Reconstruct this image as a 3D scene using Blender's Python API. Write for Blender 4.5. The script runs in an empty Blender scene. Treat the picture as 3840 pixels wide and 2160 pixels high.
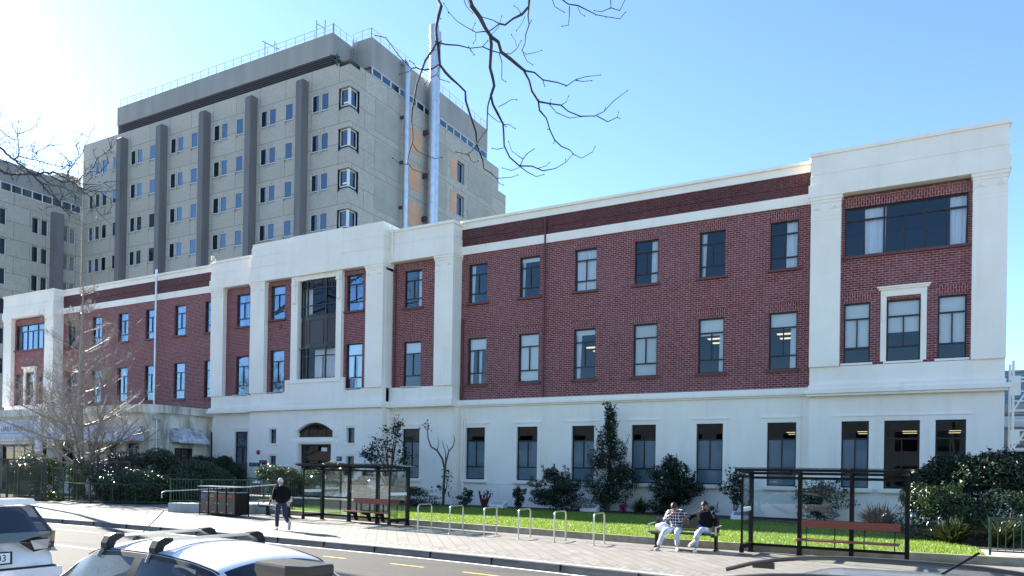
import bpy, bmesh, math, random
import numpy as np
from mathutils import Vector, Matrix, Quaternion
R = math.radians
S = bpy.context.scene
COL = S.collection

# ---------------------------------------------------------------- camera, sky, sun, exposure
cam_d = bpy.data.cameras.new('camera'); cam = bpy.data.objects.new('camera', cam_d); COL.objects.link(cam)
cam_d.sensor_width = 36; cam_d.lens = 2791.57 / 3840 * 36
cam_d.shift_y = (1758.26 - 1080) / 3840
cam_d.clip_start = 0.1; cam_d.clip_end = 4000
yaw, pitch, roll = -0.498298, 0.0038284, 0.01614
fwd = Vector((math.sin(yaw) * math.cos(pitch), math.cos(yaw) * math.cos(pitch), math.sin(pitch)))
rt = Vector((math.cos(yaw), -math.sin(yaw), 0)); up = rt.cross(fwd)
r2 = rt * math.cos(roll) + up * math.sin(roll); u2 = -rt * math.sin(roll) + up * math.cos(roll)
mw = Matrix((r2, u2, -fwd)).transposed().to_4x4(); mw.translation = (0, 0, 2.05)
cam.matrix_world = mw
S.camera = cam

SUN_EL, SUN_AZ = 26.0, -75.5            # azimuth from +Y, clockwise positive
W = bpy.data.worlds.new('World'); S.world = W; W.use_nodes = True
nt = W.node_tree
sky = nt.nodes.new('ShaderNodeTexSky'); sky.sky_type = 'NISHITA'; sky.sun_disc = False
sky.sun_elevation = R(SUN_EL); sky.sun_rotation = R(SUN_AZ); sky.air_density = 1.0; sky.dust_density = 0.18; sky.ozone_density = 4.5
bg = nt.nodes['Background']; bg.inputs[1].default_value = 0.075
nt.links.new(sky.outputs[0], bg.inputs[0])
sl = bpy.data.lights.new('sun', 'SUN'); sl.energy = 5.0; sl.angle = R(0.5); sl.color = (1, 0.95, 0.86)
so = bpy.data.objects.new('sun', sl); COL.objects.link(so); so.location = (-40, 20, 60)
d_ = Vector((-math.sin(R(SUN_AZ)) * math.cos(R(SUN_EL)), -math.cos(R(SUN_AZ)) * math.cos(R(SUN_EL)), -math.sin(R(SUN_EL))))
so.rotation_euler = d_.to_track_quat('-Z', 'Y').to_euler()
S.view_settings.view_transform = 'Standard'; S.view_settings.look = 'None'
S.view_settings.exposure = 2.22; S.view_settings.gamma = 1

# ---------------------------------------------------------------- materials
def newmat(n):
    m = bpy.data.materials.new(n); m.use_nodes = True
    t = m.node_tree; return m, t, t.nodes['Principled BSDF']
def mat(n, c, rough=0.6, metal=0.0, spec=0.5, emit=None):
    m, t, b = newmat(n)
    b.inputs['Base Color'].default_value = (*c, 1); b.inputs['Roughness'].default_value = rough
    b.inputs['Metallic'].default_value = metal; b.inputs['Specular IOR Level'].default_value = spec
    if emit:
        b.inputs['Emission Color'].default_value = (*emit[:3], 1); b.inputs['Emission Strength'].default_value = emit[3]
    return m
def nz(t, scale, detail=4, vec=None, rough=0.6):
    n = t.nodes.new('ShaderNodeTexNoise'); n.inputs['Scale'].default_value = scale; n.inputs['Detail'].default_value = detail
    n.inputs['Roughness'].default_value = rough
    if vec: t.links.new(vec, n.inputs['Vector'])
    return n.outputs['Fac']
def ramp(t, fac, stops):
    r = t.nodes.new('ShaderNodeValToRGB'); e = r.color_ramp.elements
    while len(e) < len(stops): e.new(0.5)
    for el, (p, c) in zip(e, stops): el.position = p; el.color = (*c, 1) if len(c) == 3 else c
    t.links.new(fac, r.inputs[0]); return r.outputs[0]
def mixc(t, fac, a, b, mode='MIX'):
    n = t.nodes.new('ShaderNodeMix'); n.data_type = 'RGBA'; n.blend_type = mode
    for s, v in ((n.inputs[0], fac), (n.inputs[6], a), (n.inputs[7], b)):
        if isinstance(v, (int, float)): s.default_value = v
        elif isinstance(v, tuple): s.default_value = (*v, 1)
        else: t.links.new(v, s)
    return n.outputs[2]
def objco(t, sx=1, sy=1, sz=1):
    c = t.nodes.new('ShaderNodeTexCoord'); m = t.nodes.new('ShaderNodeMapping'); m.inputs['Scale'].default_value = (sx, sy, sz)
    t.links.new(c.outputs['Object'], m.inputs[0]); return m.outputs[0]
def bump(t, b, fac, s=0.3, d=0.02):
    n = t.nodes.new('ShaderNodeBump'); n.inputs['Strength'].default_value = s; n.inputs['Distance'].default_value = d
    t.links.new(fac, n.inputs['Height']); t.links.new(n.outputs[0], b.inputs['Normal'])
def noisy(n, c1, c2, scale=2.0, rough=0.7, sc=(1, 1, 1), bs=0.0, metal=0, lo=0.35, hi=0.65, c3=None, scale3=0.3, spec=0.5):
    m, t, b = newmat(n); v = objco(t, *sc); f = nz(t, scale, 6, v)
    col = ramp(t, f, [(lo, c1), (hi, c2)])
    if c3: col = mixc(t, ramp(t, nz(t, scale3, 4, v), [(0.45, (0, 0, 0)), (0.7, (1, 1, 1))]), col, c3)
    t.links.new(col, b.inputs['Base Color']); b.inputs['Roughness'].default_value = rough; b.inputs['Metallic'].default_value = metal
    b.inputs['Specular IOR Level'].default_value = spec
    if bs: bump(t, b, f, bs)
    return m
def wallco(t):                      # (x+y, z) so that bricks lie level on every vertical face
    c = t.nodes.new('ShaderNodeTexCoord'); s = t.nodes.new('ShaderNodeSeparateXYZ'); t.links.new(c.outputs['Object'], s.inputs[0])
    a = t.nodes.new('ShaderNodeMath'); t.links.new(s.outputs[0], a.inputs[0]); t.links.new(s.outputs[1], a.inputs[1])
    k = t.nodes.new('ShaderNodeCombineXYZ'); t.links.new(a.outputs[0], k.inputs[0]); t.links.new(s.outputs[2], k.inputs[1])
    return k.outputs[0], c.outputs['Object']
def bricks(n, c1, c2, mo, bw, bh, ms, soldier=False, patch=None, rough=0.65, bs=0.4):
    m, t, b = newmat(n); v, ob = wallco(t)
    if soldier:
        mp = t.nodes.new('ShaderNodeMapping'); mp.inputs['Rotation'].default_value = (0, 0, R(90)); t.links.new(v, mp.inputs[0]); v = mp.outputs[0]
    x = t.nodes.new('ShaderNodeTexBrick'); t.links.new(v, x.inputs['Vector'])
    x.inputs['Scale'].default_value = 1; x.inputs['Brick Width'].default_value = bw; x.inputs['Row Height'].default_value = bh
    x.inputs['Mortar Size'].default_value = ms; x.inputs['Mortar Smooth'].default_value = 0.1
    x.inputs['Color1'].default_value = (*c1, 1); x.inputs['Color2'].default_value = (*c2, 1); x.inputs['Mortar'].default_value = (*mo, 1)
    col = x.outputs['Color']
    if patch:
        col = mixc(t, ramp(t, nz(t, 0.45, 6, ob), [(0.45, (0, 0, 0)), (0.8, (0.55, 0.55, 0.55))]), col, patch)
        col = mixc(t, ramp(t, nz(t, 5, 3, ob), [(0.35, (0.45, 0.45, 0.45)), (0.7, (0, 0, 0))]), col, (c2[0] * .55, c2[1] * .5, c2[2] * .5))
    t.links.new(col, b.inputs['Base Color']); b.inputs['Roughness'].default_value = rough; b.inputs['Specular IOR Level'].default_value = .22
    if bs: bump(t, b, x.outputs['Fac'], -bs, 0.01)
    return m
def painted(n):                       # old painted render: broad patches, rain streaks, specks of grime
    m, t, b = newmat(n); v = objco(t); s = objco(t, 1, 1, .07); k = objco(t, 1, 1, .5)
    c = ramp(t, nz(t, .5, 6, v), [(.35, (.90, .82, .71)), (.65, (.96, .89, .79))])
    c = mixc(t, ramp(t, nz(t, 2.6, 5, s), [(.52, (0, 0, 0)), (.72, (.20, .20, .20))]), c, (.62, .57, .49))
    c = mixc(t, ramp(t, nz(t, 1.1, 8, k, .75), [(.60, (0, 0, 0)), (.74, (.20, .20, .20))]), c, (.50, .46, .40))
    c = mixc(t, ramp(t, nz(t, 16, 3, v), [(.72, (0, 0, 0)), (.80, (.35, .35, .35))]), c, (.42, .38, .33))
    t.links.new(c, b.inputs['Base Color']); b.inputs['Roughness'].default_value = .6; b.inputs['Specular IOR Level'].default_value = .3; bump(t, b, nz(t, 3, 5, v), .08); return m
def glassy(n, tint=(0.75, 0.8, 0.8), boost=1.0, add=0.02, ior=1.5, gc=(.95, .97, 1)):
    m, t, b = newmat(n); t.nodes.remove(b)
    out = t.nodes['Material Output']; tr = t.nodes.new('ShaderNodeBsdfTransparent'); gl = t.nodes.new('ShaderNodeBsdfGlossy')
    tr.inputs[0].default_value = (*tint, 1); gl.inputs['Roughness'].default_value = 0.0; gl.inputs[0].default_value = (*gc, 1)
    fr = t.nodes.new('ShaderNodeFresnel'); fr.inputs[0].default_value = ior
    ma = t.nodes.new('ShaderNodeMath'); ma.operation = 'MULTIPLY_ADD'; ma.inputs[1].default_value = boost; ma.inputs[2].default_value = add; ma.use_clamp = True
    t.links.new(fr.outputs[0], ma.inputs[0]); mx = t.nodes.new('ShaderNodeMixShader')
    t.links.new(ma.outputs[0], mx.inputs[0]); t.links.new(tr.outputs[0], mx.inputs[1]); t.links.new(gl.outputs[0], mx.inputs[2])
    t.links.new(mx.outputs[0], out.inputs[0]); return m
def leafmat(n, cols, rough=0.35, trans=0.25, spec=0.5):
    m, t, b = newmat(n); g = t.nodes.new('ShaderNodeNewGeometry')
    k = len(cols); c = ramp(t, g.outputs['Random Per Island'], [(i / max(1, k - 1), x) for i, x in enumerate(cols)])
    t.links.new(c, b.inputs['Base Color']); b.inputs['Roughness'].default_value = rough; b.inputs['Specular IOR Level'].default_value = spec
    if trans:
        tl = t.nodes.new('ShaderNodeBsdfTranslucent'); t.links.new(c, tl.inputs[0]); mx = t.nodes.new('ShaderNodeMixShader'); mx.inputs[0].default_value = trans
        t.links.new(b.outputs[0], mx.inputs[1]); t.links.new(tl.outputs[0], mx.inputs[2]); t.links.new(mx.outputs[0], t.nodes['Material Output'].inputs[0])
    return m
M = {}
def mats():
    M['white'] = painted('painted_render')
    M['cream'] = noisy('stained_render', (.62, .58, .49), (.86, .81, .71), 1.1, .75, (1.3, 1.3, .28), .1, c3=(.30, .29, .25), scale3=1.6)
    M['brick'] = bricks('red_brick', (.255, .046, .040), (.135, .026, .028), (.50, .32, .32), .262, .097, .0125, patch=(.34, .17, .19))
    M['soldier'] = bricks('soldier_brick', (.255, .046, .040), (.135, .026, .028), (.50, .32, .32), .262, .097, .0125, soldier=True, patch=(.36, .21, .22))
    M['brickdark'] = bricks('parapet_brick', (.14, .034, .03), (.085, .02, .022), (.18, .105, .105), .262, .097, .011, patch=(.17, .085, .09))
    M['sill'] = noisy('sill_brick', (.10, .03, .032), (.19, .06, .06), 8, .6)
    M['conc'] = bricks('board_concrete', (.57, .545, .47), (.51, .485, .42), (.27, .255, .22), 3.75, 2.075, .04, patch=(.42, .40, .355), rough=.85, bs=.1)
    M['concd'] = noisy('grey_concrete', (.29, .28, .265), (.36, .35, .33), .6, .85, (1, 1, .2), .05)
    M['concp'] = noisy('panel_concrete', (.36, .35, .30), (.43, .42, .36), .5, .85)
    M['fin'] = noisy('fin_concrete', (.15, .143, .145), (.20, .19, .188), .7, .8, (1, 1, .15))
    M['orange'] = noisy('orange_panel', (.62, .34, .20), (.70, .42, .27), .8, .8)
    M['frame'] = mat('dark_frame', (.016, .012, .012), .4)
    M['wframe'] = mat('white_frame', (.72, .72, .72), .4)
    M['glass'] = glassy('window_glass', (.96, .975, .975), .85, .0, gc=(.68, .84, 1))  # gloss tinted blue, painting deep sky blue into the reflections
    M['tglass'] = glassy('tower_glass', (.6, .66, .7), 2.2, .05, gc=(.7, .85, 1))
    M['cglass'] = glassy('car_glass', (.55, .66, .63), 1.0, .0)
    M['dglass'] = glassy('tinted_glass', (.06, .06, .07), 1.2, .02)
    M['sglass'] = glassy('shelter_glass', (.94, .975, .96), .6, .0)
    M['frost'] = mat('frosted_film', (.20, .29, .35), .45)
    M['curtain'] = noisy('curtain_cloth', (.84, .85, .88), (.92, .92, .94), 3, .9, (6, 1, .3))
    M['blind'] = mat('blind_cloth', (.90, .88, .84), .9)
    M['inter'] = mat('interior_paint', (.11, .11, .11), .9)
    M['lampon'] = mat('lit_ceiling_lamp', (.9, .85, .7), .5, emit=(1, .82, .5, .26))
    M['spandrel'] = mat('brown_panel', (.030, .020, .022), .35)
    M['roof'] = noisy('flat_roof', (.16, .16, .16), (.22, .22, .21), 1, .9)
    M['brownpipe'] = mat('brown_pipe', (.12, .03, .03), .5)
    M['steel'] = mat('brushed_steel', (.62, .61, .58), .28, 1.0)
    M['galv'] = noisy('galvanised_duct', (.50, .52, .55), (.62, .64, .67), 1.5, .38, metal=.75)
    M['alu'] = mat('aluminium', (.58, .58, .57), .4, .7)
    M['black'] = mat('black_paint', (.008, .008, .009), .5, 0, .25)
    M['blackp'] = mat('black_plastic', (.012, .012, .013), .55, 0, .3)
    M['green'] = mat('green_rail_paint', (.022, .065, .035), .45)
    M['louvre'] = mat('louvre_brown', (.06, .045, .045), .6)
    M['lattice'] = noisy('lattice_wood', (.055, .06, .045), (.10, .10, .08), 3, .8)
    M['timber'] = mat('red_timber', (.24, .06, .035), .45)
    M['slat'] = noisy('grey_slat', (.06, .05, .048), (.105, .09, .085), 6, .42, (.4, 6, 6))
    M['post'] = noisy('brown_post', (.10, .05, .035), (.15, .075, .05), 5, .8)
    M['asphalt'] = None; M['bark'] = noisy('bark', (.035, .028, .024), (.075, .062, .052), 30, .8, (1, 1, .4), .3)
    M['barkp'] = noisy('pale_bark', (.20, .17, .14), (.36, .315, .26), 14, .6, (1, 1, .3), .3)
    M['stem'] = mat('stem_bark', (.075, .055, .04), .8)
    M['soil'] = noisy('garden_soil', (.022, .017, .013), (.05, .04, .03), 6, .95, bs=.5)
mats()

# ---------------------------------------------------------------- mesh helpers
class MB:
    def __init__(s): s.v = []; s.f = []
    def add(s, vs, fs):
        n = len(s.v); s.v += [tuple(p) for p in vs]; s.f += [tuple(i + n for i in f) for f in fs]; return s
    def box(s, x0, x1, y0, y1, z0, z1):
        return s.add([(x0, y0, z0), (x1, y0, z0), (x1, y1, z0), (x0, y1, z0), (x0, y0, z1), (x1, y0, z1), (x1, y1, z1), (x0, y1, z1)],
              [(0, 3, 2, 1), (4, 5, 6, 7), (0, 1, 5, 4), (1, 2, 6, 5), (2, 3, 7, 6), (3, 0, 4, 7)])
    def obox(s, c, ax, ay, az, hx, hy, hz):        # oriented box
        c, ax, ay, az = map(Vector, (c, ax, ay, az)); P = []
        for k in (-1, 1):
            for i, j in ((-1, -1), (1, -1), (1, 1), (-1, 1)): P.append(c + ax * hx * i + ay * hy * j + az * hz * k)
        return s.add(P, [(0, 3, 2, 1), (4, 5, 6, 7), (0, 1, 5, 4), (1, 2, 6, 5), (2, 3, 7, 6), (3, 0, 4, 7)])
    def bar(s, a, b, w, h=None, upv=(0, 0, 1)):
        a, b = Vector(a), Vector(b); d = (b - a); L = d.length; d.normalize(); u = Vector(upv)
        if abs(d.dot(u)) > .98: u = Vector((0, 1, 0))
        y = u.cross(d).normalized(); z = d.cross(y); h = h or w
        return s.obox((a + b) / 2, d, y, z, L / 2, w / 2, h / 2)
    def quad(s, *p): return s.add(p, [tuple(range(len(p)))])
    def prism(s, poly, z0, z1):                    # poly CCW in xy
        n = len(poly); v = [(x, y, z0) for x, y in poly] + [(x, y, z1) for x, y in poly]
        return s.add(v, [tuple(range(n))[::-1], tuple(range(n, 2 * n))] + [(i, (i + 1) % n, n + (i + 1) % n, n + i) for i in range(n)])
    def prismx(s, poly, x0, x1):                   # poly in (y,z)
        n = len(poly); v = [(x0, y, z) for y, z in poly] + [(x1, y, z) for y, z in poly]
        return s.add(v, [tuple(range(n)), tuple(range(n, 2 * n))[::-1]] + [(i, n + i, n + (i + 1) % n, (i + 1) % n) for i in range(n)])
    def prismy(s, poly, y0, y1):                   # poly in (x,z)
        n = len(poly); v = [(x, y0, z) for x, z in poly] + [(x, y1, z) for x, z in poly]
        return s.add(v, [tuple(range(n)), tuple(range(n, 2 * n))[::-1]] + [(i, n + i, n + (i + 1) % n, (i + 1) % n) for i in range(n)])
    def tube(s, pts, rad, n=8, cap=True):
        pts = [Vector(p) for p in pts]; m = len(pts)
        if not hasattr(rad, '__len__'): rad = [rad] * m
        T = []
        for i in range(m):
            d = (pts[min(i + 1, m - 1)] - pts[max(i - 1, 0)]); T.append(d.normalized() if d.length > 1e-9 else Vector((0, 0, 1)))
        u = T[0].orthogonal().normalized(); V = []
        for i in range(m):
            if i: u = (u - T[i] * u.dot(T[i])); u = u.normalized() if u.length > 1e-6 else T[i].orthogonal().normalized()
            w = T[i].cross(u)
            for k in range(n):
                a = 2 * math.pi * k / n; V.append(pts[i] + (u * math.cos(a) + w * math.sin(a)) * rad[i])
        F = [(i * n + k, i * n + (k + 1) % n, (i + 1) * n + (k + 1) % n, (i + 1) * n + k) for i in range(m - 1) for k in range(n)]
        if cap: F += [tuple(range(n))[::-1], tuple((m - 1) * n + k for k in range(n))]
        return s.add(V, F)
    def lathe(s, prof, c=(0, 0, 0), n=16, ax='z'):  # prof [(r,h)]
        V = []
        for r, h in prof:
            for k in range(n):
                a = 2 * math.pi * k / n; x, y = r * math.cos(a), r * math.sin(a)
                V.append({'z': (c[0] + x, c[1] + y, c[2] + h), 'y': (c[0] + x, c[1] + h, c[2] - y), 'x': (c[0] + h, c[1] + x, c[2] + y)}[ax])
        F = [(i * n + k, i * n + (k + 1) % n, (i + 1) * n + (k + 1) % n, (i + 1) * n + k) for i in range(len(prof) - 1) for k in range(n)]
        F += [tuple(range(n))[::-1], tuple((len(prof) - 1) * n + k for k in range(n))]
        return s.add(V, F)
    def ball(s, c, r, n=10, m=7, sc=(1, 1, 1)):
        V = [(c[0], c[1], c[2] + r * sc[2])]; 
        for i in range(1, m):
            t = math.pi * i / m
            for k in range(n):
                a = 2 * math.pi * k / n; V.append((c[0] + r * sc[0] * math.sin(t) * math.cos(a), c[1] + r * sc[1] * math.sin(t) * math.sin(a), c[2] + r * sc[2] * math.cos(t)))
        V.append((c[0], c[1], c[2] - r * sc[2])); F = [(0, 1 + k, 1 + (k + 1) % n) for k in range(n)]
        for i in range(m - 2): F += [(1 + i * n + k, 1 + (i + 1) * n + k, 1 + (i + 1) * n + (k + 1) % n, 1 + i * n + (k + 1) % n) for k in range(n)]
        L = len(V) - 1; F += [(L, 1 + (m - 2) * n + (k + 1) % n, 1 + (m - 2) * n + k) for k in range(n)]
        return s.add(V, F)
    def mesh(s, name, m, off=(0, 0, 0), smooth=False):
        me = bpy.data.meshes.new(name)
        v = s.v if not any(off) else [(a - off[0], b - off[1], c - off[2]) for a, b, c in s.v]
        me.from_pydata(v, [], s.f); me.materials.append(M[m] if isinstance(m, str) else m)
        if smooth:
            me.polygons.foreach_set('use_smooth', [True] * len(me.polygons))
            try: me.set_sharp_from_angle(angle=R(smooth if smooth is not True else 40))
            except Exception: pass
        me.update(); return me
    def build(s, name, m, parent=None, world=False, smooth=False, loc=None):
        off = (0, 0, 0)
        if world and parent:
            p = parent; off = [0, 0, 0]
            while p: off = [off[i] + p.location[i] for i in range(3)]; p = p.parent
        o = bpy.data.objects.new(name, s.mesh(name, m, off, smooth)); COL.objects.link(o)
        if parent: o.parent = parent
        if loc: o.location = loc
        return o
def tag(o, label=None, cat=None, group=None, kind=None):
    if label: o['label'] = label
    if cat: o['category'] = cat
    if group: o['group'] = group
    if kind: o['kind'] = kind
    return o
def thing(name, label, cat, loc=(0, 0, 0), rotz=0, group=None):
    o = bpy.data.objects.new(name, None); COL.objects.link(o); o.location = loc; o.rotation_euler = (0, 0, rotz); o.empty_display_size = .2
    return tag(o, label, cat, group)
def solo(name, mb, m, label, cat, loc, group=None, smooth=False, kind=None):      # a thing that is one mesh; mb in world coordinates
    o = bpy.data.objects.new(name, mb.mesh(name, m, loc, smooth)); COL.objects.link(o); o.location = loc
    return tag(o, label, cat, group, kind)
def struct(name, mb, m, smooth=False):
    o = mb.build(name, m, smooth=smooth); o['kind'] = 'structure'; return o
def dup(root, loc, rotz, label=None):
    r = root.copy(); COL.objects.link(r); r.location = loc; r.rotation_euler = (0, 0, rotz)
    if label: r['label'] = label
    for ch in list(root.children):
        c = ch.copy(); COL.objects.link(c); c.parent = r
        for g in ch.children:
            d = g.copy(); COL.objects.link(d); d.parent = c
    return r
def inst(name, me, parent, loc=(0, 0, 0), rotz=0):
    o = bpy.data.objects.new(name, me); COL.objects.link(o); o.parent = parent; o.location = loc
    if rotz: o.rotation_euler = (0, 0, rotz)
    return o
def text(name, body, size, m, parent, loc, rot=(R(90), 0, 0), depth=.004, sx=1.0, align='CENTER'):
    c = bpy.data.curves.new(name, 'FONT'); c.body = body; c.size = size; c.align_x = align; c.align_y = 'CENTER'; c.extrude = depth
    t = bpy.data.objects.new('tmp', c); COL.objects.link(t); bpy.context.view_layer.update()
    me = bpy.data.meshes.new_from_object(t.evaluated_get(bpy.context.evaluated_depsgraph_get())); bpy.data.objects.remove(t)
    me.name = name; me.materials.clear(); me.materials.append(M[m] if isinstance(m, str) else m)
    o = bpy.data.objects.new(name, me); COL.objects.link(o); o.parent = parent; o.location = loc; o.rotation_euler = rot; o.scale = (sx, 1, 1)
    return o
def wall(mb, X0, X1, Z0, Z1, Y, ops, dep=.22, slope=0.0):
    """front skin facing -Y with openings (x0,x1,z0,z1) and their reveals"""
    xs = sorted({X0, X1, *[v for o in ops for v in o[:2]]}); zs = sorted({Z0, Z1, *[v for o in ops for v in (o[2] - slope, o[3])]})
    xs = [x for x in xs if X0 <= x <= X1]; zs = [z for z in zs if Z0 <= z <= Z1]
    for i in range(len(xs) - 1):
        for j in range(len(zs) - 1):
            cx, cz = (xs[i] + xs[i + 1]) / 2, (zs[j] + zs[j + 1]) / 2
            if any(o[0] < cx < o[1] and o[2] - slope < cz < o[3] for o in ops): continue
            mb.quad((xs[i], Y, zs[j]), (xs[i + 1], Y, zs[j]), (xs[i + 1], Y, zs[j + 1]), (xs[i], Y, zs[j + 1]))
    for x0, x1, z0, z1 in [o[:4] for o in ops]:
        b = Y + dep; zf = z0 - slope
        mb.quad((x0, Y, zf), (x0, Y, z1), (x0, b, z1), (x0, b, z0)); mb.quad((x1, Y, zf), (x1, b, z0), (x1, b, z1), (x1, Y, z1))
        mb.quad((x0, Y, zf), (x0, b, z0), (x1, b, z0), (x1, Y, zf)); mb.quad((x0, Y, z1), (x1, Y, z1), (x1, b, z1), (x0, b, z1))
    return mb
def leaves(mb_v, mb_f, C, N, size, rng, asp=.45, fold=.25):
    """append leaf quads: centres C (n,3), outward normals N"""
    n = len(C); r = rng.normal(size=(n, 3)); T = np.cross(N, r); T /= np.linalg.norm(T, axis=1)[:, None] + 1e-9
    B = np.cross(N, T); s = size * rng.uniform(.6, 1.3, n)[:, None]
    v = np.stack([C - T * s * .5, C + B * s * asp * .5 + N * s * fold * .3, C + T * s * .5, C - B * s * asp * .5 + N * s * fold * .3], 1).reshape(-1, 3)
    k = sum(len(a) for a in mb_v); mb_v.append(v); mb_f.append(np.arange(4 * n).reshape(n, 4) + k)
def npmesh(name, V, F, m, off=(0, 0, 0)):
    V = np.concatenate(V) - np.array(off); F = np.concatenate(F); me = bpy.data.meshes.new(name); k = F.shape[1]
    me.vertices.add(len(V)); me.vertices.foreach_set('co', V.ravel().astype(np.float32)); me.loops.add(F.size); me.loops.foreach_set('vertex_index', F.ravel().astype(np.int32))
    me.polygons.add(len(F)); me.polygons.foreach_set('loop_start', np.arange(0, F.size, k, dtype=np.int32)); me.materials.append(M[m] if isinstance(m, str) else m)
    me.update(calc_edges=True); return me
# ---------------------------------------------------------------- the setting
def curve(pts):
    xs, ys = zip(*pts); return lambda x: float(np.interp(x, xs, ys))
def smoothc(pts, n=140):
    xs, ys = map(np.array, zip(*pts)); X = np.linspace(xs[0], xs[-1], n); Y = np.interp(X, xs, ys)
    k = np.ones(7) / 7; Yp = np.pad(Y, 3, mode='edge'); return list(zip(X, np.convolve(Yp, k, 'valid')))
KERB = smoothc([(-150, 13), (-70, 15.6), (-45, 16.35), (-32, 16.5), (-24, 16.5), (-17.2, 16.1), (-13.5, 15.85), (-9.5, 15.5), (-6.5, 15.05), (-4.6, 14.72), (0, 13.9), (8, 12.2), (30, 7), (60, -2)], 260)
LAWN = [(-27.7, 24.45), (-27, 24.3), (-22.6, 23.72), (-16.2, 22.4), (-11.7, 21.85), (-9.1, 21.3), (-6.6, 20.85), (-4.7, 20.8), (-2.5, 20.85), (0, 20.95), (1.5, 21.2), (8, 21.6), (14, 22)]
kf = curve(KERB); lf = curve(LAWN)
def m_asphalt():
    m, t, b = newmat('asphalt'); v = objco(t); f = nz(t, 60, 3, v); g = nz(t, .5, 5, objco(t, .25, 1, 1))
    c = ramp(t, f, [(.3, (.05, .049, .045)), (.7, (.105, .101, .093))]); c = mixc(t, ramp(t, g, [(.35, (.0, .0, .0)), (.7, (.55, .55, .55))]), c, (.085, .081, .075)); c = mixc(t, ramp(t, nz(t, .9, 7, objco(t, .15, 1, 1), .7), [(.56, (0, 0, 0)), (.66, (.5, .5, .5))]), c, (.035, .034, .032))
    t.links.new(c, b.inputs['Base Color']); b.inputs['Roughness'].default_value = .9; b.inputs['Specular IOR Level'].default_value = .15; bump(t, b, f, .5, .01); return m
def m_paver():
    m, t, b = newmat('pavers'); c = t.nodes.new('ShaderNodeTexCoord'); mp = t.nodes.new('ShaderNodeMapping'); mp.inputs['Rotation'].default_value = (0, 0, R(52)); t.links.new(c.outputs['Object'], mp.inputs[0])
    x = t.nodes.new('ShaderNodeTexBrick'); t.links.new(mp.outputs[0], x.inputs['Vector']); x.inputs['Scale'].default_value = 1
    x.inputs['Brick Width'].default_value = .62; x.inputs['Row Height'].default_value = .31; x.inputs['Mortar Size'].default_value = .012; x.inputs['Mortar Smooth'].default_value = .2
    x.inputs['Color1'].default_value = (.225, .205, .178, 1); x.inputs['Color2'].default_value = (.165, .15, .13, 1); x.inputs['Mortar'].default_value = (.06, .056, .05, 1)
    k = mixc(t, ramp(t, nz(t, .6, 6, c.outputs['Object']), [(.4, (0, 0, 0)), (.7, (.5, .5, .5))]), x.outputs['Color'], (.14, .128, .112))
    k = mixc(t, ramp(t, nz(t, 25, 3, c.outputs['Object']), [(.3, (.25, .25, .25)), (.6, (0, 0, 0))]), k, (.15, .14, .13))
    t.links.new(k, b.inputs['Base Color']); b.inputs['Roughness'].default_value = .75; bump(t, b, x.outputs['Fac'], -.4, .006); return m
def m_cobble():
    m, t, b = newmat('small_setts'); c = t.nodes.new('ShaderNodeTexCoord'); mp = t.nodes.new('ShaderNodeMapping'); mp.inputs['Rotation'].default_value = (0, 0, R(38)); t.links.new(c.outputs['Object'], mp.inputs[0])
    x = t.nodes.new('ShaderNodeTexBrick'); t.links.new(mp.outputs[0], x.inputs['Vector']); x.inputs['Scale'].default_value = 1
    x.inputs['Brick Width'].default_value = .21; x.inputs['Row Height'].default_value = .105; x.inputs['Mortar Size'].default_value = .012
    x.inputs['Color1'].default_value = (.26, .245, .215, 1); x.inputs['Color2'].default_value = (.13, .122, .11, 1); x.inputs['Mortar'].default_value = (.09, .085, .08, 1)
    t.links.new(x.outputs['Color'], b.inputs['Base Color']); b.inputs['Roughness'].default_value = .75; return m
def m_grass():
    m, t, b = newmat('lawn_grass'); v = objco(t); f = nz(t, 14, 6, v); g = nz(t, .5, 4, v)
    c = ramp(t, f, [(.3, (.06, .12, .012)), (.52, (.12, .21, .02)), (.75, (.19, .29, .04))]); c = mixc(t, ramp(t, g, [(.5, (0, 0, 0)), (.75, (.6, .6, .6))]), c, (.20, .23, .05))
    t.links.new(c, b.inputs['Base Color']); b.inputs['Roughness'].default_value = .8; bump(t, b, nz(t, 90, 3, v), .8, .03); return m
M['asphalt'] = m_asphalt(); M['paver'] = m_paver(); M['sett'] = m_cobble(); M['grass'] = m_grass()
M['kerb'] = noisy('kerb_face_shaded', (.08, .077, .075), (.13, .125, .12), 3, .8, (.6, 3, 3), .2)  # kerb face, darker than the top: its shade is put into the colour
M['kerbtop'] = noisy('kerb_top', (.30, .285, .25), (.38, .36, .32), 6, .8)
M['lawnkerb'] = noisy('mossy_concrete', (.22, .195, .14), (.36, .325, .25), 4, .85, (1, 1, 1), .2, c3=(.22, .21, .11), scale3=1.2)
M['yellow'] = noisy('yellow_road_paint', (.52, .33, .07), (.62, .42, .10), 30, .7)
M['roadwhite'] = noisy('white_road_paint', (.55, .55, .53), (.72, .72, .7), 20, .7)
M['earth'] = noisy('earth', (.10, .10, .08), (.14, .14, .11), .2, .95)

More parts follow.
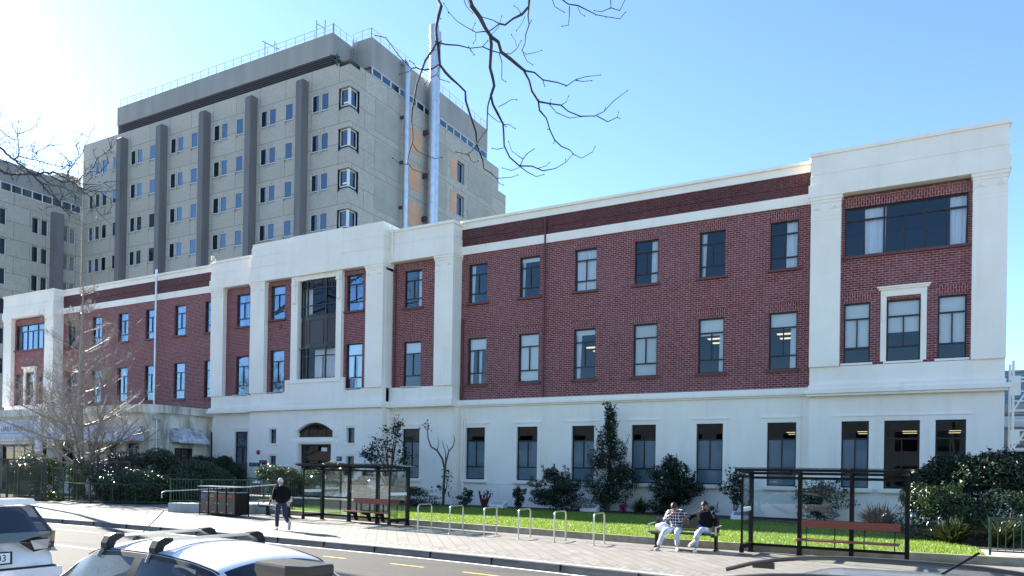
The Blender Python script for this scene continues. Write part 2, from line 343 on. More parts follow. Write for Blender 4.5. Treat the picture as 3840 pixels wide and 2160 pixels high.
mb = MB(); mb.quad((-1500, -1500, -.5), (1500, -1500, -.5), (1500, 1500, -.5), (-1500, 1500, -.5)); struct('ground', mb, 'earth')
NW = 11.6                                                            # road width
def rz(v): return -.13 - .06 * v - .03 * math.sin(0) 
def strip(mb, pts, fa, fb, za, zb, n=1):
    for i in range(len(pts) - 1):
        (xa, ya), (xb, yb) = pts[i], pts[i + 1]
        for j in range(n):
            u, w = j / n, (j + 1) / n; A = lambda y, q: y + fa + (fb - fa) * q; Z = lambda q: za + (zb - za) * q
            mb.quad((xa, A(ya, w), Z(w)), (xb, A(yb, w), Z(w)), (xb, A(yb, u), Z(u)), (xa, A(ya, u), Z(u)))
    return mb
def ribbon(name, fa, fb, za, zb, m, pts=KERB):
    mb = MB()
    for i in range(len(pts) - 1):
        (xa, ya), (xb, yb) = pts[i], pts[i + 1]
        mb.quad((xa, ya + fb, zb), (xb, yb + fb, zb), (xb, yb + fa, za), (xa, ya + fa, za)) if fb < fa else mb.quad((xa, ya + fa, za), (xb, yb + fa, za), (xb, yb + fb, zb), (xa, ya + fb, zb))
    return struct(name, mb, m)
ribbon('road', .06, -NW, -.19, -.2, 'asphalt')
ribbon('road_edge_line', -.02, -.14, -.1845, -.1845, 'roadwhite')
# kerb: sloped face then top, with joints
def kerb(name, s):
    mb = MB(); mt = MB()
    for i in range(len(KERB) - 1):
        (xa, ya), (xb, yb) = KERB[i], KERB[i + 1]
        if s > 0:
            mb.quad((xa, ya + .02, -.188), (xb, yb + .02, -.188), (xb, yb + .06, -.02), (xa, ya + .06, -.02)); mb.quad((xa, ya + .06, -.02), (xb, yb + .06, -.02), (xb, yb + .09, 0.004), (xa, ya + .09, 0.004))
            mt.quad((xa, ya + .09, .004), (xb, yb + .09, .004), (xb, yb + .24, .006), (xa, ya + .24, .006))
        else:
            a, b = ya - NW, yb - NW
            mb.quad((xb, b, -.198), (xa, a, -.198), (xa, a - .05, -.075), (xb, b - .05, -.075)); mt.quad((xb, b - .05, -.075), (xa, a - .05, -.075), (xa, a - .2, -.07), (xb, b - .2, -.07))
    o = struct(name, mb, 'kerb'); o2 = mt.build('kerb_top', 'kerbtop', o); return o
kerb('kerb', 1); kerb('near_kerb', -1)
mb = MB()
for x in np.arange(-34, 4, 1.93): mb.box(x, x + .018, kf(x) + .005, kf(x) + .06, -.188, -.012)
mb.build('kerb_joint', 'black', bpy.data.objects['kerb'])
mb = MB()
for i in range(len(KERB) - 1):
    (xa, ya), (xb, yb) = KERB[i], KERB[i + 1]; mb.quad((xa, ya + .24, 0), (xb, yb + .24, 0), (xb, 60, 0), (xa, 60, 0))
struct('footpath', mb, 'paver')
ribbon('sett_strip', .25, 1.05, .004, .004, 'sett')
mb = MB()
for i in range(len(KERB) - 1):
    (xa, ya), (xb, yb) = KERB[i], KERB[i + 1]; mb.quad((xa, -60, -.07), (xb, -60, -.07), (xb, yb - NW - .2, -.07), (xa, ya - NW - .2, -.07))
struct('near_footpath', mb, 'paver')
mb = MB()                                                             # yellow dashes
for a, b in [(-26.2, -23.6), (-13.32, -12.5), (-11.02, -9.96), (-8.82, -7.75), (-6.7, -5.6), (-4.5, -3.4), (-2.3, -1.2), (-.1, 1), (-15.6, -14.6), (-17.9, -16.9), (-20.2, -19.2)]:
    mb.quad((a, kf(a) - 1.42, -.1865), (b, kf(b) - 1.42, -.1865), (b, kf(b) - 1.33, -.1865), (a, kf(a) - 1.33, -.1865))
struct('road_marking', mb, 'yellow')
mb = MB()
for a, b in [(-30, -16)]:
    for k in range(14): x0 = a + (b - a) * k / 14; x1 = a + (b - a) * (k + 1) / 14; mb.quad((x0, kf(x0) - 4.2, -.189), (x1, kf(x1) - 4.2, -.189), (x1, kf(x1) - 4.1, -.189), (x0, kf(x0) - 4.1, -.189))
struct('lane_marking', mb, 'roadwhite')
# lawn, its kerb, garden bed
LP = [p for p in LAWN if p[0] <= 1.5]
back = [(1.45, 23.6), (.9, 25.2), (.2, 27.0), (-.3, 27.7), (-2.5, 29.8), (-5.8, 31.6), (-11.2, 32.2), (-17.5, 32.8), (-21, 32), (-23.5, 30.5), (-24.2, 27.4), (-28.4, 27.4)]
front = [(x, y + .12) for x, y in LP]
mb = MB(); mb.add([(x, y, .19) for x, y in front + back], [tuple(range(len(front) + len(back)))]); struct('lawn', mb, 'grass')
mb = MB()
LK = smoothc(LAWN, 60)
for i in range(len(LK) - 1):
    (xa, ya), (xb, yb) = LK[i], LK[i + 1]
    mb.quad((xa, ya, 0), (xb, yb, 0), (xb, yb + .015, .205), (xa, ya + .015, .205)); mb.quad((xa, ya + .015, .205), (xb, yb + .015, .205), (xb, yb + .17, .207), (xa, ya + .17, .207)); mb.quad((xa, ya + .17, .207), (xb, yb + .17, .207), (xb, yb + .17, 0), (xa, ya + .17, 0))
struct('lawn_kerb', mb, 'lawnkerb')
bed = [(1.45, 23.6), (.9, 25.2), (.2, 27.0), (-.3, 27.7), (-2.5, 29.8), (-5.8, 31.6), (-11.2, 32.2), (-17.5, 32.8), (-21, 32), (-23.5, 30.5), (-23.5, 35.6), (4, 35.6), (4, 24)][::-1]
mb = MB(); mb.add([(x, y, .185) for x, y in bed], [tuple(range(len(bed)))]); struct('garden_bed', mb, 'soil')
mb = MB(); mb.prism([(1.5, 21.3), (16, 22.1), (16, 60), (4.2, 60), (4.2, 24), (1.5, 23.7)], .0, .17); M['pathc'] = noisy('concrete_path', (.36, .345, .31), (.44, .42, .38), 2, .85); struct('path', mb, 'pathc')
mb = MB(); mb.prism([(-36.5, 30.5), (-30.2, 29.3), (-24.2, 29.6), (-24.2, 36), (-36.5, 36)], .0, .25); struct('entrance_path', mb, 'pathc')
mb = MB(); mb.prism([(-60, 22.5), (-43.6, 23.2), (-42, 24.6), (-39.3, 24.0), (-37.2, 24.8), (-35.6, 25.9), (-35.2, 27.4), (-29.6, 22.4), (-27.4, 24.3), (-31.5, 29), (-37, 30.4), (-42.4, 35), (-60, 35)], 0, .07); struct('planting_bed', mb, 'soil')
# grass blades
rng = np.random.default_rng(5); P = []
poly = np.array(front + back)
def inside(px, py, poly):
    c = np.zeros(len(px), bool); j = len(poly) - 1
    for i in range(len(poly)):
        xi, yi = poly[i]; xj, yj = poly[j]; k = ((yi > py) != (yj > py)) & (px < (xj - xi) * (py - yi) / (yj - yi + 1e-12) + xi); c ^= k; j = i
    return c
px = rng.uniform(-28.5, 1.5, 150000); py = 20.8 + 12 * rng.uniform(0, 1, 150000) ** 1.7; k = inside(px, py, poly); px, py = px[k], py[k]; n = len(px)
h = rng.uniform(.03, .075, n); a = rng.uniform(0, 6.28, n); w = rng.uniform(.006, .014, n); lx, ly = rng.normal(0, .02, (2, n))
V = np.stack([np.stack([px - w * np.cos(a), py - w * np.sin(a), np.full(n, .185)], 1), np.stack([px + w * np.cos(a), py + w * np.sin(a), np.full(n, .185)], 1), np.stack([px + lx, py + ly, .185 + h], 1)], 1).reshape(-1, 3)
M['blade'] = leafmat('grass_blade', [(.10, .18, .012), (.18, .28, .02), (.28, .36, .045), (.15, .25, .02)], .5, .35)
g = bpy.data.objects.new('grass', npmesh('grass', [V], [np.arange(3 * n).reshape(n, 3)], 'blade')); COL.objects.link(g)
tag(g, 'short bright green grass blades of the mown lawn', 'grass', kind='stuff')
# ---------------------------------------------------------------- the brick hospital wing
OB = (-32, 35, 0)
old = thing('brick_building', 'long three storey red brick building with cream pilasters, white ground floor and stepped parapet', 'building', OB)
def lo(x, y, z): return (x - OB[0], y - OB[1], z - OB[2])
wcache = {}
def wmesh(w, h, kind):
    """frame / pane / film meshes for a window w x h, origin at its bottom left corner, facing -Y"""
    k = (round(w, 2), round(h, 2), kind)
    if k in wcache: return wcache[k]
    f = MB(); t = .06; d0, d1 = -.03, .05
    f.box(0, t, d0, d1, 0, h); f.box(w - t, w, d0, d1, 0, h); f.box(t, w - t, d0, d1, 0, t); f.box(t, w - t, d0, d1, h - t, h)
    hb, ht = .245 * h, .735 * h
    if kind == 'plain': pass
    elif kind == 'big':
        ht = .74 * h; f.box(t, w - t, d0, d1, ht - .035, ht + .035)
        for q in (1 / 3, 2 / 3): f.box(w * q - .035, w * q + .035, d0 - .003, d1, t, h - t)
        for q in (1 / 6, .5, 5 / 6): f.box(w * q - .022, w * q + .022, d0, d1, t, ht - .035)
    else:
        f.box(t, w - t, d0, d1, hb - .03, hb + .03); f.box(t, w - t, d0, d1, ht - .03, ht + .03); f.box(w / 2 - .025, w / 2 + .025, d0, d1, hb + .03, ht - .03)
    p = MB().box(t, w - t, .008, .016, t, h - t)
    wcache[k] = (f.mesh('window', 'frame'), p.mesh('pane', 'glass'), None); return wcache[k]
def wavy(x0, x1, z0, z1, y, seed=0, pinch=0.0):
    mb = MB(); n = max(6, int((x1 - x0) / .035)); r = random.Random(seed); ph = r.random() * 6
    def P(i, z):
        u = i / n; x = x0 + (x1 - x0) * u; return (x + pinch * (z1 - z) * (.3 - u), y + .022 * math.sin(u * n * .9 + ph) + .01 * math.sin(u * 31 + ph), z)
    for i in range(n): mb.quad(P(i, z0), P(i + 1, z0), P(i + 1, z1), P(i, z1))
    return mb
def window(x0, x1, z0, z1, y, kind='std', dress='', sill='brick', parent=None, swide=.12):
    w, h = x1 - x0, z1 - z0; f, p, _ = wmesh(w, h, kind); par = parent or old
    o = inst('window', f, par, lo(x0, y, z0)); inst('pane', p, o)
    t = .055; n = 0
    for tok in dress.split():
        n += 1; sd = int(abs(x0) * 37 + z0 * 11) + n
        if tok == 'film':                               # frosted film on the lower lights
            MB().box(t, w - t, .022, .026, t, .735 * h - .03).build('frosted_film', 'frost', o)
        elif tok[0] == 'B':                             # roller blind over the top share
            s = float(tok[1:]); MB().box(t, w - t, .09, .096, h - t - (h - 2 * t) * s, h - t).build('blind', 'blind', o)
        elif tok[0] == 'L': wavy(t, t + w * float(tok[1:]), t, h - t, .12, sd, .05).build('curtain', 'curtain', o, smooth=True)
        elif tok[0] == 'R': wavy(w - t - w * float(tok[1:]), w - t, t, h - t, .12, sd, -.05).build('curtain', 'curtain', o, smooth=True)
        elif tok[0] == 'C':
            a, b = map(float, tok[1:].split('-')); wavy(w * a, w * b, t, h - t, .12, sd, .03).build('curtain', 'curtain', o, smooth=True)
        elif tok == 'V':
            mb = MB(); k = int(w / .09)
            for i in range(k): mb.quad((t + i * .09, .10, .06), (t + i * .09 + .075, .13, .06), (t + i * .09 + .075, .13, h - t), (t + i * .09, .10, h - t))
            mb.build('vertical_blind', 'blind', o)
        elif tok == 'lamp':
            for q in (.25, .62): MB().box(w * .5, w - .1, .9 + q * 1.6, 1.0 + q * 1.6, h - .34 - q * .15, h - .32 - q * .15).build('ceiling_light', 'lampon', o)
        elif tok == 'lamp2':
            MB().box(.15, w * .75, 1.0, 1.3, h * .70, h * .70 + .03).build('ceiling_light', 'lampon', o); MB().box(.1, w * .6, 2.2, 2.5, h * .70, h * .70 + .03).build('ceiling_light', 'lampon', o)
        elif tok == 'star':
            mb = MB(); c = (w * .72, .03, h * .16)
            for q in range(3):
                a = q * R(60); mb.bar((c[0] - .09 * math.cos(a), c[1], c[2] - .09 * math.sin(a)), (c[0] + .09 * math.cos(a), c[1], c[2] + .09 * math.sin(a)), .03, .006)
            mb.build('paper_star', 'wframe', o)
    if sill == 'brick': MB().box(-swide, w + swide, -.24, 0, -.11, -.003).build('sill', 'sill', o)
    elif sill == 'white': MB().box(-.16, w + .16, -.34, 0, -.16, -.003).box(-.12, w + .12, -.29, -.003, -.2, -.161).build('sill', 'white', o)
    elif sill == 'thin': MB().box(-.1, w + .1, -.3, 0, -.09, -.003).build('sill', 'white', o)
    return o
YB = 35.0; RV = .17
ZU, ZL, ZG = (11.33, 13.49), (6.82, 9.40), (1.6, 4.45)
wx = [-21.37 + 3.205 * k for k in range(6)]
wxl = [-64.2 - x for x in wx]
E_U = ['L.2', 'L.15 B.1', 'L.45 R.45', 'R.28 star', 'L.2', 'R.38']
E_L = ['B.25 L.2 C.5-.68', 'B.98 C.2-.6', 'B.1 L.25 lamp2', 'V', 'B.3 R.15 lamp2', 'B.27 R.2 lamp2']
E_G = ['film', 'film', 'film', 'film', 'film', 'film lamp']
brick = MB(); white = MB(); dk = MB()
class Lintels:
    def prismy(s, poly, y0, y1): MB().prismy(poly, y0, y1).build('lintel', 'soldier', old, True)
sold = Lintels()
def flush():                      # one wall mesh per stretch of the front
    for b, n, m_ in ((brick, 'brick_wall', 'brick'), (white, 'rendered_wall', 'white'), (dk, 'brick_parapet', 'brickdark')):
        if b.v: b.build(n, m_, old, True); b.v = []; b.f = []
def wing(xs, X0, X1, dU, dL, dG):
    ops = [(x - .6, x + .6, *ZU) for x in xs] + [(x - .6, x + .6, *ZL) for x in xs]
    wall(brick, X0, X1, 5.9, 14.06, YB, ops, RV)
    wall(white, X0, X1, 0, 5.7, YB, [(x - .62, x + .62, *ZG) for x in xs], RV)
    for i, x in enumerate(xs):
        window(x - .6, x + .6, *ZU, YB + .14, 'std', dU[i % len(dU)]); window(x - .6, x + .6, *ZL, YB + .14, 'std', dL[i % len(dL)])
        window(x - .62, x + .62, *ZG, YB + .14, 'gr', dG[i % len(dG)], 'white')
        for z in (ZU[1], ZL[1]): sold.prismy([(x - .6, z + .003), (x + .6, z + .003), (x + .72, z + .42), (x - .72, z + .42)], YB - .006, YB + .05)
        # raised surround on the rendered ground floor
        a, b, c = x - .82, x + .82, ZG[1]
        white.box(a, a + .2, YB - .025, YB + .01, 1.64, c + .2); white.box(b - .2, b, YB - .025, YB + .01, 1.64, c + .2); white.box(a + .2, b - .2, YB - .025, YB + .01, c, c + .2); white.box(a - .03, b + .03, YB - .06, YB - .0, c + .2, c + .26)
    dk.box(X0, X1, YB - .03, YB + .2, 14.5, 15.46); dk.box(X0, X1, YB - .055, YB - .031, 14.92, 14.97)
    white.box(X0, X1, YB - .07, YB + .2, 14.05, 14.499); white.box(X0, X1, YB - .06, YB + .3, 15.461, 15.8); white.box(X0, X1, YB - .16, YB + .4, 15.801, 15.93)
    white.box(X0, X1, YB - .14, YB + .1, 5.78, 5.96); white.box(X0, X1, YB - .2, YB + .1, 5.66, 5.78); white.box(X0, X1, YB - .1, YB + .1, 5.58, 5.66)
    white.box(X0, X1, YB - .02, YB + .05, 1.36, 1.44)
flush_later = flush
def cap(x0, x1, yf, zt):                                    # pilaster capital
    white.box(x0 - .06, x1 + .06, yf - .07, YB + .1, zt - .14, zt); white.box(x0 - .02, x1 + .02, yf - .035, YB + .1, zt - .27, zt - .141)
    w = (x1 - x0)
    for a in (x0 + .03, x1 - .03 - .34 * w):
        b = a + .34 * w; c = ((a + b) / 2, yf - .09, zt - .44); z0, z1 = zt - .58, zt - .3
        white.add([(a, yf, z0), (b, yf, z0), (b, yf, z1), (a, yf, z1), c], [(0, 1, 4), (1, 2, 4), (2, 3, 4), (3, 0, 4)])
    white.box(x0 - .012, x1 + .012, yf - .012, YB, zt - .84, zt - .78); white.box(x0 - .012, x1 + .012, yf - .012, YB, zt - 1.0, zt - .97)
def pil(x0, x1, yf, z0, zt):
    white.box(x0, x1, yf, YB + .1, z0, zt - .27); cap(x0, x1, yf, zt)
def entab(x0, x1, yf, zb, zt, steps, capw=.1):
    """layered entablature: steps = [(z, setback)] from bottom to top"""
    zz = [zb] + [s[0] for s in steps] + [zt]; sb = [0] + [s[1] for s in steps]
    for i in range(len(sb)): white.box(x0 + sb[i], x1 - sb[i], yf + sb[i], YB + .45, zz[i] + (0.0015 if i else 0), zz[i + 1])
    if capw: white.box(x0 + sb[-1] - capw, x1 - sb[-1] + capw, yf + sb[-1] - capw, YB + .5, zt + .001, zt + .16)
wing(wx, -22.5, -4.1, E_U, E_L, E_G); flush()
wing(wxl, -60.1, -41.7, ['R.5', 'L.45 R.45', 'L.5 R.3', 'R.45', 'L.4 R.4', 'R.6'], ['B.25', 'B.4', 'R.4', 'L.3', 'B.3', ''], ['film', '', 'film', '', '', ''])
flush()
# end pavilions
def pavilion(s):
    X = (lambda x: x) if s > 0 else (lambda x: -64.2 - x)
    def xr(a, b): p, q = X(a), X(b); return (min(p, q), max(p, q))
    Yp = 34.5; A = xr(-4.15, 2.95)
    big = xr(-2.83, 1.67); W3 = [xr(-2.82, -1.80), xr(-1.19, .05), xr(.66, 1.66)]; G3 = [xr(-2.85, -1.79), xr(-1.22, .08), xr(.63, 1.69)]
    zU, zL = (11.40, 13.46), (6.86, 9.42)
    inner = xr(-2.96, 1.8)
    wall(brick, *inner, 6.75, 13.95, Yp, [(*big, *zU)] + [(*w, *zL) for w in W3], .16)
    wall(white, *A, 0, 5.7, Yp, [(*g, 1.6, 4.42) for g in G3], RV)
    for e in A: white.quad((e, Yp, 0), (e, Yp, 5.7), (e, YB + .1, 5.7), (e, YB + .1, 0)) if e == A[0] else white.quad((e, Yp, 0), (e, YB + .1, 0), (e, YB + .1, 5.7), (e, Yp, 5.7))
    window(*big, *zU, Yp + .13, 'big', 'C.17-.35 C.86-.99' if s > 0 else 'C.2-.5 C.6-.95', 'brick', swide=.1)
    for w, dr in zip(W3, ('B.73', 'B.52', 'B.76') if s > 0 else ('', 'B.2', '')): window(*w, *zL, Yp + .13, 'std', dr, 'thin')
    for i, g_ in enumerate(G3):
        window(*g_, 1.6, 4.42, Yp + .13, 'gr', ('film lamp', 'lamp', 'lamp')[i] if s > 0 else '', 'white')
        a, b = g_[0] - .2, g_[1] + .2
        white.box(a, a + .2, Yp - .025, Yp + .01, 1.64, 4.62); white.box(b - .2, b, Yp - .025, Yp + .01, 1.64, 4.62); white.box(a + .2, b - .2, Yp - .025, Yp + .01, 4.42, 4.62); white.box(a - .03, b + .03, Yp - .06, Yp, 4.62, 4.67)
    sold.prismy([(big[0] - .02, zU[1] + .003), (big[1] + .02, zU[1] + .003), (big[1] + .06, 13.83), (big[0] - .06, 13.83)], Yp - .006, Yp + .05)
    for w in (W3[0], W3[2]): sold.prismy([(w[0], zL[1] + .003), (w[1], zL[1] + .003), (w[1] + .1, zL[1] + .42), (w[0] - .1, zL[1] + .42)], Yp - .006, Yp + .05)
    a, b = W3[1]                                            # framed middle window
    white.box(a - .22, a - .002, Yp - .1, Yp + .1, 6.87, 9.55); white.box(b + .002, b + .22, Yp - .1, Yp + .1, 6.87, 9.55); white.box(a - .222, b + .222, Yp - .1, Yp + .1, 9.551, 9.82); white.box(a - .3, b + .3, Yp - .17, Yp + .1, 9.821, 9.9); white.box(a - .36, b + .36, Yp - .23, Yp + .1, 9.901, 9.96)
    for x in (a - .11, b + .11): white.prismy([(x - .07, 8.6), (x, 8.5), (x + .07, 8.6), (x + .07, 9.3), (x - .07, 9.3)], Yp - .15, Yp - .1); white.prismy([(x - .1, 9.6), (x + .1, 9.6), (x, 9.78)], Yp - .13, Yp - .1)
    for p in (xr(-4.15, -2.96), xr(1.8, 2.95)): pil(*p, 34.2, 6.75, 14.02)
    white.box(A[0] + .012, A[1] - .012, 34.35, YB + .1, 5.96, 6.75)
    white.box(A[0] - .02, A[1] + .02, 34.18, YB + .1, 5.78, 5.959); white.box(A[0] - .16, A[1] + .16, 34.1, YB + .1, 5.6, 5.779); white.box(A[0] - .08, A[1] + .08, 34.2, YB + .1, 5.5, 5.599)
    for x in (A[0] + .5, A[1] - .5, *[w[0] - .3 for w in W3[1:]]): pass
    entab(A[0] - .1, A[1] + .1, 34.1, 14.021, 15.78, [(14.55, .06), (14.95, .1), (14.99, .08)], .06)
pavilion(1); flush(); pavilion(-1); flush()
# side bays of the centre, then the centre itself
def sidebay(x0, x1, px, wxc, dU, dL, g):
    Ys = 34.4
    wall(brick, x0, x1, 6.75, 13.9, Ys, [(wxc - .6, wxc + .6, *(11.30, 13.42)), (wxc - .6, wxc + .6, *(6.80, 9.36))], .16)
    window(wxc - .6, wxc + .6, 11.30, 13.42, Ys + .12, 'std', dU); window(wxc - .6, wxc + .6, 6.80, 9.36, Ys + .12, 'std', dL, 'thin')
    for z in (13.42, 9.36): sold.prismy([(wxc - .6, z + .003), (wxc + .6, z + .003), (wxc + .7, z + .4), (wxc - .7, z + .4)], Ys - .006, Ys + .05)
    wall(white, x0, x1, 0, 5.7, Ys, [(wxc - .6, wxc + .6, g, 4.4)], .2)
    window(wxc - .6, wxc + .6, g, 4.4, Ys + .15, 'gr', 'film' if g > 1 else 'lamp', 'white' if g > 1 else '')
    a, b = wxc - .78, wxc + .78; white.box(a, b, Ys - .03, Ys + .01, 4.4, 4.58); white.box(a - .04, b + .04, Ys - .07, Ys, 4.58, 4.64)
    pil(*px, 34.1, 6.75, 13.92)
    white.box(x0 + .02, x1 - .02, 34.22, YB + .1, 5.96, 6.75)
    white.box(x0 - .04, x1 + .04, 34.02, YB + .1, 5.78, 5.959); white.box(x0 - .1, x1 + .1, 33.96, YB + .1, 5.6, 5.779)
    for e in (x0, x1): white.quad((e, Ys, 0), (e, YB, 0), (e, YB, 5.7), (e, Ys, 5.7)); 
    entab(x0 - .08, x1 + .08, 34.0, 13.921, 15.62, [(14.5, .06), (14.92, .1), (14.96, .08)], .06)
sidebay(-41.74, -37.0, (-41.74, -40.56), -39.0, 'L.4 R.3', 'B.3', .55)
sidebay(-26.8, -22.42, (-23.62, -22.42), -25.3, 'R.25', 'B.27', 1.6)
flush()
Yc = 33.8; CX0, CX1 = -37.35, -26.75
brw = [(-35.85, -34.65), (-29.66, -28.44)]
for (a, b), bx, dU, dL in zip(brw, ((-36.1, -33.87), (-29.86, -28.1)), ('B.27 L.1', ''), ('B.3', 'B.3 L.35 R.35')):
    wall(brick, *bx, 6.75, 13.75, Yc, [(a, b, 11.34, 13.46), (a, b, 6.78, 9.42)], .16)
    window(a, b, 11.34, 13.46, Yc + .12, 'std', dU); window(a, b, 6.78, 9.42, Yc + .12, 'std', dL, 'thin')
    for z in (13.46, 9.42): sold.prismy([(a, z + .003), (b, z + .003), (b + .06, z + .28), (a - .06, z + .28)], Yc - .006, Yc + .05)
    brick.build('brick_wall', 'brick', old, True); brick.v = []; brick.f = []
for p in ((-37.35, -36.1), (-28.0, -26.75)): pil(*p, 33.5, 6.75, 13.75)
white.box(CX0 + .02, CX1 - .02, 33.62, 33.95, 5.96, 6.75); white.box(CX0 - .04, CX1 + .04, 33.42, 34.2, 5.78, 5.959); white.box(CX0 - .1, CX1 + .1, 33.36, 34.2, 5.6, 5.779)
white.box(-34.2, -29.5, 33.45, 33.618, 5.97, 7.42); white.box(-34.0, -29.7, 33.4, 33.449, 7.2, 7.43)
for x0, x1 in ((-33.87, -33.33), (-30.26, -29.85)):          # white shafts beside the tall window
    white.box(x0, x1, 33.55, 34.1, 6.8, 13.75); m_ = (x0 + x1) / 2
    white.box(m_ - .1, m_ + .1, 33.45, 33.549, 12.2, 13.3); white.prismy([(m_ - .2, 13.2), (m_ + .2, 13.2), (m_, 13.65)], 33.42, 33.449); white.ball((m_, 33.5, 12.15), .11)
white.box(-33.33, -30.26, 33.6, 34.1, 13.46, 13.75)
for q in range(1, 3): white.box(-33.33 + q * 1.02 - .05, -33.33 + q * 1.02 + .05, 33.57, 33.599, 13.47, 13.74)
entab(CX0 - .08, CX1 + .08, 33.4, 13.751, 15.96, [(14.28, .07), (14.68, .11), (14.71, .09), (15.36, .13), (15.39, .11)], .0)
white.box(CX0 + .07, CX1 - .07, 33.55, YB + .3, 15.961, 16.2); white.box(-33.85, -29.8, 33.44, 33.6, 14.3, 16.201)
# stepped ends catch the sun
# ground floor of the centre with arch and portal
Ye = 33.6
wall(white, CX0, -33.25, 0, 5.7, Ye, [(-35.62, -35.0, 1.5, 2.8), (-35.62, -35.0, 3.58, 4.46)], .3)
wall(white, -30.4, CX1, 0, 5.7, Ye, [(-29.36, -28.74, 1.5, 2.8), (-29.36, -28.74, 3.58, 4.46)], .3)
wall(white, -33.25, -30.4, 0, 3.93, Ye, [(-33.15, -30.5, .25, 3.52)], .3)
n = 20; arc = [(-33.25 + 2.85 * i / n, 4.30 + .5 * (1 - (2 * i / n - 1) ** 2)) for i in range(n + 1)]
for i in range(n):
    (xa, za), (xb, zb) = arc[i], arc[i + 1]
    white.quad((xa, Ye, za), (xb, Ye, zb), (xb, Ye, 5.7), (xa, Ye, 5.7)); white.quad((xa, Ye, za), (xa, Ye + .32, za), (xb, Ye + .32, zb), (xb, Ye, zb))
    white.add([(xa, Ye - .05, za + .02), (xb, Ye - .05, zb + .02), (xb, Ye - .05, zb + .17), (xa, Ye - .05, za + .17), (xa, Ye + .01, za + .02), (xb, Ye + .01, zb + .02), (xb, Ye + .01, zb + .17), (xa, Ye + .01, za + .17)], [(0, 1, 2, 3), (3, 2, 6, 7), (0, 4, 5, 1)])
for x in (-33.25, -30.4): white.quad((x, Ye, 3.93), (x, Ye + .32, 3.93), (x, Ye + .32, 4.3), (x, Ye, 4.3))
white.quad((-33.25, Ye, 3.93), (-30.4, Ye, 3.93), (-30.4, Ye + .32, 3.93), (-33.25, Ye + .32, 3.93))
white.box(-33.6, -33.2, Ye - .06, Ye + .01, .25, 3.62); white.box(-30.46, -30.06, Ye - .06, Ye + .01, .25, 3.62); white.box(-33.6, -30.06, Ye - .065, Ye + .01, 3.621, 3.74)
white.box(-31.98, -31.68, Ye - .12, Ye, 4.8, 5.15); white.box(-33.62, -33.3, Ye - .06, Ye + .01, 3.93, 4.4); white.box(-30.35, -30.03, Ye - .06, Ye + .01, 3.93, 4.4)
for xc in (-35.31, -29.05):
    for z in (4.46, 2.8): white.box(xc - .46, xc + .46, Ye - .05, Ye, z + .1, z + .17); white.box(xc - .44, xc + .44, Ye - .03, Ye + .0, z - 1.0, z - .94)
for e in (CX0, CX1): white.quad((e, Ye, 0), (e, 34.5, 0), (e, 34.5, 5.7), (e, Ye, 5.7))
for e, s_ in ((CX0, -1), (CX1, 1)): white.box(e - .02, e + .02, 33.75, 34.5, 6.75, 13.75)
white.box(-36.1, -35.85, 33.9, 34.2, 6.75, 13.75)
# upper small windows of the centre are framed boxes let into the render
flush()
# tall oriel
f = MB(); gl = MB(); spn = MB()
X = [-33.31, -32.55, -31.08, -30.28]; Yo = 33.62; yl = [Yo + .28, Yo, Yo, Yo + .10]
for z0, z1, top in ((11.27, 13.46, True), (7.45, 9.36, False)):
    for i in range(3):
        a, b = (X[i], yl[i]), (X[i + 1], yl[i + 1])
        gl.quad((a[0], a[1] + .03, z0), (b[0], b[1] + .03, z0), (b[0], b[1] + .03, z1), (a[0], a[1] + .03, z1))
        for z in ((z0 + .03, z1 - .03, z0 + .28 * (z1 - z0), z0 + .74 * (z1 - z0)) if top else (z0 + .03, z1 - .03, z0 + .72 * (z1 - z0))): f.bar((a[0], a[1], z), (b[0], b[1], z), .07, .06)
        if top:
            for q in (.25, .5, .75):
                p = [a[j] + (b[j] - a[j]) * q for j in (0, 1)]; f.bar((p[0], p[1] + .01, z0 + .74 * (z1 - z0)), (p[0], p[1] + .01, z1), .03, .03)
        elif i == 1:
            p = [a[j] + (b[j] - a[j]) * .86 for j in (0, 1)]; f.bar((p[0], p[1] + .01, z0), (p[0], p[1] + .01, z0 + .72 * (z1 - z0)), .05, .04)
    for i in range(4): f.bar((X[i], yl[i], z0), (X[i], yl[i], z1), .08, .08)
for i in range(3):
    a, b = (X[i], yl[i]), (X[i + 1], yl[i + 1])
    spn.add([(a[0], a[1] - .01, 9.36), (b[0], b[1] - .01, 9.36), (b[0], b[1] - .01, 11.27), (a[0], a[1] - .01, 11.27), (a[0], a[1] + .12, 9.36), (b[0], b[1] + .12, 9.36), (b[0], b[1] + .12, 11.27), (a[0], a[1] + .12, 11.27)], [(0, 1, 2, 3), (4, 7, 6, 5), (3, 2, 6, 7), (0, 4, 5, 1)])
    L = ((b[0] - a[0]) ** 2 + (b[1] - a[1]) ** 2) ** .5; u = Vector((b[0] - a[0], b[1] - a[1], 0)) / L; nn = Vector((u.y, -u.x, 0)); c0 = Vector((a[0], a[1], 0)) + nn * .02
    for q0, q1, z0, z1 in ((.12, .88, 9.58, 9.62), (.12, .88, 11.0, 11.04)): spn.bar(c0 + u * L * q0 + Vector((0, 0, z0)), c0 + u * L * q1 + Vector((0, 0, z0)), .04, .04)
    for q in (.12, .88): spn.bar(c0 + u * L * q + Vector((0, 0, 9.58)), c0 + u * L * q + Vector((0, 0, 11.04)), .04, .04)
ow = f.build('oriel_window', 'frame', old, True); gl.build('pane', 'glass', ow, True); spn.build('spandrel_panel', 'spandrel', ow, True)
wavy(-33.2, -32.65, 11.35, 13.0, 34.1, 3).build('curtain', 'curtain', ow, True, True); wavy(-32.45, -30.4, 7.5, 9.3, 34.15, 4).build('curtain', 'curtain', ow, True, True)
MB().box(-33.3, -30.3, 33.66, 34.6, 9.3, 9.34).build('floor_edge', 'inter', ow, True)
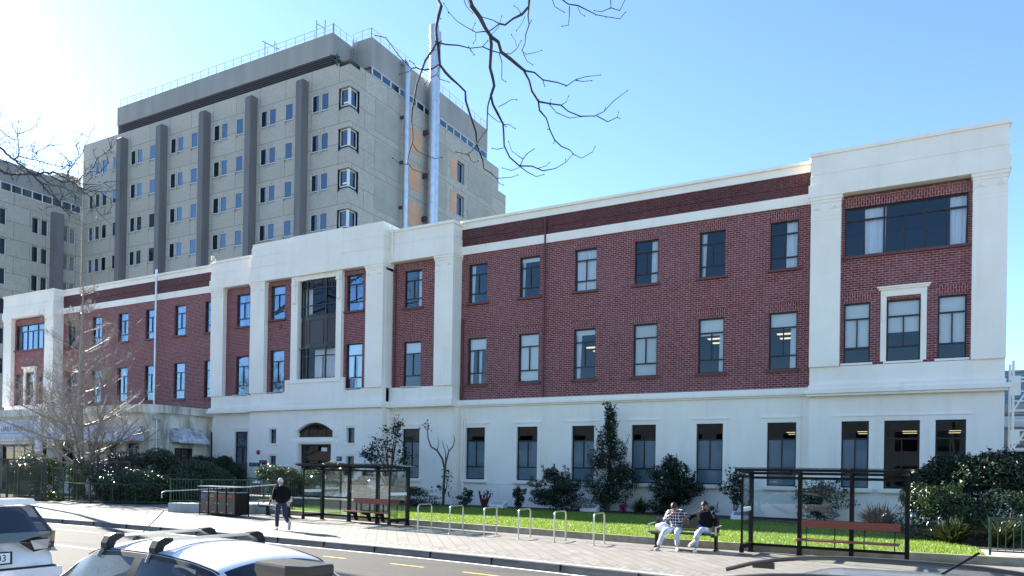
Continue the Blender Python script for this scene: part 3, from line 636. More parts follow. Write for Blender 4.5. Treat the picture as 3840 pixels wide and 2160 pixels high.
# entrance
dd = MB(); dd.box(-33.15, -33.07, Ye + .3, Ye + .36, .25, 3.52); dd.box(-30.58, -30.5, Ye + .3, Ye + .36, .25, 3.52); dd.box(-33.07, -30.58, Ye + .3, Ye + .36, 3.42, 3.52); dd.box(-33.07, -30.58, Ye + .3, Ye + .36, 2.5, 2.58); dd.box(-31.85, -31.78, Ye + .3, Ye + .36, .25, 2.5)
door = dd.build('entrance_door', 'frame', old, True); MB().box(-33.07, -30.58, Ye + .325, Ye + .335, .25, 3.42).build('pane', 'dglass', door, True); MB().box(-31.72, -31.69, Ye + .2, Ye + .25, 1.1, 1.7).build('handle', 'steel', door, True)
MB().box(-31.55, -31.1, Ye + .31, Ye + .318, 3.1, 3.32).build('notice', 'blind', door, True); MB().box(-32.2, -31.95, Ye + .31, Ye + .318, 1.55, 1.85).build('notice', 'blind', door, True)
fm = MB(); a2 = [(x, z - .02) for x, z in arc]
fm.prismy([(-33.25, 3.93)] + [(-30.4, 3.93)] + a2[::-1], Ye + .24, Ye + .26)
fl = fm.build('fanlight', 'dglass', old, True); fb = MB()
for i in range(n): fb.bar((a2[i][0], Ye + .22, a2[i][1] - .04), (a2[i + 1][0], Ye + .22, a2[i + 1][1] - .04), .06, .08)
fb.bar((-33.25, Ye + .22, 3.97), (-30.4, Ye + .22, 3.97), .06, .08)
for x in (-32.5, -31.15): fb.bar((x, Ye + .22, 3.97), (x, Ye + .22, 4.68), .04, .04)
fb.build('frame', 'frame', fl, True)
for xc in (-35.31, -29.05):
    window(xc - .31, xc + .31, 3.58, 4.46, Ye + .24, 'plain', '', 'thin')
    window(xc - .31, xc + .31, 1.5, 2.8, Ye + .24, 'plain', '', 'thin')
# pipes, lights, vents on the facade
for x, y, z0, z1, m_, r in [(-18.1 + .86, 34.9, 5.96, 15.4, 'brownpipe', .05), (-26.5, 34.34, 6.8, 13.8, 'brownpipe', .04), (-22.25, 34.93, 6.0, 10.5, 'brownpipe', .045)]:
    MB().tube([(x, y, z0), (x, y, z1)], r).build('downpipe', m_, old, True, True)
for pts, m_, r in [([(-26.5, 33.95, 14.1), (-26.5, 33.95, 16.0)], 'white', .05), ([(-17.22, 34.88, 1.9), (-17.22, 34.88, 5.5)], 'white', .035), ([(-22.15, 34.85, 5.5), (-22.15, 34.85, 1.6), (-22.0, 34.8, 1.2), (-22.0, 34.8, .5), (-22.1, 34.7, .2)], 'white', .05), ([(-22.0, 34.85, 5.0), (-22.0, 34.85, 1.55)], 'white', .035), ([(-26.55, 33.9, 5.5), (-26.55, 33.9, .4)], 'white', .05)]:
    MB().tube(pts, r).build('downpipe', m_, old, True, True)
lp = MB(); lp.tube([(-48.3, 34.72, 6.0), (-48.3, 34.72, 16.2)], .075, 10).build('vent_pipe', 'galv', old, True, True)
for x in (-41.3, -37.1): MB().bar((x - .12, 33.9, 15.83), (x + .15, 33.7, 15.98), .2, .14).bar((x, 34.1, 15.7), (x, 34, 15.9), .05).build('floodlight', 'white', old, True)
MB().box(-35.05, -34.85, 33.78, 33.82, 10.75, 11.05).build('vent_grille', 'louvre', old, True)
MB().lathe([(.15, 0), (.15, -.05), (.09, -.09)], (-36.5, Ye, 3.02), 16, 'y').build('alarm_bell', mat('alarm_red', (.32, .02, .03), .4), old, True, True)
# shell: returns, roof, floors, rooms
sh = MB()
for x, s_ in ((-67.15, -1), (2.95, 1)): MB().box(x - .15 if s_ > 0 else x, x if s_ > 0 else x + .15, 34.52, 47, 0, 15.2).build('end_wall', 'white', old, True)
sh.box(-67.15, 2.95, 47.001, 47.2, 0, 15.3); sh.build('rear_wall', 'white', old, True)
MB().box(-67.1, 2.9, 35.05, 46.9, 15.0, 15.2).build('flat_roof', 'roof', old, True)
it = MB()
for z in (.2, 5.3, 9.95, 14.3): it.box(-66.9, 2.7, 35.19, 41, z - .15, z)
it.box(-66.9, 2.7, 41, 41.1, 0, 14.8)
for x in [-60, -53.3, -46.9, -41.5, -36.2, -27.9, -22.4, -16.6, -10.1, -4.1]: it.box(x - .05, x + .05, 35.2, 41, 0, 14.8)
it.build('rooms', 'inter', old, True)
# signs on the wall (things of their own)
M['navy'] = mat('navy_sign', (.02, .03, .09), .5); M['signwhite'] = mat('sign_white', (.75, .77, .8), .5); M['signgreen'] = mat('sign_green', (.01, .12, .10), .5); M['signdark'] = mat('sign_charcoal', (.03, .03, .035), .5); M['ink'] = mat('ink_blue', (.02, .03, .12), .5)
def sign(name, label, x0, x1, z0, z1, y, m, lines, ink, cat='sign'):
    t = thing(name, label, cat, ((x0 + x1) / 2, y, z0)); w, h = x1 - x0, z1 - z0
    MB().box(-w / 2, w / 2, -.015, .0, 0, h).build('board', m, t)
    for s, sz, cx, cz in lines: text('lettering', s, sz, ink, t, (cx, -.02, cz), depth=.002)
    return t
sign('number_sign', 'small navy street number sign beside the entrance', -30.2, -29.66, 2.52, 2.78, Ye - .001, 'navy', [('201', .2, 0, .13)], 'signwhite')
sign('smokefree_sign', 'white no smoking notice board right of the entrance', -28.4, -27.25, 2.72, 3.02, Ye - .001, 'signwhite', [('Smokefree Site', .115, -.14, .2), ('Wahi Auahi Kore', .115, -.14, .08)], 'ink')
t_ = bpy.data.objects['smokefree_sign']; MB().lathe([(.12, 0), (.12, -.004), (.105, -.004), (.105, 0)], (.42, -.016, .15), 20, 'y').bar((.34, -.02, .23), (.5, -.02, .07), .02, .004).build('emblem', 'ink', t_)
sign('name_sign', 'dark two line name board behind the left shelter', -28.1, -26.98, 1.45, 2.0, Ye - .07, 'signdark', [('mekaka Hi', .17, .12, .37), ('aka Hineka', .17, .12, .15)], 'signwhite')
sign('dark_plate', 'small dark plate under the street number', -30.35, -29.6, 2.05, 2.3, Ye - .001, 'signdark', [], 'ink')
t_ = sign('green_sign', 'green sign with a pale oval emblem on the white wall', -37.3, -36.4, 2.12, 2.36, Ye - .001, 'signgreen', [], 'ink')
e = MB()
for a0, a1 in ((100, 250), (-70, 80)):
    for i in range(10):
        p = [(.27 * math.cos(R(a0 + (a1 - a0) * q / 10)), -.018, .12 + .085 * math.sin(R(a0 + (a1 - a0) * q / 10))) for q in (i, i + 1)]; e.bar(*p, .022, .004)
e.bar((-.14, -.018, .12), (.14, -.018, .12), .035, .004).build('emblem', 'signwhite', t_)
t_ = thing('notice_case', 'dark red framed notice case beside the green sign', 'notice case', (-36.05, Ye - .001, 1.3)); MB().box(-.28, -.2, -.08, 0, 0, 1.22).box(.2, .28, -.08, 0, 0, 1.22).box(-.2, .2, -.08, 0, 1.14, 1.22).box(-.2, .2, -.08, 0, 0, .08).build('frame', mat('case_red', (.12, .012, .025), .4), t_); MB().box(-.2, .2, -.02, -.002, .08, 1.14).build('panel', 'spandrel', t_); MB().box(-.2, -.16, -.035, -.02, .08, 1.14).box(.16, .2, -.035, -.02, .08, 1.14).box(-.16, .16, -.035, -.02, 1.1, 1.14).build('trim', 'wframe', t_)
# ---------------------------------------------------------------- grey concrete tower behind
OT = (-73, 58, 0); tw = thing('concrete_tower', 'tall grey concrete hospital tower with dark vertical fins and silver flues', 'building', OT)
TX0, TX1, TY, TT = -95.8, -50.94, 58.0, 43.6
fl_ = [41.0 - 4.15 * k for k in range(6)]
wm = {}
def twin(x0, x1, z0, z1, y, face='y', lit=0, X=None, m='wframe'):
    k = (round(x1 - x0, 2), round(z1 - z0, 2), face)
    w, h = x1 - x0, z1 - z0
    if k not in wm:
        f = MB(); t = .07
        f.box(0, t, -.05, .05, 0, h); f.box(w - t, w, -.05, .05, 0, h); f.box(t, w - t, -.05, .05, 0, t); f.box(t, w - t, -.05, .05, h - t, h)
        wm[k] = (f.mesh('window', m), MB().box(t, w - t, -.005, .005, t, h - t).mesh('pane', 'tglass'), MB().box(.02, w - .02, .8, .85, .02, h - .02).mesh('room', 'inter'))
    f, p, r = wm[k]
    if face == 'y': o = inst('window', f, tw, (x0 - OT[0], y - OT[1], z0 - OT[2]))
    else: o = inst('window', f, tw, (X - OT[0], x0 - OT[1], z0 - OT[2]), R(90))
    inst('pane', p, o)
    if lit: MB().box(.15, w - .15, .55, .62, h - .75, h - .62).build('ceiling_light', 'lampon', o)
    return o
cw = MB(); ops = []; mull = MB(); fins = [-88.4 + 7.5 * k for k in range(5)]
wins = []
for k, fx in enumerate(fins):
    for a, b in ((2.3, 3.32), (3.58, 4.62)): wins.append((fx + a, fx + b))
    if k < 4: wins.append((fx + 5.95, fx + 7.1))
for a, b in ((-94.5, -93.6), (-93.2, -92.2), (-91.8, -90.8), (-89.6, -88.6)): wins.append((a, b))
rng_ = random.Random(3)
for zt in fl_:
    for a, b in wins: ops.append((a, b, zt - 1.8, zt))
wall(cw, TX0, TX1 - 1.45, 6, TT, TY, ops, .18, .4)
for zt in fl_:
    for a, b in wins: twin(a, b, zt - 1.8, zt, TY + .1, lit=rng_.random() < .22)
    for x0, x1 in [(fx + 3.34, fx + 3.56) for fx in fins] + [(-93.58, -93.22), (-92.18, -91.82)]: MB().box(x0, x1, TY - .06, TY + .15, zt - 2.2, zt + .05).build('mullion', 'conc', tw, True)
fz = MB()
for x in fins:
    x += 1.0; q = MB(); q.prismx([(TY - 1.0, 5), (TY - 1.0, 42.35), (TY - .8, 42.6), (TY + .05, 42.6), (TY + .05, 5)], x, x + .82); q.build('fin', 'fin', tw, True)
# corner windows
cwg = MB(); cx = TX1
for k, zt in enumerate(fl_):
    z0, z1 = zt - 1.85, zt - .1
    nxt = fl_[k - 1] - 1.95 if k else TT
    cw.box(cx - 1.45, cx, TY, TY + 1.45, z1 + .05, nxt - .45); cw.add([(cx - 1.45, TY, nxt - .45), (cx, TY, nxt - .45), (cx, TY + 1.45, nxt - .45), (cx - 1.45, TY + .32, nxt), (cx - .32, TY + .32, nxt), (cx - .32, TY + 1.45, nxt)], [(0, 1, 4, 3), (1, 2, 5, 4)]) if k else None
    f = MB(); a, b = TY + .3, cx - .3
    for (p, q2) in (((cx - 1.45, a), (b, a)), ((b, a), (b, TY + 1.45))):
        for z in (z0 + .07, z1 - .05): f.bar((*p, z), (*q2, z), .09, .09)
    for p in ((cx - 1.4, a), (b, a), (b, TY + 1.4)): f.bar((*p, z0), (*p, z1), .09 if p != (b, a) else .22)
    o = f.build('corner_window', 'wframe', tw, True)
    g2 = MB(); g2.quad((cx - 1.45, a + .02, z0), (b, a + .02, z0), (b, a + .02, z1), (cx - 1.45, a + .02, z1)); g2.build('pane', 'tglass', o, True); g2 = MB(); g2.quad((b - .02, a, z0), (b - .02, TY + 1.45, z0), (b - .02, TY + 1.45, z1), (b - .02, a, z1)); g2.build('pane', 'tglass', o, True)
    if k in (0, 2): MB().box(cx - 1.3, cx - .8, TY + .6, TY + .66, z0 + .5, z0 + .6).build('ceiling_light', 'lampon', o, True)
cw.box(cx - 1.45, cx, TY, TY + 1.45, 6, fl_[-1] - 1.9)
# side face (facing +X): rows
RX = TX1; sops = [(66.9, 68.0), (78.05, 79.7)]
sf = MB()
zs = sorted({6, TT, *[z for zt in fl_ for z in (zt - 2.7, zt - .1)]}); ys = [TY + 1.45, 66.9, 68.0, 78.05, 79.7, 88.4]
for i in range(len(ys) - 1):
    for j in range(len(zs) - 1):
        ym, zm = (ys[i] + ys[i + 1]) / 2, (zs[j] + zs[j + 1]) / 2
        if any(a < ym < b for a, b in sops) and any(zt - 2.7 < zm < zt - .1 for zt in fl_): continue
        cw.quad((RX, ys[i], zs[j]), (RX, ys[i + 1], zs[j]), (RX, ys[i + 1], zs[j + 1]), (RX, ys[i], zs[j + 1]))
rev = MB()
for zt in fl_:
    for a, b in sops:
        o = twin(a, b, zt - 2.7, zt - .1, 0, 'x', 0, RX - .35)
        MB().box(RX - .42, RX - .3, a, b, zt - 1.95, zt - 1.65).build('transom', 'wframe', o, True)
        rev.quad((RX, a, zt - 2.7), (RX, a, zt - .1), (RX - .4, a, zt - .1), (RX - .4, a, zt - 2.7)); rev.quad((RX, b, zt - 2.7), (RX - .4, b, zt - 2.7), (RX - .4, b, zt - .1), (RX, b, zt - .1)); rev.quad((RX, a, zt - .1), (RX, b, zt - .1), (RX - .4, b, zt - .1), (RX - .4, a, zt - .1)); rev.quad((RX, a, zt - 2.7), (RX - .4, a, zt - 2.7), (RX - .4, b, zt - 2.7), (RX, b, zt - 2.7))
    for a, b in ((68.05, 70.4), (76.6, 78.0)): MB().box(RX, RX + .03, a, b, zt - 2.75, zt - .05).build('orange_panel', 'orange', tw, True)
    for a, b in ((62.0, 66.4), (72.6, 75.8), (80.6, 86.6)): MB().box(RX, RX + .035, a, b, zt - 2.95, zt + .25).build('wall_panel', 'concp', tw, True)
rev.build('reveal', 'concd', tw, True)
cw.box(RX - 3, RX, 88.4, 90.5, 6, 40.6)
cw.quad((TX0, 88.4, 6), (TX0, TY, 6), (TX0, TY, TT), (TX0, 88.4, TT)); cw.quad((TX1, 88.4, 6), (TX0, 88.4, 6), (TX0, 88.4, TT), (TX1, 88.4, TT)); cw.quad((TX0, TY, TT), (TX1, TY, TT), (TX1, 88.4, TT), (TX0, 88.4, TT))
cw.build('concrete_wall', 'conc', tw, True)
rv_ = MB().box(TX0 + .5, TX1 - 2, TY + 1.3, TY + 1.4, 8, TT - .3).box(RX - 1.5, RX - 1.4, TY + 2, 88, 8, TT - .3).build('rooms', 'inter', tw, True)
# penthouse, louvre, ribbon of windows
ph = MB(); ph.box(-89.3, -53.6, 58.3, 63, 44.9, 47.2); MB().box(-92.4, -88.8, 60.5, 66, TT, 46.6).build('stair_head', 'concd', tw, True); ph.box(-53.62, -50.95, 61.3, 85.3, 44.5, 47.6); ph.box(-87, -53.65, 63.01, 84, TT, 47.0); ph.box(-53.64, -51.4, 61.6, 85, TT + .001, 44.499)
ph.build('penthouse', 'concd', tw, True)
lv = MB()
for k in range(5): lv.box(-89.2, -53.7, 58.32 + .0, 58.5, 43.72 + k * .24, 43.84 + k * .24); lv.box(-53.7, -53.55, 58.45, 61.2, 43.72 + k * .24, 43.84 + k * .24)
lv.build('louvre', 'louvre', tw, True); MB().box(-89, -53.8, 58.6, 63, TT + .01, 44.9).build('louvre_backing', 'black', tw, True)
rb = MB(); rp = MB()
for k in range(15):
    y = 61.35 + k * 1.57; rb.box(-51.0, -50.9, y, y + .12, 43.62, 44.48)
rb.box(-51.0, -50.9, 61.3, 85.3, 43.6, 43.68); rb.box(-51, -50.9, 61.3, 85.3, 44.42, 44.5)
o = rb.build('ribbon_window', 'wframe', tw, True); MB().box(-51.02, -50.98, 61.3, 85.3, 43.65, 44.45).build('pane', 'tglass', o, True)
# roof rails, ladder, bracket, scaffold stubs
rl = MB()
def rail(a, b, n, h=1.0):
    a, b = Vector(a), Vector(b); rl.bar(a + Vector((0, 0, h)), b + Vector((0, 0, h)), .06); rl.bar(a + Vector((0, 0, h * .5)), b + Vector((0, 0, h * .5)), .035)
    for i in range(n + 1): p = a.lerp(b, i / n); rl.bar(p, p + Vector((0, 0, h)), .05)
rail((-89, 58.5, 47.2), (-53.7, 58.5, 47.2), 26); rail((-53.7, 58.5, 47.2), (-53.7, 61.4, 47.2), 3); rail((-53.6, 61.4, 47.6), (-51.1, 61.4, 47.6), 2); rail((-51.1, 61.4, 47.6), (-51.1, 85.2, 47.6), 16)
for x, h in ((-56.05, 2.0), (-54.85, 1.7), (-53.75, 1.1), (-63.6, 1.7), (-62.1, 1.4)): rl.bar((x, 58.45, 47.0), (x, 58.45, 47.2 + h), .09)
rl.bar((-63.9, 58.4, 49.0), (-61.6, 58.6, 47.6), .16); rl.bar((-56, 58.4, 48.8), (-54.8, 58.5, 47.9), .14)
for x in (-53.3, -52.9): rl.bar((x, 60.6, 44), (x, 61.2, 47.9), .05)
for k in range(9): rl.bar((-53.3, 60.65 + k * .07, 44.3 + k * .42), (-52.9, 60.65 + k * .07, 44.3 + k * .42), .04)
rl.build('roof_railing', 'galv', tw, True)
MB().bar((-52.6, 57.85, 43.3), (-52.6, 57.85, 44.5), .12).bar((-53.3, 57.6, 44.4), (-52.3, 57.9, 44.1), .14).bar((-53.3, 57.6, 44.3), (-52.6, 57.85, 43.6), .1).build('bracket', 'green', tw, True)
for y, x, r, zt in ((66.5, -50.2, .33, 46.6), (71.25, -50.0, .50, 53.8), (72.25, -50.2, .38, 53.6)):
    q = MB(); n = 16
    if zt < 50: q.tube([(x, y, 6), (x, y, 45.8), (x, y, 46.6), (x - .25, y, 47.2), (x - .8, y, 47.4), (x - 1.8, y, 47.4)], r, n)
    else: q.tube([(x, y, 6), (x, y, zt)], r, n); q.lathe([(r + .05, 0), (r + .05, 1.6)], (x, y, zt - 1.62), n)
    for z in range(9, int(zt) - 2, 6): q.lathe([(r + .03, 0), (r + .03, .12)], (x, y, z), n)
    q.build('flue', 'galv', tw, True, True)
for z in (26, 31, 36, 41):
    for y0, h_ in ((70.6, .5), (66.2, .3)): MB().box(-50.94, -50.3, y0, y0 + .2, z, z + h_).build('pipe_bracket', 'louvre', tw, True)

# ---------------------------------------------------------------- grey wing at the left, facing +X
OLB = (-100, 52, 0); lb = thing('concrete_wing', 'lower grey concrete block with a ribbon of top windows joined to the tower', 'building', OLB)
LX = -95.85; cw = MB(); Lf = [32.5 - 3.56 * k for k in range(6)]
Ly = [(48.0, 48.95), (51.85, 52.7), (52.95, 53.8), (55.55, 56.35), (56.5, 57.25)]
zs = sorted({4, 38.15, *[z for t in Lf for z in (t - 2.0, t)]}); ys = sorted({46.5, 58.06, *[v for p in Ly for v in p]})
for i in range(len(ys) - 1):
    for j in range(len(zs) - 1):
        ym, zm = (ys[i] + ys[i + 1]) / 2, (zs[j] + zs[j + 1]) / 2
        if any(a < ym < b for a, b in Ly) and any(t - 2.0 < zm < t for t in Lf): continue
        cw.quad((LX, ys[i], zs[j]), (LX, ys[i + 1], zs[j]), (LX, ys[i + 1], zs[j + 1]), (LX, ys[i], zs[j + 1]))
for t in Lf:
    for a, b in Ly:
        f = MB(); 
        f.box(LX - .3, LX - .2, a, a + .08, t - 2, t); f.box(LX - .3, LX - .2, b - .08, b, t - 2, t); f.box(LX - .3, LX - .2, a, b, t - .08, t); f.box(LX - .3, LX - .2, a, b, t - 2, t - 1.92)
        o = f.build('window', 'wframe', lb, True); MB().box(LX - .26, LX - .24, a + .08, b - .08, t - 1.92, t - .08).build('pane', 'tglass', o, True)
        for p in (a, b): cw.quad((LX, p, t - 2), (LX - .3, p, t - 2), (LX - .3, p, t), (LX, p, t))
        cw.quad((LX, a, t - 2), (LX, b, t - 2), (LX - .3, b, t - 2), (LX - .3, a, t - 2)); cw.quad((LX, a, t), (LX - .3, a, t), (LX - .3, b, t), (LX, b, t))
cw.quad((LX, 46.5, 4), (LX, 46.5, 38.15), (-110, 46.5, 38.15), (-110, 46.5, 4)); cw.quad((LX, 46.5, 38.15), (LX, 58.06, 38.15), (-110, 58.06, 38.15), (-110, 46.5, 38.15)); cw.build('concrete_wall', 'conc', lb, True)
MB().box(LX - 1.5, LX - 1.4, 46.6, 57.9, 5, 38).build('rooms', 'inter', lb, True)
MB().box(LX - .0, LX + .9, 54.0, 55.2, 4, 33.6).build('fin', 'fin', lb, True)
MB().box(LX, LX + .06, 46.5, 57.95, 35.6, 38.1).build('parapet_panel', 'concd', lb, True)
rb = MB(); rb.box(LX, LX + .08, 46.5, 57.9, 34.55, 34.63); rb.box(LX, LX + .08, 46.5, 57.9, 35.5, 35.58)
for k in range(10): rb.box(LX + .001, LX + .09, 46.9 + k * 1.2, 47.0 + k * 1.2, 34.63, 35.5)
o = rb.build('ribbon_window', 'wframe', lb, True); MB().box(LX + .01, LX + .03, 46.5, 57.9, 34.6, 35.55).build('pane', 'tglass', o, True)
MB().box(-104, -97, 56, 58.5, 38.2, 39.6).build('plant_room', 'concd', lb, True)

# ---------------------------------------------------------------- cafe annex in front of the left wing
OA = (-52, 31, 0); an = thing('cafe_annex', 'single storey stained cream cafe annex with sloping awnings at left', 'building', OA)
aw = MB(); AX, AY = -42.6, 30.3
fw = [(-59.7, -54.1, .1, 3.46), (-52.2, -50.55, .9, 3.55), (-48.9, -47.6, .9, 3.5), (-46.9, -45.75, .9, 3.5), (-44.9, -43.5, .9, 3.5)]
wall(aw, -68, AX, 0, 5.35, AY, fw, .25)
swn = (32.15, 33.5, .9, 3.25)
for y0, y1, z0, z1 in ((AY, 32.15, 0, 5.35), (33.5, 35, 0, 5.35), (32.15, 33.5, 0, .9), (32.15, 33.5, 3.25, 5.35)): aw.quad((AX, y0, z0), (AX, y1, z0), (AX, y1, z1), (AX, y0, z1))
aw.box(-68, AX + .08, AY - .1, 35, 5.3501, 5.45); aw.prism([(-68, AY - .28), (AX - .5, AY - .28), (AX + .28, AY + .5), (AX + .28, 35), (-68, 35)], 5.4501, 5.95)
aw.box(-60.3, -53.9, AY - .08, AY + .01, 3.461, 3.58); aw.box(-60.1, -54, AY - .13, AY + .01, 3.7, 3.78)
aw.build('wall', 'cream', an, True)
MB().box(-67, AX - .3, AY + .4, 34.6, 5.3, 5.38).box(-67, AX - .4, 34.7, 34.75, 0, 5.3).build('ceiling', 'inter', an, True)
for a, b, z0, z1 in fw[1:]:
    f = MB(); f.box(a, a + .07, AY + .2, AY + .27, z0, z1); f.box(b - .07, b, AY + .2, AY + .27, z0, z1); f.box(a, b, AY + .2, AY + .265, z1 - .07, z1); f.box(a, b, AY + .2, AY + .265, z0, z0 + .07); f.box((a + b) / 2 - .03, (a + b) / 2 + .03, AY + .21, AY + .26, z0, z1)
    o = f.build('window', 'frame', an, True); MB().box(a, b, AY + .23, AY + .24, z0, z1).build('pane', 'glass', o, True)
f = MB()
for x in (-59.7, -58.3, -56.9, -55.5, -54.17): f.box(x, x + .08, AY + .2, AY + .28, .1, 3.46)
f.box(-59.7, -54.1, AY + .2, AY + .27, 3.3, 3.46); f.box(-59.7, -54.1, AY + .2, AY + .27, .1, .5)
dr = f.build('folding_door', 'frame', an, True); MB().box(-59.7, -54.1, AY + .23, AY + .24, .5, 3.3).build('pane', 'dglass', dr, True); MB().box(-54.9, -54.3, AY + .15, AY + .16, 2.0, 2.45).build('notice', 'signwhite', dr, True)
f = MB(); 
for y in (32.15, 32.8, 33.43): f.box(AX - .25, AX - .18, y, y + .07, .9, 3.25)
f.box(AX - .25, AX - .18, 32.15, 33.5, 3.15, 3.25); o = f.build('window', 'frame', an, True); MB().box(AX - .22, AX - .21, 32.15, 33.5, .9, 3.2).build('pane', 'dglass', o, True)
M['awning'] = noisy('awning_sheet', (.50, .55, .62), (.66, .70, .76), 2.2, .5, (1, 1, 1), 0, c3=(.20, .21, .22), scale3=3.2)
def awning(x0, x1, side=False):
    mb = MB()
    if not side: P = lambda x, o, z: (x, AY - o, z)
    else: P = lambda x, o, z: (AX + o, x, z)
    mb.add([P(x0 - .15, .02, 4.55), P(x1 + .15, .02, 4.55), P(x1 + .15, 1.0, 3.62), P(x0 - .15, 1.0, 3.62), P(x0 - .15, .02, 3.62), P(x1 + .15, .02, 3.62)], [(0, 3, 2, 1), (0, 4, 3), (1, 2, 5), (3, 4, 5, 2)])
    mb.add([P(x0 - .15, 1.0, 3.62), P(x1 + .15, 1.0, 3.62), P(x1 + .15, 1.0, 3.55), P(x0 - .15, 1.0, 3.55)], [(0, 1, 2, 3)])
    return mb.build('awning', 'awning', an, True)
aws = [awning(-53.0, -50.3), awning(-49.3, -47.4), awning(-46.9, -45.4), awning(-45.1, -43.2), awning(31.9, 34.0, True)]
M['letter'] = mat('dark_lettering', (.05, .055, .08), .5)
tx = text('lettering', 'DAILY DOSE', .34, 'letter', aws[0], (-51.7 - OA[0], AY - .8 - OA[1], 3.84), (R(43.5), 0, 0), .003, .82)
MB().tube([(AX + .08, 30.75, .2), (AX + .08, 30.75, 5.1)], .06).box(AX, AX + .25, 30.5, 31.0, 5.0, 5.3).build('downpipe', 'alu', an, True, False)
t_ = thing('cafe_sign', 'pale blue cafe fascia board above the dark doors', 'sign', (-57, AY - .02, 3.95)); MB().box(-3.0, 2.7, -.06, 0, 0, 1.28).build('board', noisy('weathered_board', (.42, .47, .58), (.55, .60, .70), 2, .6, (3, 1, .3)), t_)
text('lettering', 'DAILY DOSE', .5, 'letter', t_, (-.95, -.07, .62), depth=.004, sx=1.05); MB().box(-2.6, .7, -.066, -.06, .3, .33).build('underline', 'letter', t_)
t_ = thing('oval_sign', 'oval white hanging sign for express coffee', 'sign', (-53.0, 29.4, 2.35)); q = MB(); P = [(.42 * math.cos(a * R(12)), .72 + .78 * math.sin(a * R(12))) for a in range(30)]; q.prismy(P, -.09, .0); q.build('board', 'signwhite', t_)
q = MB(); P2 = [(.44 * math.cos(a * R(12)) + .06, .72 + .8 * math.sin(a * R(12))) for a in range(30)]; q.prismy(P2, .001, .22); q.build('rim', 'black', t_); MB().bar((.3, .1, .72), (.3, .95, .8), .06).build('bracket', 'black', t_)
text('lettering', 'EXPRESS', .165, 'letter', t_, (0, -.095, .78), depth=.003); text('lettering', 'COFFEE', .165, 'letter', t_, (0, -.095, .50), depth=.003)

# ---------------------------------------------------------------- beyond the right end
rbk = thing('grey_outbuilding', 'low grey building with white windows beyond the scaffold', 'building', (7, 58, 0))
MB().box(4.2, 26, 60, 72, .1, 5.6).build('wall', 'concp', rbk, True); MB().box(4.0, 26, 59.8, 72.2, 5.601, 6.3).build('parapet', 'white', rbk, True); MB().box(4.1, 26, 59.6, 60, 4.35, 4.75).build('fascia', 'concd', rbk, True)
for x in (5.0, 7.4, 9.8):
    f = MB(); f.box(x, x + 2, 59.9, 59.99, .9, 1.0); f.box(x, x + 2, 59.9, 59.99, 2.2, 2.3); f.box(x, x + 2, 59.9, 59.99, 4.1, 4.2)
    for q in (0, .42, 1.9): f.box(x + q, x + q + .1, 59.89, 59.985, .9, 4.2)
    o = f.build('window', 'wframe', rbk, True); MB().box(x, x + 2, 59.95, 59.97, .9, 4.2).build('pane', 'dglass', o, True)
gb = thing('glass_link', 'blue glazed upper walkway with grey tube beneath', 'walkway', (8, 52, 0)); f = MB(); f.box(3.6, 20, 51.7, 54, 6.25, 6.5); f.box(3.6, 20, 51.75, 54, 8.3, 8.4)
for k in range(9): f.box(3.6, 20, 51.72, 51.78, 6.6 + k * .21, 6.64 + k * .21)
f.build('frame', 'concd', gb, True); MB().box(3.6, 20, 51.85, 51.9, 6.5, 8.3).build('pane', mat('blue_glass', (.10, .33, .55), .15), gb, True); MB().tube([(3.6, 51.7, 6.1), (20, 51.7, 6.1)], .38, 12).build('tube', 'concd', gb, True, True)
for x in (9, 19): MB().box(x, x + .4, 52, 52.4, .1, 6.2).build('column', 'concd', gb, True)
sc = thing('scaffold_tower', 'white tubular scaffold tower beside the building end', 'scaffold', (5.4, 47, .1))
q = MB(); W0, W1, D0, D1 = 4.3, 6.6, 46, 47.6
for x in (W0, 5.4, W1):
    for y in (D0, D1): MB().tube([(x, y, .1), (x, y, 8.2)], .06, 8).build('standard', 'white', sc, True, True)
for z in (1.6, 3.6, 5.6, 7.3):
    for y in (D0, D1): q.tube([(W0, y, z), (W1, y, z)], .05, 6)
    for x in (W0, 5.4, W1): q.tube([(x, D0, z), (x, D1, z)], .05, 6)
for k, z in enumerate((.2, 1.6, 3.6, 5.6)):
    q.tube([(W0, D0, z), (5.4, D0, z + 1.9)], .045, 6); q.tube([(5.4, D0, z + 1.9), (W1, D0, z)], .045, 6)
    for s_ in (.5, 1.0, 1.5): q.tube([(W0, D0, z + s_), (5.4, D0, z + s_)], .04, 6)
q.build('ledgers', 'white', sc, True, True)
for z in (3.62, 5.62): MB().box(W0, W1, D0, D1, z, z + .06).build('platform', 'alu', sc, True)
MB().box(W0 - .1, W0 + .32, D0 - .06, D0 - .02, 6.4, 7.4).build('white_sheet', 'white', sc, True); MB().box(W0 - .1, W0 + .3, D0 - .06, D0 - .02, 3.9, 4.6).build('white_sheet', 'white', sc, True)
hd = thing('hoarding', 'white site hoarding with a teal band behind the big bush', 'hoarding', (6, 40, .1)); MB().box(3.4, 9, 40, 40.08, .1, 2.4).build('panel', 'white', hd, True); MB().box(3.4, 9, 39.96, 39.999, 2.15, 2.5).build('band', mat('teal_band', (.05, .36, .30), .5), hd, True)
ws = thing('warning_sign', 'yellow triangle sign warning of pedestrians at the right edge', 'sign', (3.95, 30, .17)); MB().box(-.05, .05, .02, .08, 0, 3.3).build('post', 'alu', ws)
M['sgny'] = mat('sign_yellow', (.55, .40, .12), .5); MB().box(-.5, .62, -.02, .02, 2.32, 3.42).build('board', 'sgny', ws)
q = MB(); T = [(-.38, 2.75), (.5, 2.75), (.06, 3.36)]
for i in range(3): q.bar((T[i][0], -.026, T[i][1]), (T[(i + 1) % 3][0], -.026, T[(i + 1) % 3][1]), .075, .008)
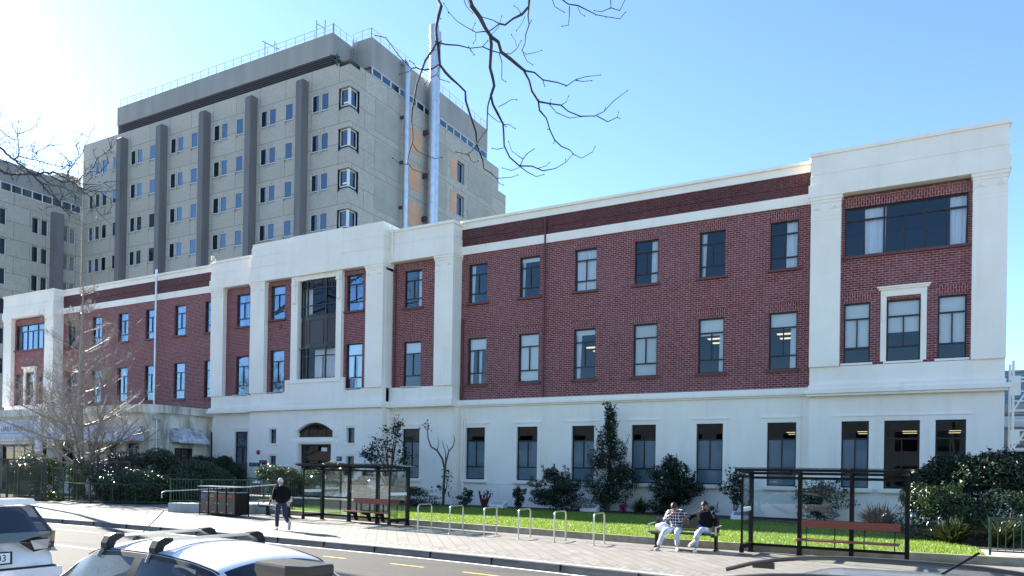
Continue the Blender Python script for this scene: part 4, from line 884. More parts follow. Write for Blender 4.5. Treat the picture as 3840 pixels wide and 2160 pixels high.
for x, l in ((-.04, 1), (.13, .9)):
    q.lathe([(.03, 0), (.03, -.006)], (x - .03, -.022, 3.11 * l + .31 * (1 - l) * 9), 10, 'y')
    q.bar((x, -.025, 3.07), (x + .03, -.025, 2.95), .06, .006).bar((x + .03, -.025, 2.95), (x - .05, -.025, 2.81), .03, .006).bar((x + .03, -.025, 2.95), (x + .08, -.025, 2.81), .03, .006).bar((x - .01, -.025, 3.05), (x - .1, -.025, 2.97), .025, .006)
q.build('emblem', 'black', ws); text('lettering', 'WATCH FOR\nPEDESTRIANS', .135, 'black', ws, (.06, -.022, 2.54), depth=.002)

ob = thing('office_building', 'plain stone office building across the street behind the viewer', 'building', (-12, -28, -.07)); mb = MB(); ops = [(x, x + 2.2, z, z + 2.2) for x in range(-66, 126, 4) for z in (1.2, 5.0)]
M['stone'] = noisy('sandstone', (.09, .09, .088), (.14, .14, .135), 1.5, .85)
def back(p): return [(-24 - x, -24 * 2 + 24 - y + 0, z) for x, y, z in p]
w0 = MB(); wall(w0, -68, 130, -.07, 9.2, 0, ops, .3); mb.add([(-26 - x, -24 - y, z) for x, y, z in w0.v], w0.f); mb.box(-156, 42, -40, -24.8, -.07, 9.2); mb.box(-156.3, 42.3, -40.3, -23.6, 9.201, 9.9); mb.build('wall', 'stone', ob, True)
MB().box(-155, 41, -24.5, -24.4, .8, 8.2).build('windows', 'dglass', ob, True)
# ---------------------------------------------------------------- trees and plants
M['leafdark'] = leafmat('dark_leaf', [(.007, .016, .007), (.012, .028, .011), (.022, .045, .016), (.010, .022, .011)], .42, .12, .3)
M['leafmid'] = leafmat('mid_leaf', [(.016, .034, .010), (.028, .055, .015), (.05, .085, .024), (.022, .045, .012)], .3, .2, .6)
M['leafolive'] = leafmat('olive_leaf', [(.05, .08, .015), (.09, .12, .025), (.13, .16, .04), (.06, .10, .02)], .3, .3)
M['leafgloss'] = leafmat('glossy_leaf', [(.03, .055, .02), (.07, .10, .035), (.12, .15, .06), (.045, .075, .025)], .22, .25, .8)
M['leafgrey'] = leafmat('purple_grey_leaf', [(.018, .02, .024), (.032, .033, .038), (.05, .05, .054)], .45, .1, .4)
M['flax'] = leafmat('strap_leaf', [(.014, .028, .008), (.03, .05, .014), (.06, .075, .026), (.12, .11, .05)], .35, .2)
M['flower'] = mat('pale_flower', (.72, .66, .64), .6); M['pink'] = mat('pink_flower', (.62, .10, .22), .6); M['magenta'] = leafmat('magenta_flower', [(.40, .01, .10), (.6, .03, .2)], .5, .3)
M['redstem'] = mat('red_stump', (.11, .03, .02), .8)
def crown_pts(rng, n, blobs, shell=.45):
    """leaf centres and normals spread through a union of ellipsoid clumps"""
    w = np.array([b[3] * b[4] * b[5] for b in blobs]) ** .67; idx = rng.choice(len(blobs), n, p=w / w.sum()); B = np.array(blobs)[idx]
    d = rng.normal(size=(n, 3)); d /= np.linalg.norm(d, axis=1)[:, None]; r = rng.uniform(shell, 1, n) ** .6 * (1 + rng.normal(0, .07, n))
    C = B[:, :3] + d * r[:, None] * B[:, 3:6]; N = d * .7 + rng.normal(0, .55, (n, 3)) + np.array([0, 0, .35]); N /= np.linalg.norm(N, axis=1)[:, None]; return C, N
def clumps(seed, w, d, h, n, kind='round', z0=.0):
    """random clump ellipsoids filling a plant volume (local coordinates)"""
    r = random.Random(seed); out = []
    if kind == 'dome':
        out.append((0, 0, h * .38, w * .47, d * .47, h * .56))
        for i in range(n):
            a, e = r.random() * 6.283, r.uniform(-.1, 1.2); q = r.uniform(.10, .17)
            out.append((math.cos(a) * math.cos(e) * w * .42, math.sin(a) * math.cos(e) * d * .42, h * .38 + math.sin(e) * h * .5, q * w, q * d * 1.3, q * h * 1.1))
        return out
    for i in range(n):
        u = (i + .5) / n; z = z0 + (h - z0) * u
        if kind == 'cone': k = 1.3 * (1 - u) ** 1.05 * min(1, u * 5 + .4)
        elif kind == 'box': k = 1
        elif kind == 'vase': k = .35 + .75 * u * (1.25 - u * .6)
        elif kind == 'dome': k = 0
        else: k = math.sqrt(max(0.05, 1 - (2 * u - .85) ** 2 * .85))
        a = r.random() * 6.283; q = r.random() ** .5 * .75
        s = r.uniform(.22, .38) * (1 if kind != 'cone' else .75)
        out.append((math.cos(a) * q * w / 2 * k, math.sin(a) * q * d / 2 * k, z, s * w * (k * .6 + .3), s * d * (k * .6 + .3), max(.12, s * h * .42)))
    return out
def plant(name, label, cat, loc, w, h, n, size, m, seed, kind='round', d=None, nb=14, stems=3, z0=.12, flowers=None, group=None, spikes=0, asp=.45):
    d = d or w * .8; t = thing(name, label, cat, loc, 0, group); rng = np.random.default_rng(seed); bl = clumps(seed, w, d, h, nb, kind, z0 * h)
    C, N = crown_pts(rng, n, bl, .82 if kind == 'dome' else .45); k = C[:, 2] > .02; C, N = C[k], N[k]; V, F = [], []; leaves(V, F, C, N, size, rng, asp)
    sm = MB(); r = random.Random(seed + 1)
    for i in range(stems):
        b = bl[r.randrange(len(bl))]; sm.tube([(r.uniform(-.06, .06) * w, r.uniform(-.06, .06) * w, 0), (b[0] * .4, b[1] * .4, b[2] * .5), (b[0], b[1], b[2])], [.012 + .012 * h, .008 + .008 * h, .005], 6)
    for i in range(spikes):                              # thin shoots that break the outline
        a = r.random() * 6.28; u = r.uniform(.5, 1); b = bl[int(u * (len(bl) - 1))]; p = Vector((b[0] + math.cos(a) * b[3] * .8, b[1] + math.sin(a) * b[4] * .8, b[2] + b[5] * .6)); L = r.uniform(.15, .4) * min(1, h * .5)
        q = p + Vector((math.cos(a) * .4, math.sin(a) * .4, r.uniform(.6, 1.2))) * L; sm.tube([p, q], [.006, .003], 4)
        c = np.array([p.lerp(q, x) for x in rng.uniform(.1, 1.05, 14)]) + rng.normal(0, size * .35, (14, 3)); leaves(V, F, c, rng.normal(size=(14, 3)), size * .9, rng, asp)
    o = inst('foliage', npmesh('foliage', V, F, m), t)
    sm.build('stem', 'stem', t, smooth=True)
    if flowers:
        fn, fm, fs = flowers; fb = MB(); idx = rng.choice(len(C), fn)
        for i in idx:
            dd = C[i] * np.array([1, 1, 0]); dd = dd / (np.linalg.norm(dd) + 1e-6); p = C[i] + dd * .05; fb.ball(p, fs * rng.uniform(.7, 1.2), 7, 5, (1, 1, .7))
        fb.build('flowers', fm, t)
    return t
def strap(name, label, loc, w, h, n, m, seed, wd=.035):
    t = thing(name, label, 'plant', loc); r = random.Random(seed); mb = MB()
    for i in range(n):
        a = r.random() * 6.283; L = h * r.uniform(.75, 1.5); out = r.uniform(.15, 1) * w * .55; b = (r.uniform(-.1, .1) * w, r.uniform(-.1, .1) * w); pts = []
        for k in range(6):
            u = k / 5; pts.append(Vector((b[0] + math.cos(a) * out * u ** 1.1, b[1] + math.sin(a) * out * u ** 1.1, L * (u - .55 * u * u * (out / (w * .55)) ** .8 * 1.1))))
        s = Vector((-math.sin(a), math.cos(a), 0)); ws = [wd * x for x in (.6, 1, 1, .8, .5, .08)]
        mb.add([p + s * q * sg for p, q in zip(pts, ws) for sg in (-.5, .5)], [(2 * k, 2 * k + 1, 2 * k + 3, 2 * k + 2) for k in range(5)])
    mb.build('strap_leaves', m, t); MB().lathe([(w * .12, 0), (w * .07, h * .15)], n=8).build('stem', 'stem', t); return t
G0 = .185
# along the wall, left to right
plant('clipped_hedge', 'low dark clipped box hedge beside the left bus shelter', 'hedge', (-23.4, 30.6, G0), 4.2, 1.0, 16000, .06, 'leafdark', 11, 'box', 1.4, 26, 2, .05, asp=.6)
plant('shrub', 'small round dark shrub at the foot of the white drainpipe', 'shrub', (-20.6, 32.9, G0), 0.98, .95, 1500, .09, 'leafdark', 12, nb=8)
t = thing('pruned_stump', 'cut back red brown stump with stubby stems on the bed', 'shrub', (-19.9, 33.6, G0)); mb = MB()
for i in range(9):
    a = i * .7; mb.tube([(.06 * math.cos(a), .06 * math.sin(a), 0), (.2 * math.cos(a), .2 * math.sin(a), .35), (.36 * math.cos(a * 1.1), .3 * math.sin(a), .6 + .12 * (i % 3))], [.06, .045, .035], 6)
mb.build('stem', 'redstem', t, smooth=True); rng = np.random.default_rng(3); V, F = [], []; leaves(V, F, rng.normal(0, .22, (140, 3)) * np.array([1, 1, .5]) + np.array([.05, 0, .7]), rng.normal(size=(140, 3)), .06, rng); inst('foliage', npmesh('foliage', V, F, 'leafdark'), t)
plant('shrub', 'narrow dark shrub right of the first sloping plaque', 'shrub', (-17.8, 33.3, G0), 0.92, 1.1, 1700, .09, 'leafdark', 13, nb=9, spikes=6)
plant('shrub', 'wide near black shrub between second and third ground windows', 'shrub', (-15.6, 32.9, G0), 2.93, 1.95, 10000, .10, 'leafdark', 14, nb=20, spikes=26)
plant('shrub', 'low thin purple shrub left of the tall camellia', 'shrub', (-14.6, 33.6, G0), 1.95, .9, 1500, .07, 'leafgrey', 15, nb=12, spikes=10)
plant('camellia_tree', 'tall pointed camellia dotted with pale flowers against the wall', 'tree', (-13.15, 34.0, G0), 2.81, 4.95, 15000, .10, 'leafdark', 16, 'cone', 1.9, 44, 5, .08, (85, 'flower', .035), None, 40)
plant('azalea', 'small azalea in magenta bloom beside the tall camellia', 'shrub', (-12.3, 33.9, G0), .5, .42, 500, .08, 'magenta', 17, nb=7)
strap('strap_leaf_clump', 'dark strap leaved clump right of the magenta azalea', (-11.4, 33.6, G0), 1.8, .75, 220, 'flax', 18)
plant('camellia_bush', 'broad camellia bush behind the two seated men', 'shrub', (-10.0, 33.9, G0), 2.68, 2.5, 11000, .115, 'leafdark', 19, 'round', 1.5, 22, 4, .1, (26, 'flower', .055), None, 26)
plant('small_camellia', 'young camellia on a thin stem with pink flowers left of the right shelter', 'tree', (-6.95, 32.9, G0), 1.65, 1.9, 2300, .11, 'leafdark', 20, 'round', 1.1, 13, 3, .38, (9, 'pink', .055), None, 14)
plant('shrub', 'sparse low shrub against the wall left of the young camellia', 'shrub', (-8.3, 34.0, G0), 0.98, .5, 500, .08, 'leafmid', 40, nb=6, spikes=5)
plant('shrub', 'dark bush seen through the middle of the right shelter glass', 'shrub', (-3.6, 33.6, G0), 2.44, 1.6, 4200, .10, 'leafdark', 21, nb=16, spikes=20)
strap('strap_leaf_clump', 'green strap leaved clump seen through the right shelter bench bay', (-1.15, 29.9, G0), 2.3, .85, 320, 'flax', 22, .06)
plant('big_bush', 'huge dark rounded bush at the right corner of the building', 'shrub', (1.75, 28.2, G0), 4.3, 2.75, 34000, .12, 'leafdark', 23, 'dome', 3.0, 30, 5, .02, (4, 'flower', .03), None, 60)
plant('shrub', 'olive green leafy shrub in front of the huge dark bush', 'shrub', (.55, 25.9, G0), 2.32, 1.75, 6500, .09, 'leafmid', 24, 'dome', 1.3, 12, 3, .02, None, None, 20)
plant('shrub', 'bronze tinted shrub at the right front of the huge bush', 'shrub', (2.35, 26.2, G0), 1.95, 1.6, 4500, .08, 'leafmid', 25, 'dome', 1.3, 12, 3, .02, None, None, 16)
strap('strap_leaf_clump', 'long leaved clump left of the right green railing', (.95, 24.9, G0), 1.9, .7, 240, 'flax', 26, .055)
strap('strap_leaf_clump', 'long leaved clump half behind the right green railing', (2.1, 24.8, G0), 1.9, .78, 240, 'flax', 27, .055)
# entrance side
plant('variegated_hedge', 'sunlit glossy hedge behind the walking man', 'hedge', (-27.75, 27.15, .15), 3.2, 1.85, 15000, .10, 'leafgloss', 28, 'box', .9, 26, 3, .35, asp=.5)
plant('variegated_hedge', 'sunlit glossy hedge seen through the left shelter', 'hedge', (-24.75, 27.0, .18), 2.8, 1.95, 13000, .10, 'leafgloss', 29, 'box', .9, 22, 3, .35, asp=.5)
plant('variegated_bush', 'round glossy bush at the right end of the sunlit hedge', 'shrub', (-22.6, 26.9, .18), 1.3, 1.45, 4200, .11, 'leafgloss', 30, 'round', 1.1, 12, 3, .1, asp=.5)
plant('shrub', 'little yellow green shrub behind the bench in the left shelter', 'shrub', (-22.8, 27.2, .18), 1.10, .75, 900, .09, 'leafolive', 41, nb=7)
# small trees at the entrance
t = thing('rhododendron_tree', 'small leafy tree with crooked stems over the left shelter', 'tree', (-24.9, 32.0, G0)); mb = MB(); rng = np.random.default_rng(31); V, F = [], []; r = random.Random(31)
for e in [(-1.7, 0, 2.85), (-1.3, .2, 2.5), (-.9, -.1, 3.4), (-.5, .2, 3.2), (-.2, 0, 3.9), (.35, .1, 4.2), (.6, -.1, 3.7), (.9, .1, 3.0), (.75, .2, 2.3), (-.6, .1, 2.6), (.15, 0, 2.9), (-1.1, 0, 3.0), (1.15, 0, 2.6), (-1.55, 0, 2.6), (.55, 0, 4.35)]:
    e = Vector(e); m1 = Vector((e.x * .25, e.y * .3, e.z * .45)); mb.tube([(0, 0, 0), (.04, 0, .7), m1, (e.x * .7 + r.uniform(-.1, .1), e.y * .6, e.z * .78), e], [.07, .06, .04, .022, .01], 6)
    n = 60; c = np.array(e) + rng.normal(0, .16, (n, 3)); leaves(V, F, c, rng.normal(size=(n, 3)) + np.array([0, 0, .6]), .15, rng, .32)
    n = 30; c = np.array(e) * np.array([.8, .8, .88]) + rng.normal(0, .2, (n, 3)); leaves(V, F, c, rng.normal(size=(n, 3)) + np.array([0, 0, .6]), .14, rng, .32)
mb.build('trunk', 'stem', t, smooth=True); inst('foliage', npmesh('foliage', V, F, 'leafdark'), t)
t = thing('twisted_tree', 'thin bare tree with a forked twisted stem by the white wall', 'tree', (-22.35, 33.4, G0)); mb = MB()
for pts, r0, r1 in [([(0, 0, 0), (.02, 0, 1.0), (.06, 0, 2.0), (-.1, 0, 2.5), (-.45, 0, 2.95), (-.85, 0, 3.15), (-1.05, 0, 3.6), (-1.1, 0, 4.0), (-1.05, 0, 4.45)], .075, .02), ([(.06, 0, 1.9), (.15, .05, 2.5), (.3, 0, 2.9), (.55, 0, 3.15), (.68, 0, 3.5), (.6, 0, 3.75)], .05, .015), ([(.1, 0, 2.3), (.05, .1, 2.8), (-.1, .1, 3.2), (-.15, 0, 3.5)], .03, .01), ([(.02, 0, .4), (.2, 0, 1.0), (.28, 0, 1.5)], .04, .012), ([(-.45, 0, 2.95), (-.35, 0, 3.3), (-.4, 0, 3.6)], .025, .008), ([(-1.1, 0, 4.0), (-1.35, 0, 4.3), (-1.5, 0, 4.4)], .02, .008), ([(.3, 0, 2.9), (.2, 0, 3.2), (.1, 0, 3.3)], .02, .008)]:
    n = len(pts); mb.tube(pts, [r0 + (r1 - r0) * i / (n - 1) for i in range(n)], 7)
mb.build('trunk', 'stem', t, smooth=True); rng = np.random.default_rng(32); V, F = [], []
for c, n, s in (((.15, 0, .9), 50, .22), ((.3, 0, 1.5), 40, .16), ((-.2, 0, 1.0), 30, .15), ((-1.2, 0, 4.3), 25, .14), ((.1, 0, 1.9), 18, .1)): leaves(V, F, np.array(c) + rng.normal(0, s, (n, 3)), rng.normal(size=(n, 3)), .14, rng, .35)
inst('foliage', npmesh('foliage', V, F, 'leafdark'), t)
# left planting
plant('hedge_mound', 'rounded dark hedge behind the low curved railing', 'hedge', (-37.9, 26.0, .07), 5.6, 1.95, 36000, .085, 'leafmid', 33, 'dome', 2.8, 22, 4, 0, asp=.6)
plant('hedge_mound', 'rounded hedge with sunlit top behind the ramp railing', 'hedge', (-35.4, 28.3, .07), 4.6, 2.4, 30000, .09, 'leafmid', 34, 'dome', 2.4, 20, 4, 0, asp=.55)
plant('hedge_block', 'tall dark square hedge left of the entrance', 'hedge', (-37.4, 30.9, .07), 4.6, 2.75, 30000, .09, 'leafdark', 35, 'dome', 2.2, 26, 4, 0, asp=.6)
plant('camellia_bush', 'camellia bush with white flowers behind the hedges at left', 'shrub', (-39.8, 28.7, .07), 4.88, 3.0, 22000, .11, 'leafmid', 36, 'dome', 2.4, 18, 4, 0, (28, 'flower', .035), asp=.55)
plant('rosemary_bush', 'spiky purple grey bush behind the left hedges', 'shrub', (-41.4, 27.4, .07), 4.6, 2.5, 9000, .16, 'leafgrey', 37, 'round', 1.8, 30, 4, 0, None, None, 50, .2)
plant('hedge_mound', 'bright topped bush behind the lattice fence at the far left', 'hedge', (-47.6, 26.2, .07), 5.0, 2.75, 20000, .11, 'leafgloss', 38, 'dome', 2.2, 18, 4, 0, asp=.55)
plant('shrub', 'loose yellow green shrub behind the green gate', 'shrub', (-43.4, 26.3, .07), 1.71, 2.3, 2200, .13, 'leafolive', 39, 'round', 1.2, 14, 3, .05, None, None, 10)
plant('ground_plant', 'pale tuft of leaves at the foot of the green gate', 'plant', (-41.9, 23.9, .07), 1.0, .45, 500, .12, 'leafolive', 42, nb=6)
# ---- bare trees
def bare(root_parts, pts, r0, r1, n=7): root_parts.tube(pts, [max(.003, r0 + (r1 - r0) * i / (len(pts) - 1)) for i in range(len(pts))], n)
def twigs(mb, P, r, rnd, n, L, up=.3, rad=.004, sub=1):
    """short side shoots along polyline P"""
    P = [Vector(p) for p in P]
    for i in range(n):
        k = rnd.randrange(len(P) - 1); p = P[k].lerp(P[k + 1], rnd.random()); d = (P[k + 1] - P[k]).normalized()
        s = Vector((rnd.gauss(0, 1), rnd.gauss(0, 1), rnd.gauss(up, .8))); s = (s - d * s.dot(d) * .6).normalized(); l = L * rnd.uniform(.4, 1.2); q = p + (s + d * .5).normalized() * l; m_ = p.lerp(q, .5) + Vector((rnd.gauss(0, .06), rnd.gauss(0, .06), rnd.gauss(0.02, .05))) * l
        mb.tube([p, m_, q], [rad, rad * .8, rad * .6], 4)
        if sub and rnd.random() < .75: twigs(mb, [p, m_, q], r, rnd, sub, L * .5, up, rad * .75, sub - 1)
t = thing('bare_tree', 'full bare tree with pale twigs in front of the left wing', 'tree', (-44.7, 27.2, .07)); tr = MB(); lm = MB(); tw_ = MB(); rnd = random.Random(77)
TP = [(0, 0, 0), (.02, 0, 1.2), (.0, 0, 2.7), (-.1, 0, 4.7), (-.12, 0, 7.2), (-.08, 0, 10), (0, 0, 12.2), (.05, 0, 14.2)]; tr.tube(TP, [.33, .26, .22, .18, .13, .08, .045, .01], 12)
tr.tube([(.25, 0, .7), (.75, 0, 1.9), (1.15, .1, 2.9), (1.75, .15, 4.6), (2.3, .2, 6.2), (2.75, .2, 7.9), (3.0, .3, 9.2)], [.15, .14, .125, .10, .07, .045, .012], 9)
def limb(p, d, L, r, lev, curl):
    P = [Vector(p)]; d = Vector(d).normalized(); n = 6
    for i in range(n):
        d = (d + Vector((rnd.gauss(0, .1), rnd.gauss(0, .1), curl + rnd.gauss(0, .06)))).normalized(); P.append(P[-1] + d * L / n)
    rr = [r * (1 - .82 * i / n) for i in range(n + 1)]; (lm if lev < 2 else tw_).tube(P, rr, 6 if lev < 2 else 4)
    if lev < 3:
        for k in range((9, 7, 4)[lev]):
            i = rnd.randrange(1, n); q = P[i].lerp(P[i + 1] if i < n else P[i], rnd.random()); s = Vector((rnd.gauss(0, 1), rnd.gauss(0, .8), rnd.gauss(.25, .6))); s = (d * .9 + s * .75).normalized(); limb(q, s, L * rnd.uniform(.3, .52), max(.0055, rr[i] * .45), lev + 1, curl * .8 + .02)
for z, n in ((1.9, 5), (2.6, 5), (3.4, 5), (4.3, 5), (5.3, 5), (6.4, 5), (7.6, 5), (8.8, 4), (10, 4), (11.2, 3), (12.3, 3)):
    for k in range(n):
        a = rnd.uniform(0, 6.283); L = (6.6 if z < 4 else 5.2) * (1 - z / 15.5) * rnd.uniform(.75, 1.15); limb((-.05, 0, z), (math.cos(a), math.sin(a) * .75, rnd.uniform(.0, .4)), L, .085 * (1 - z / 16), 0, .07)
for k in range(9):
    i = rnd.randrange(2, 6); p = [(1.15, .1, 2.9), (1.75, .15, 4.6), (2.3, .2, 6.2), (2.75, .2, 7.9)][k % 4]; a = rnd.uniform(-1.4, 1.6); limb(p, (math.cos(a), math.sin(a), rnd.uniform(.3, .9)), 2.6, .045, 1, .06)
limb((.5, 0, 2.0), (1, 0, .02), 6.0, .09, 0, .075); limb((.3, 0, 2.1), (1, -.2, .0), 7.2, .085, 0, .11)
tr.build('trunk', 'barkp', t, smooth=True); lm.build('limbs', 'barkp', t, smooth=True); tw_.build('twigs', 'barkp', t)
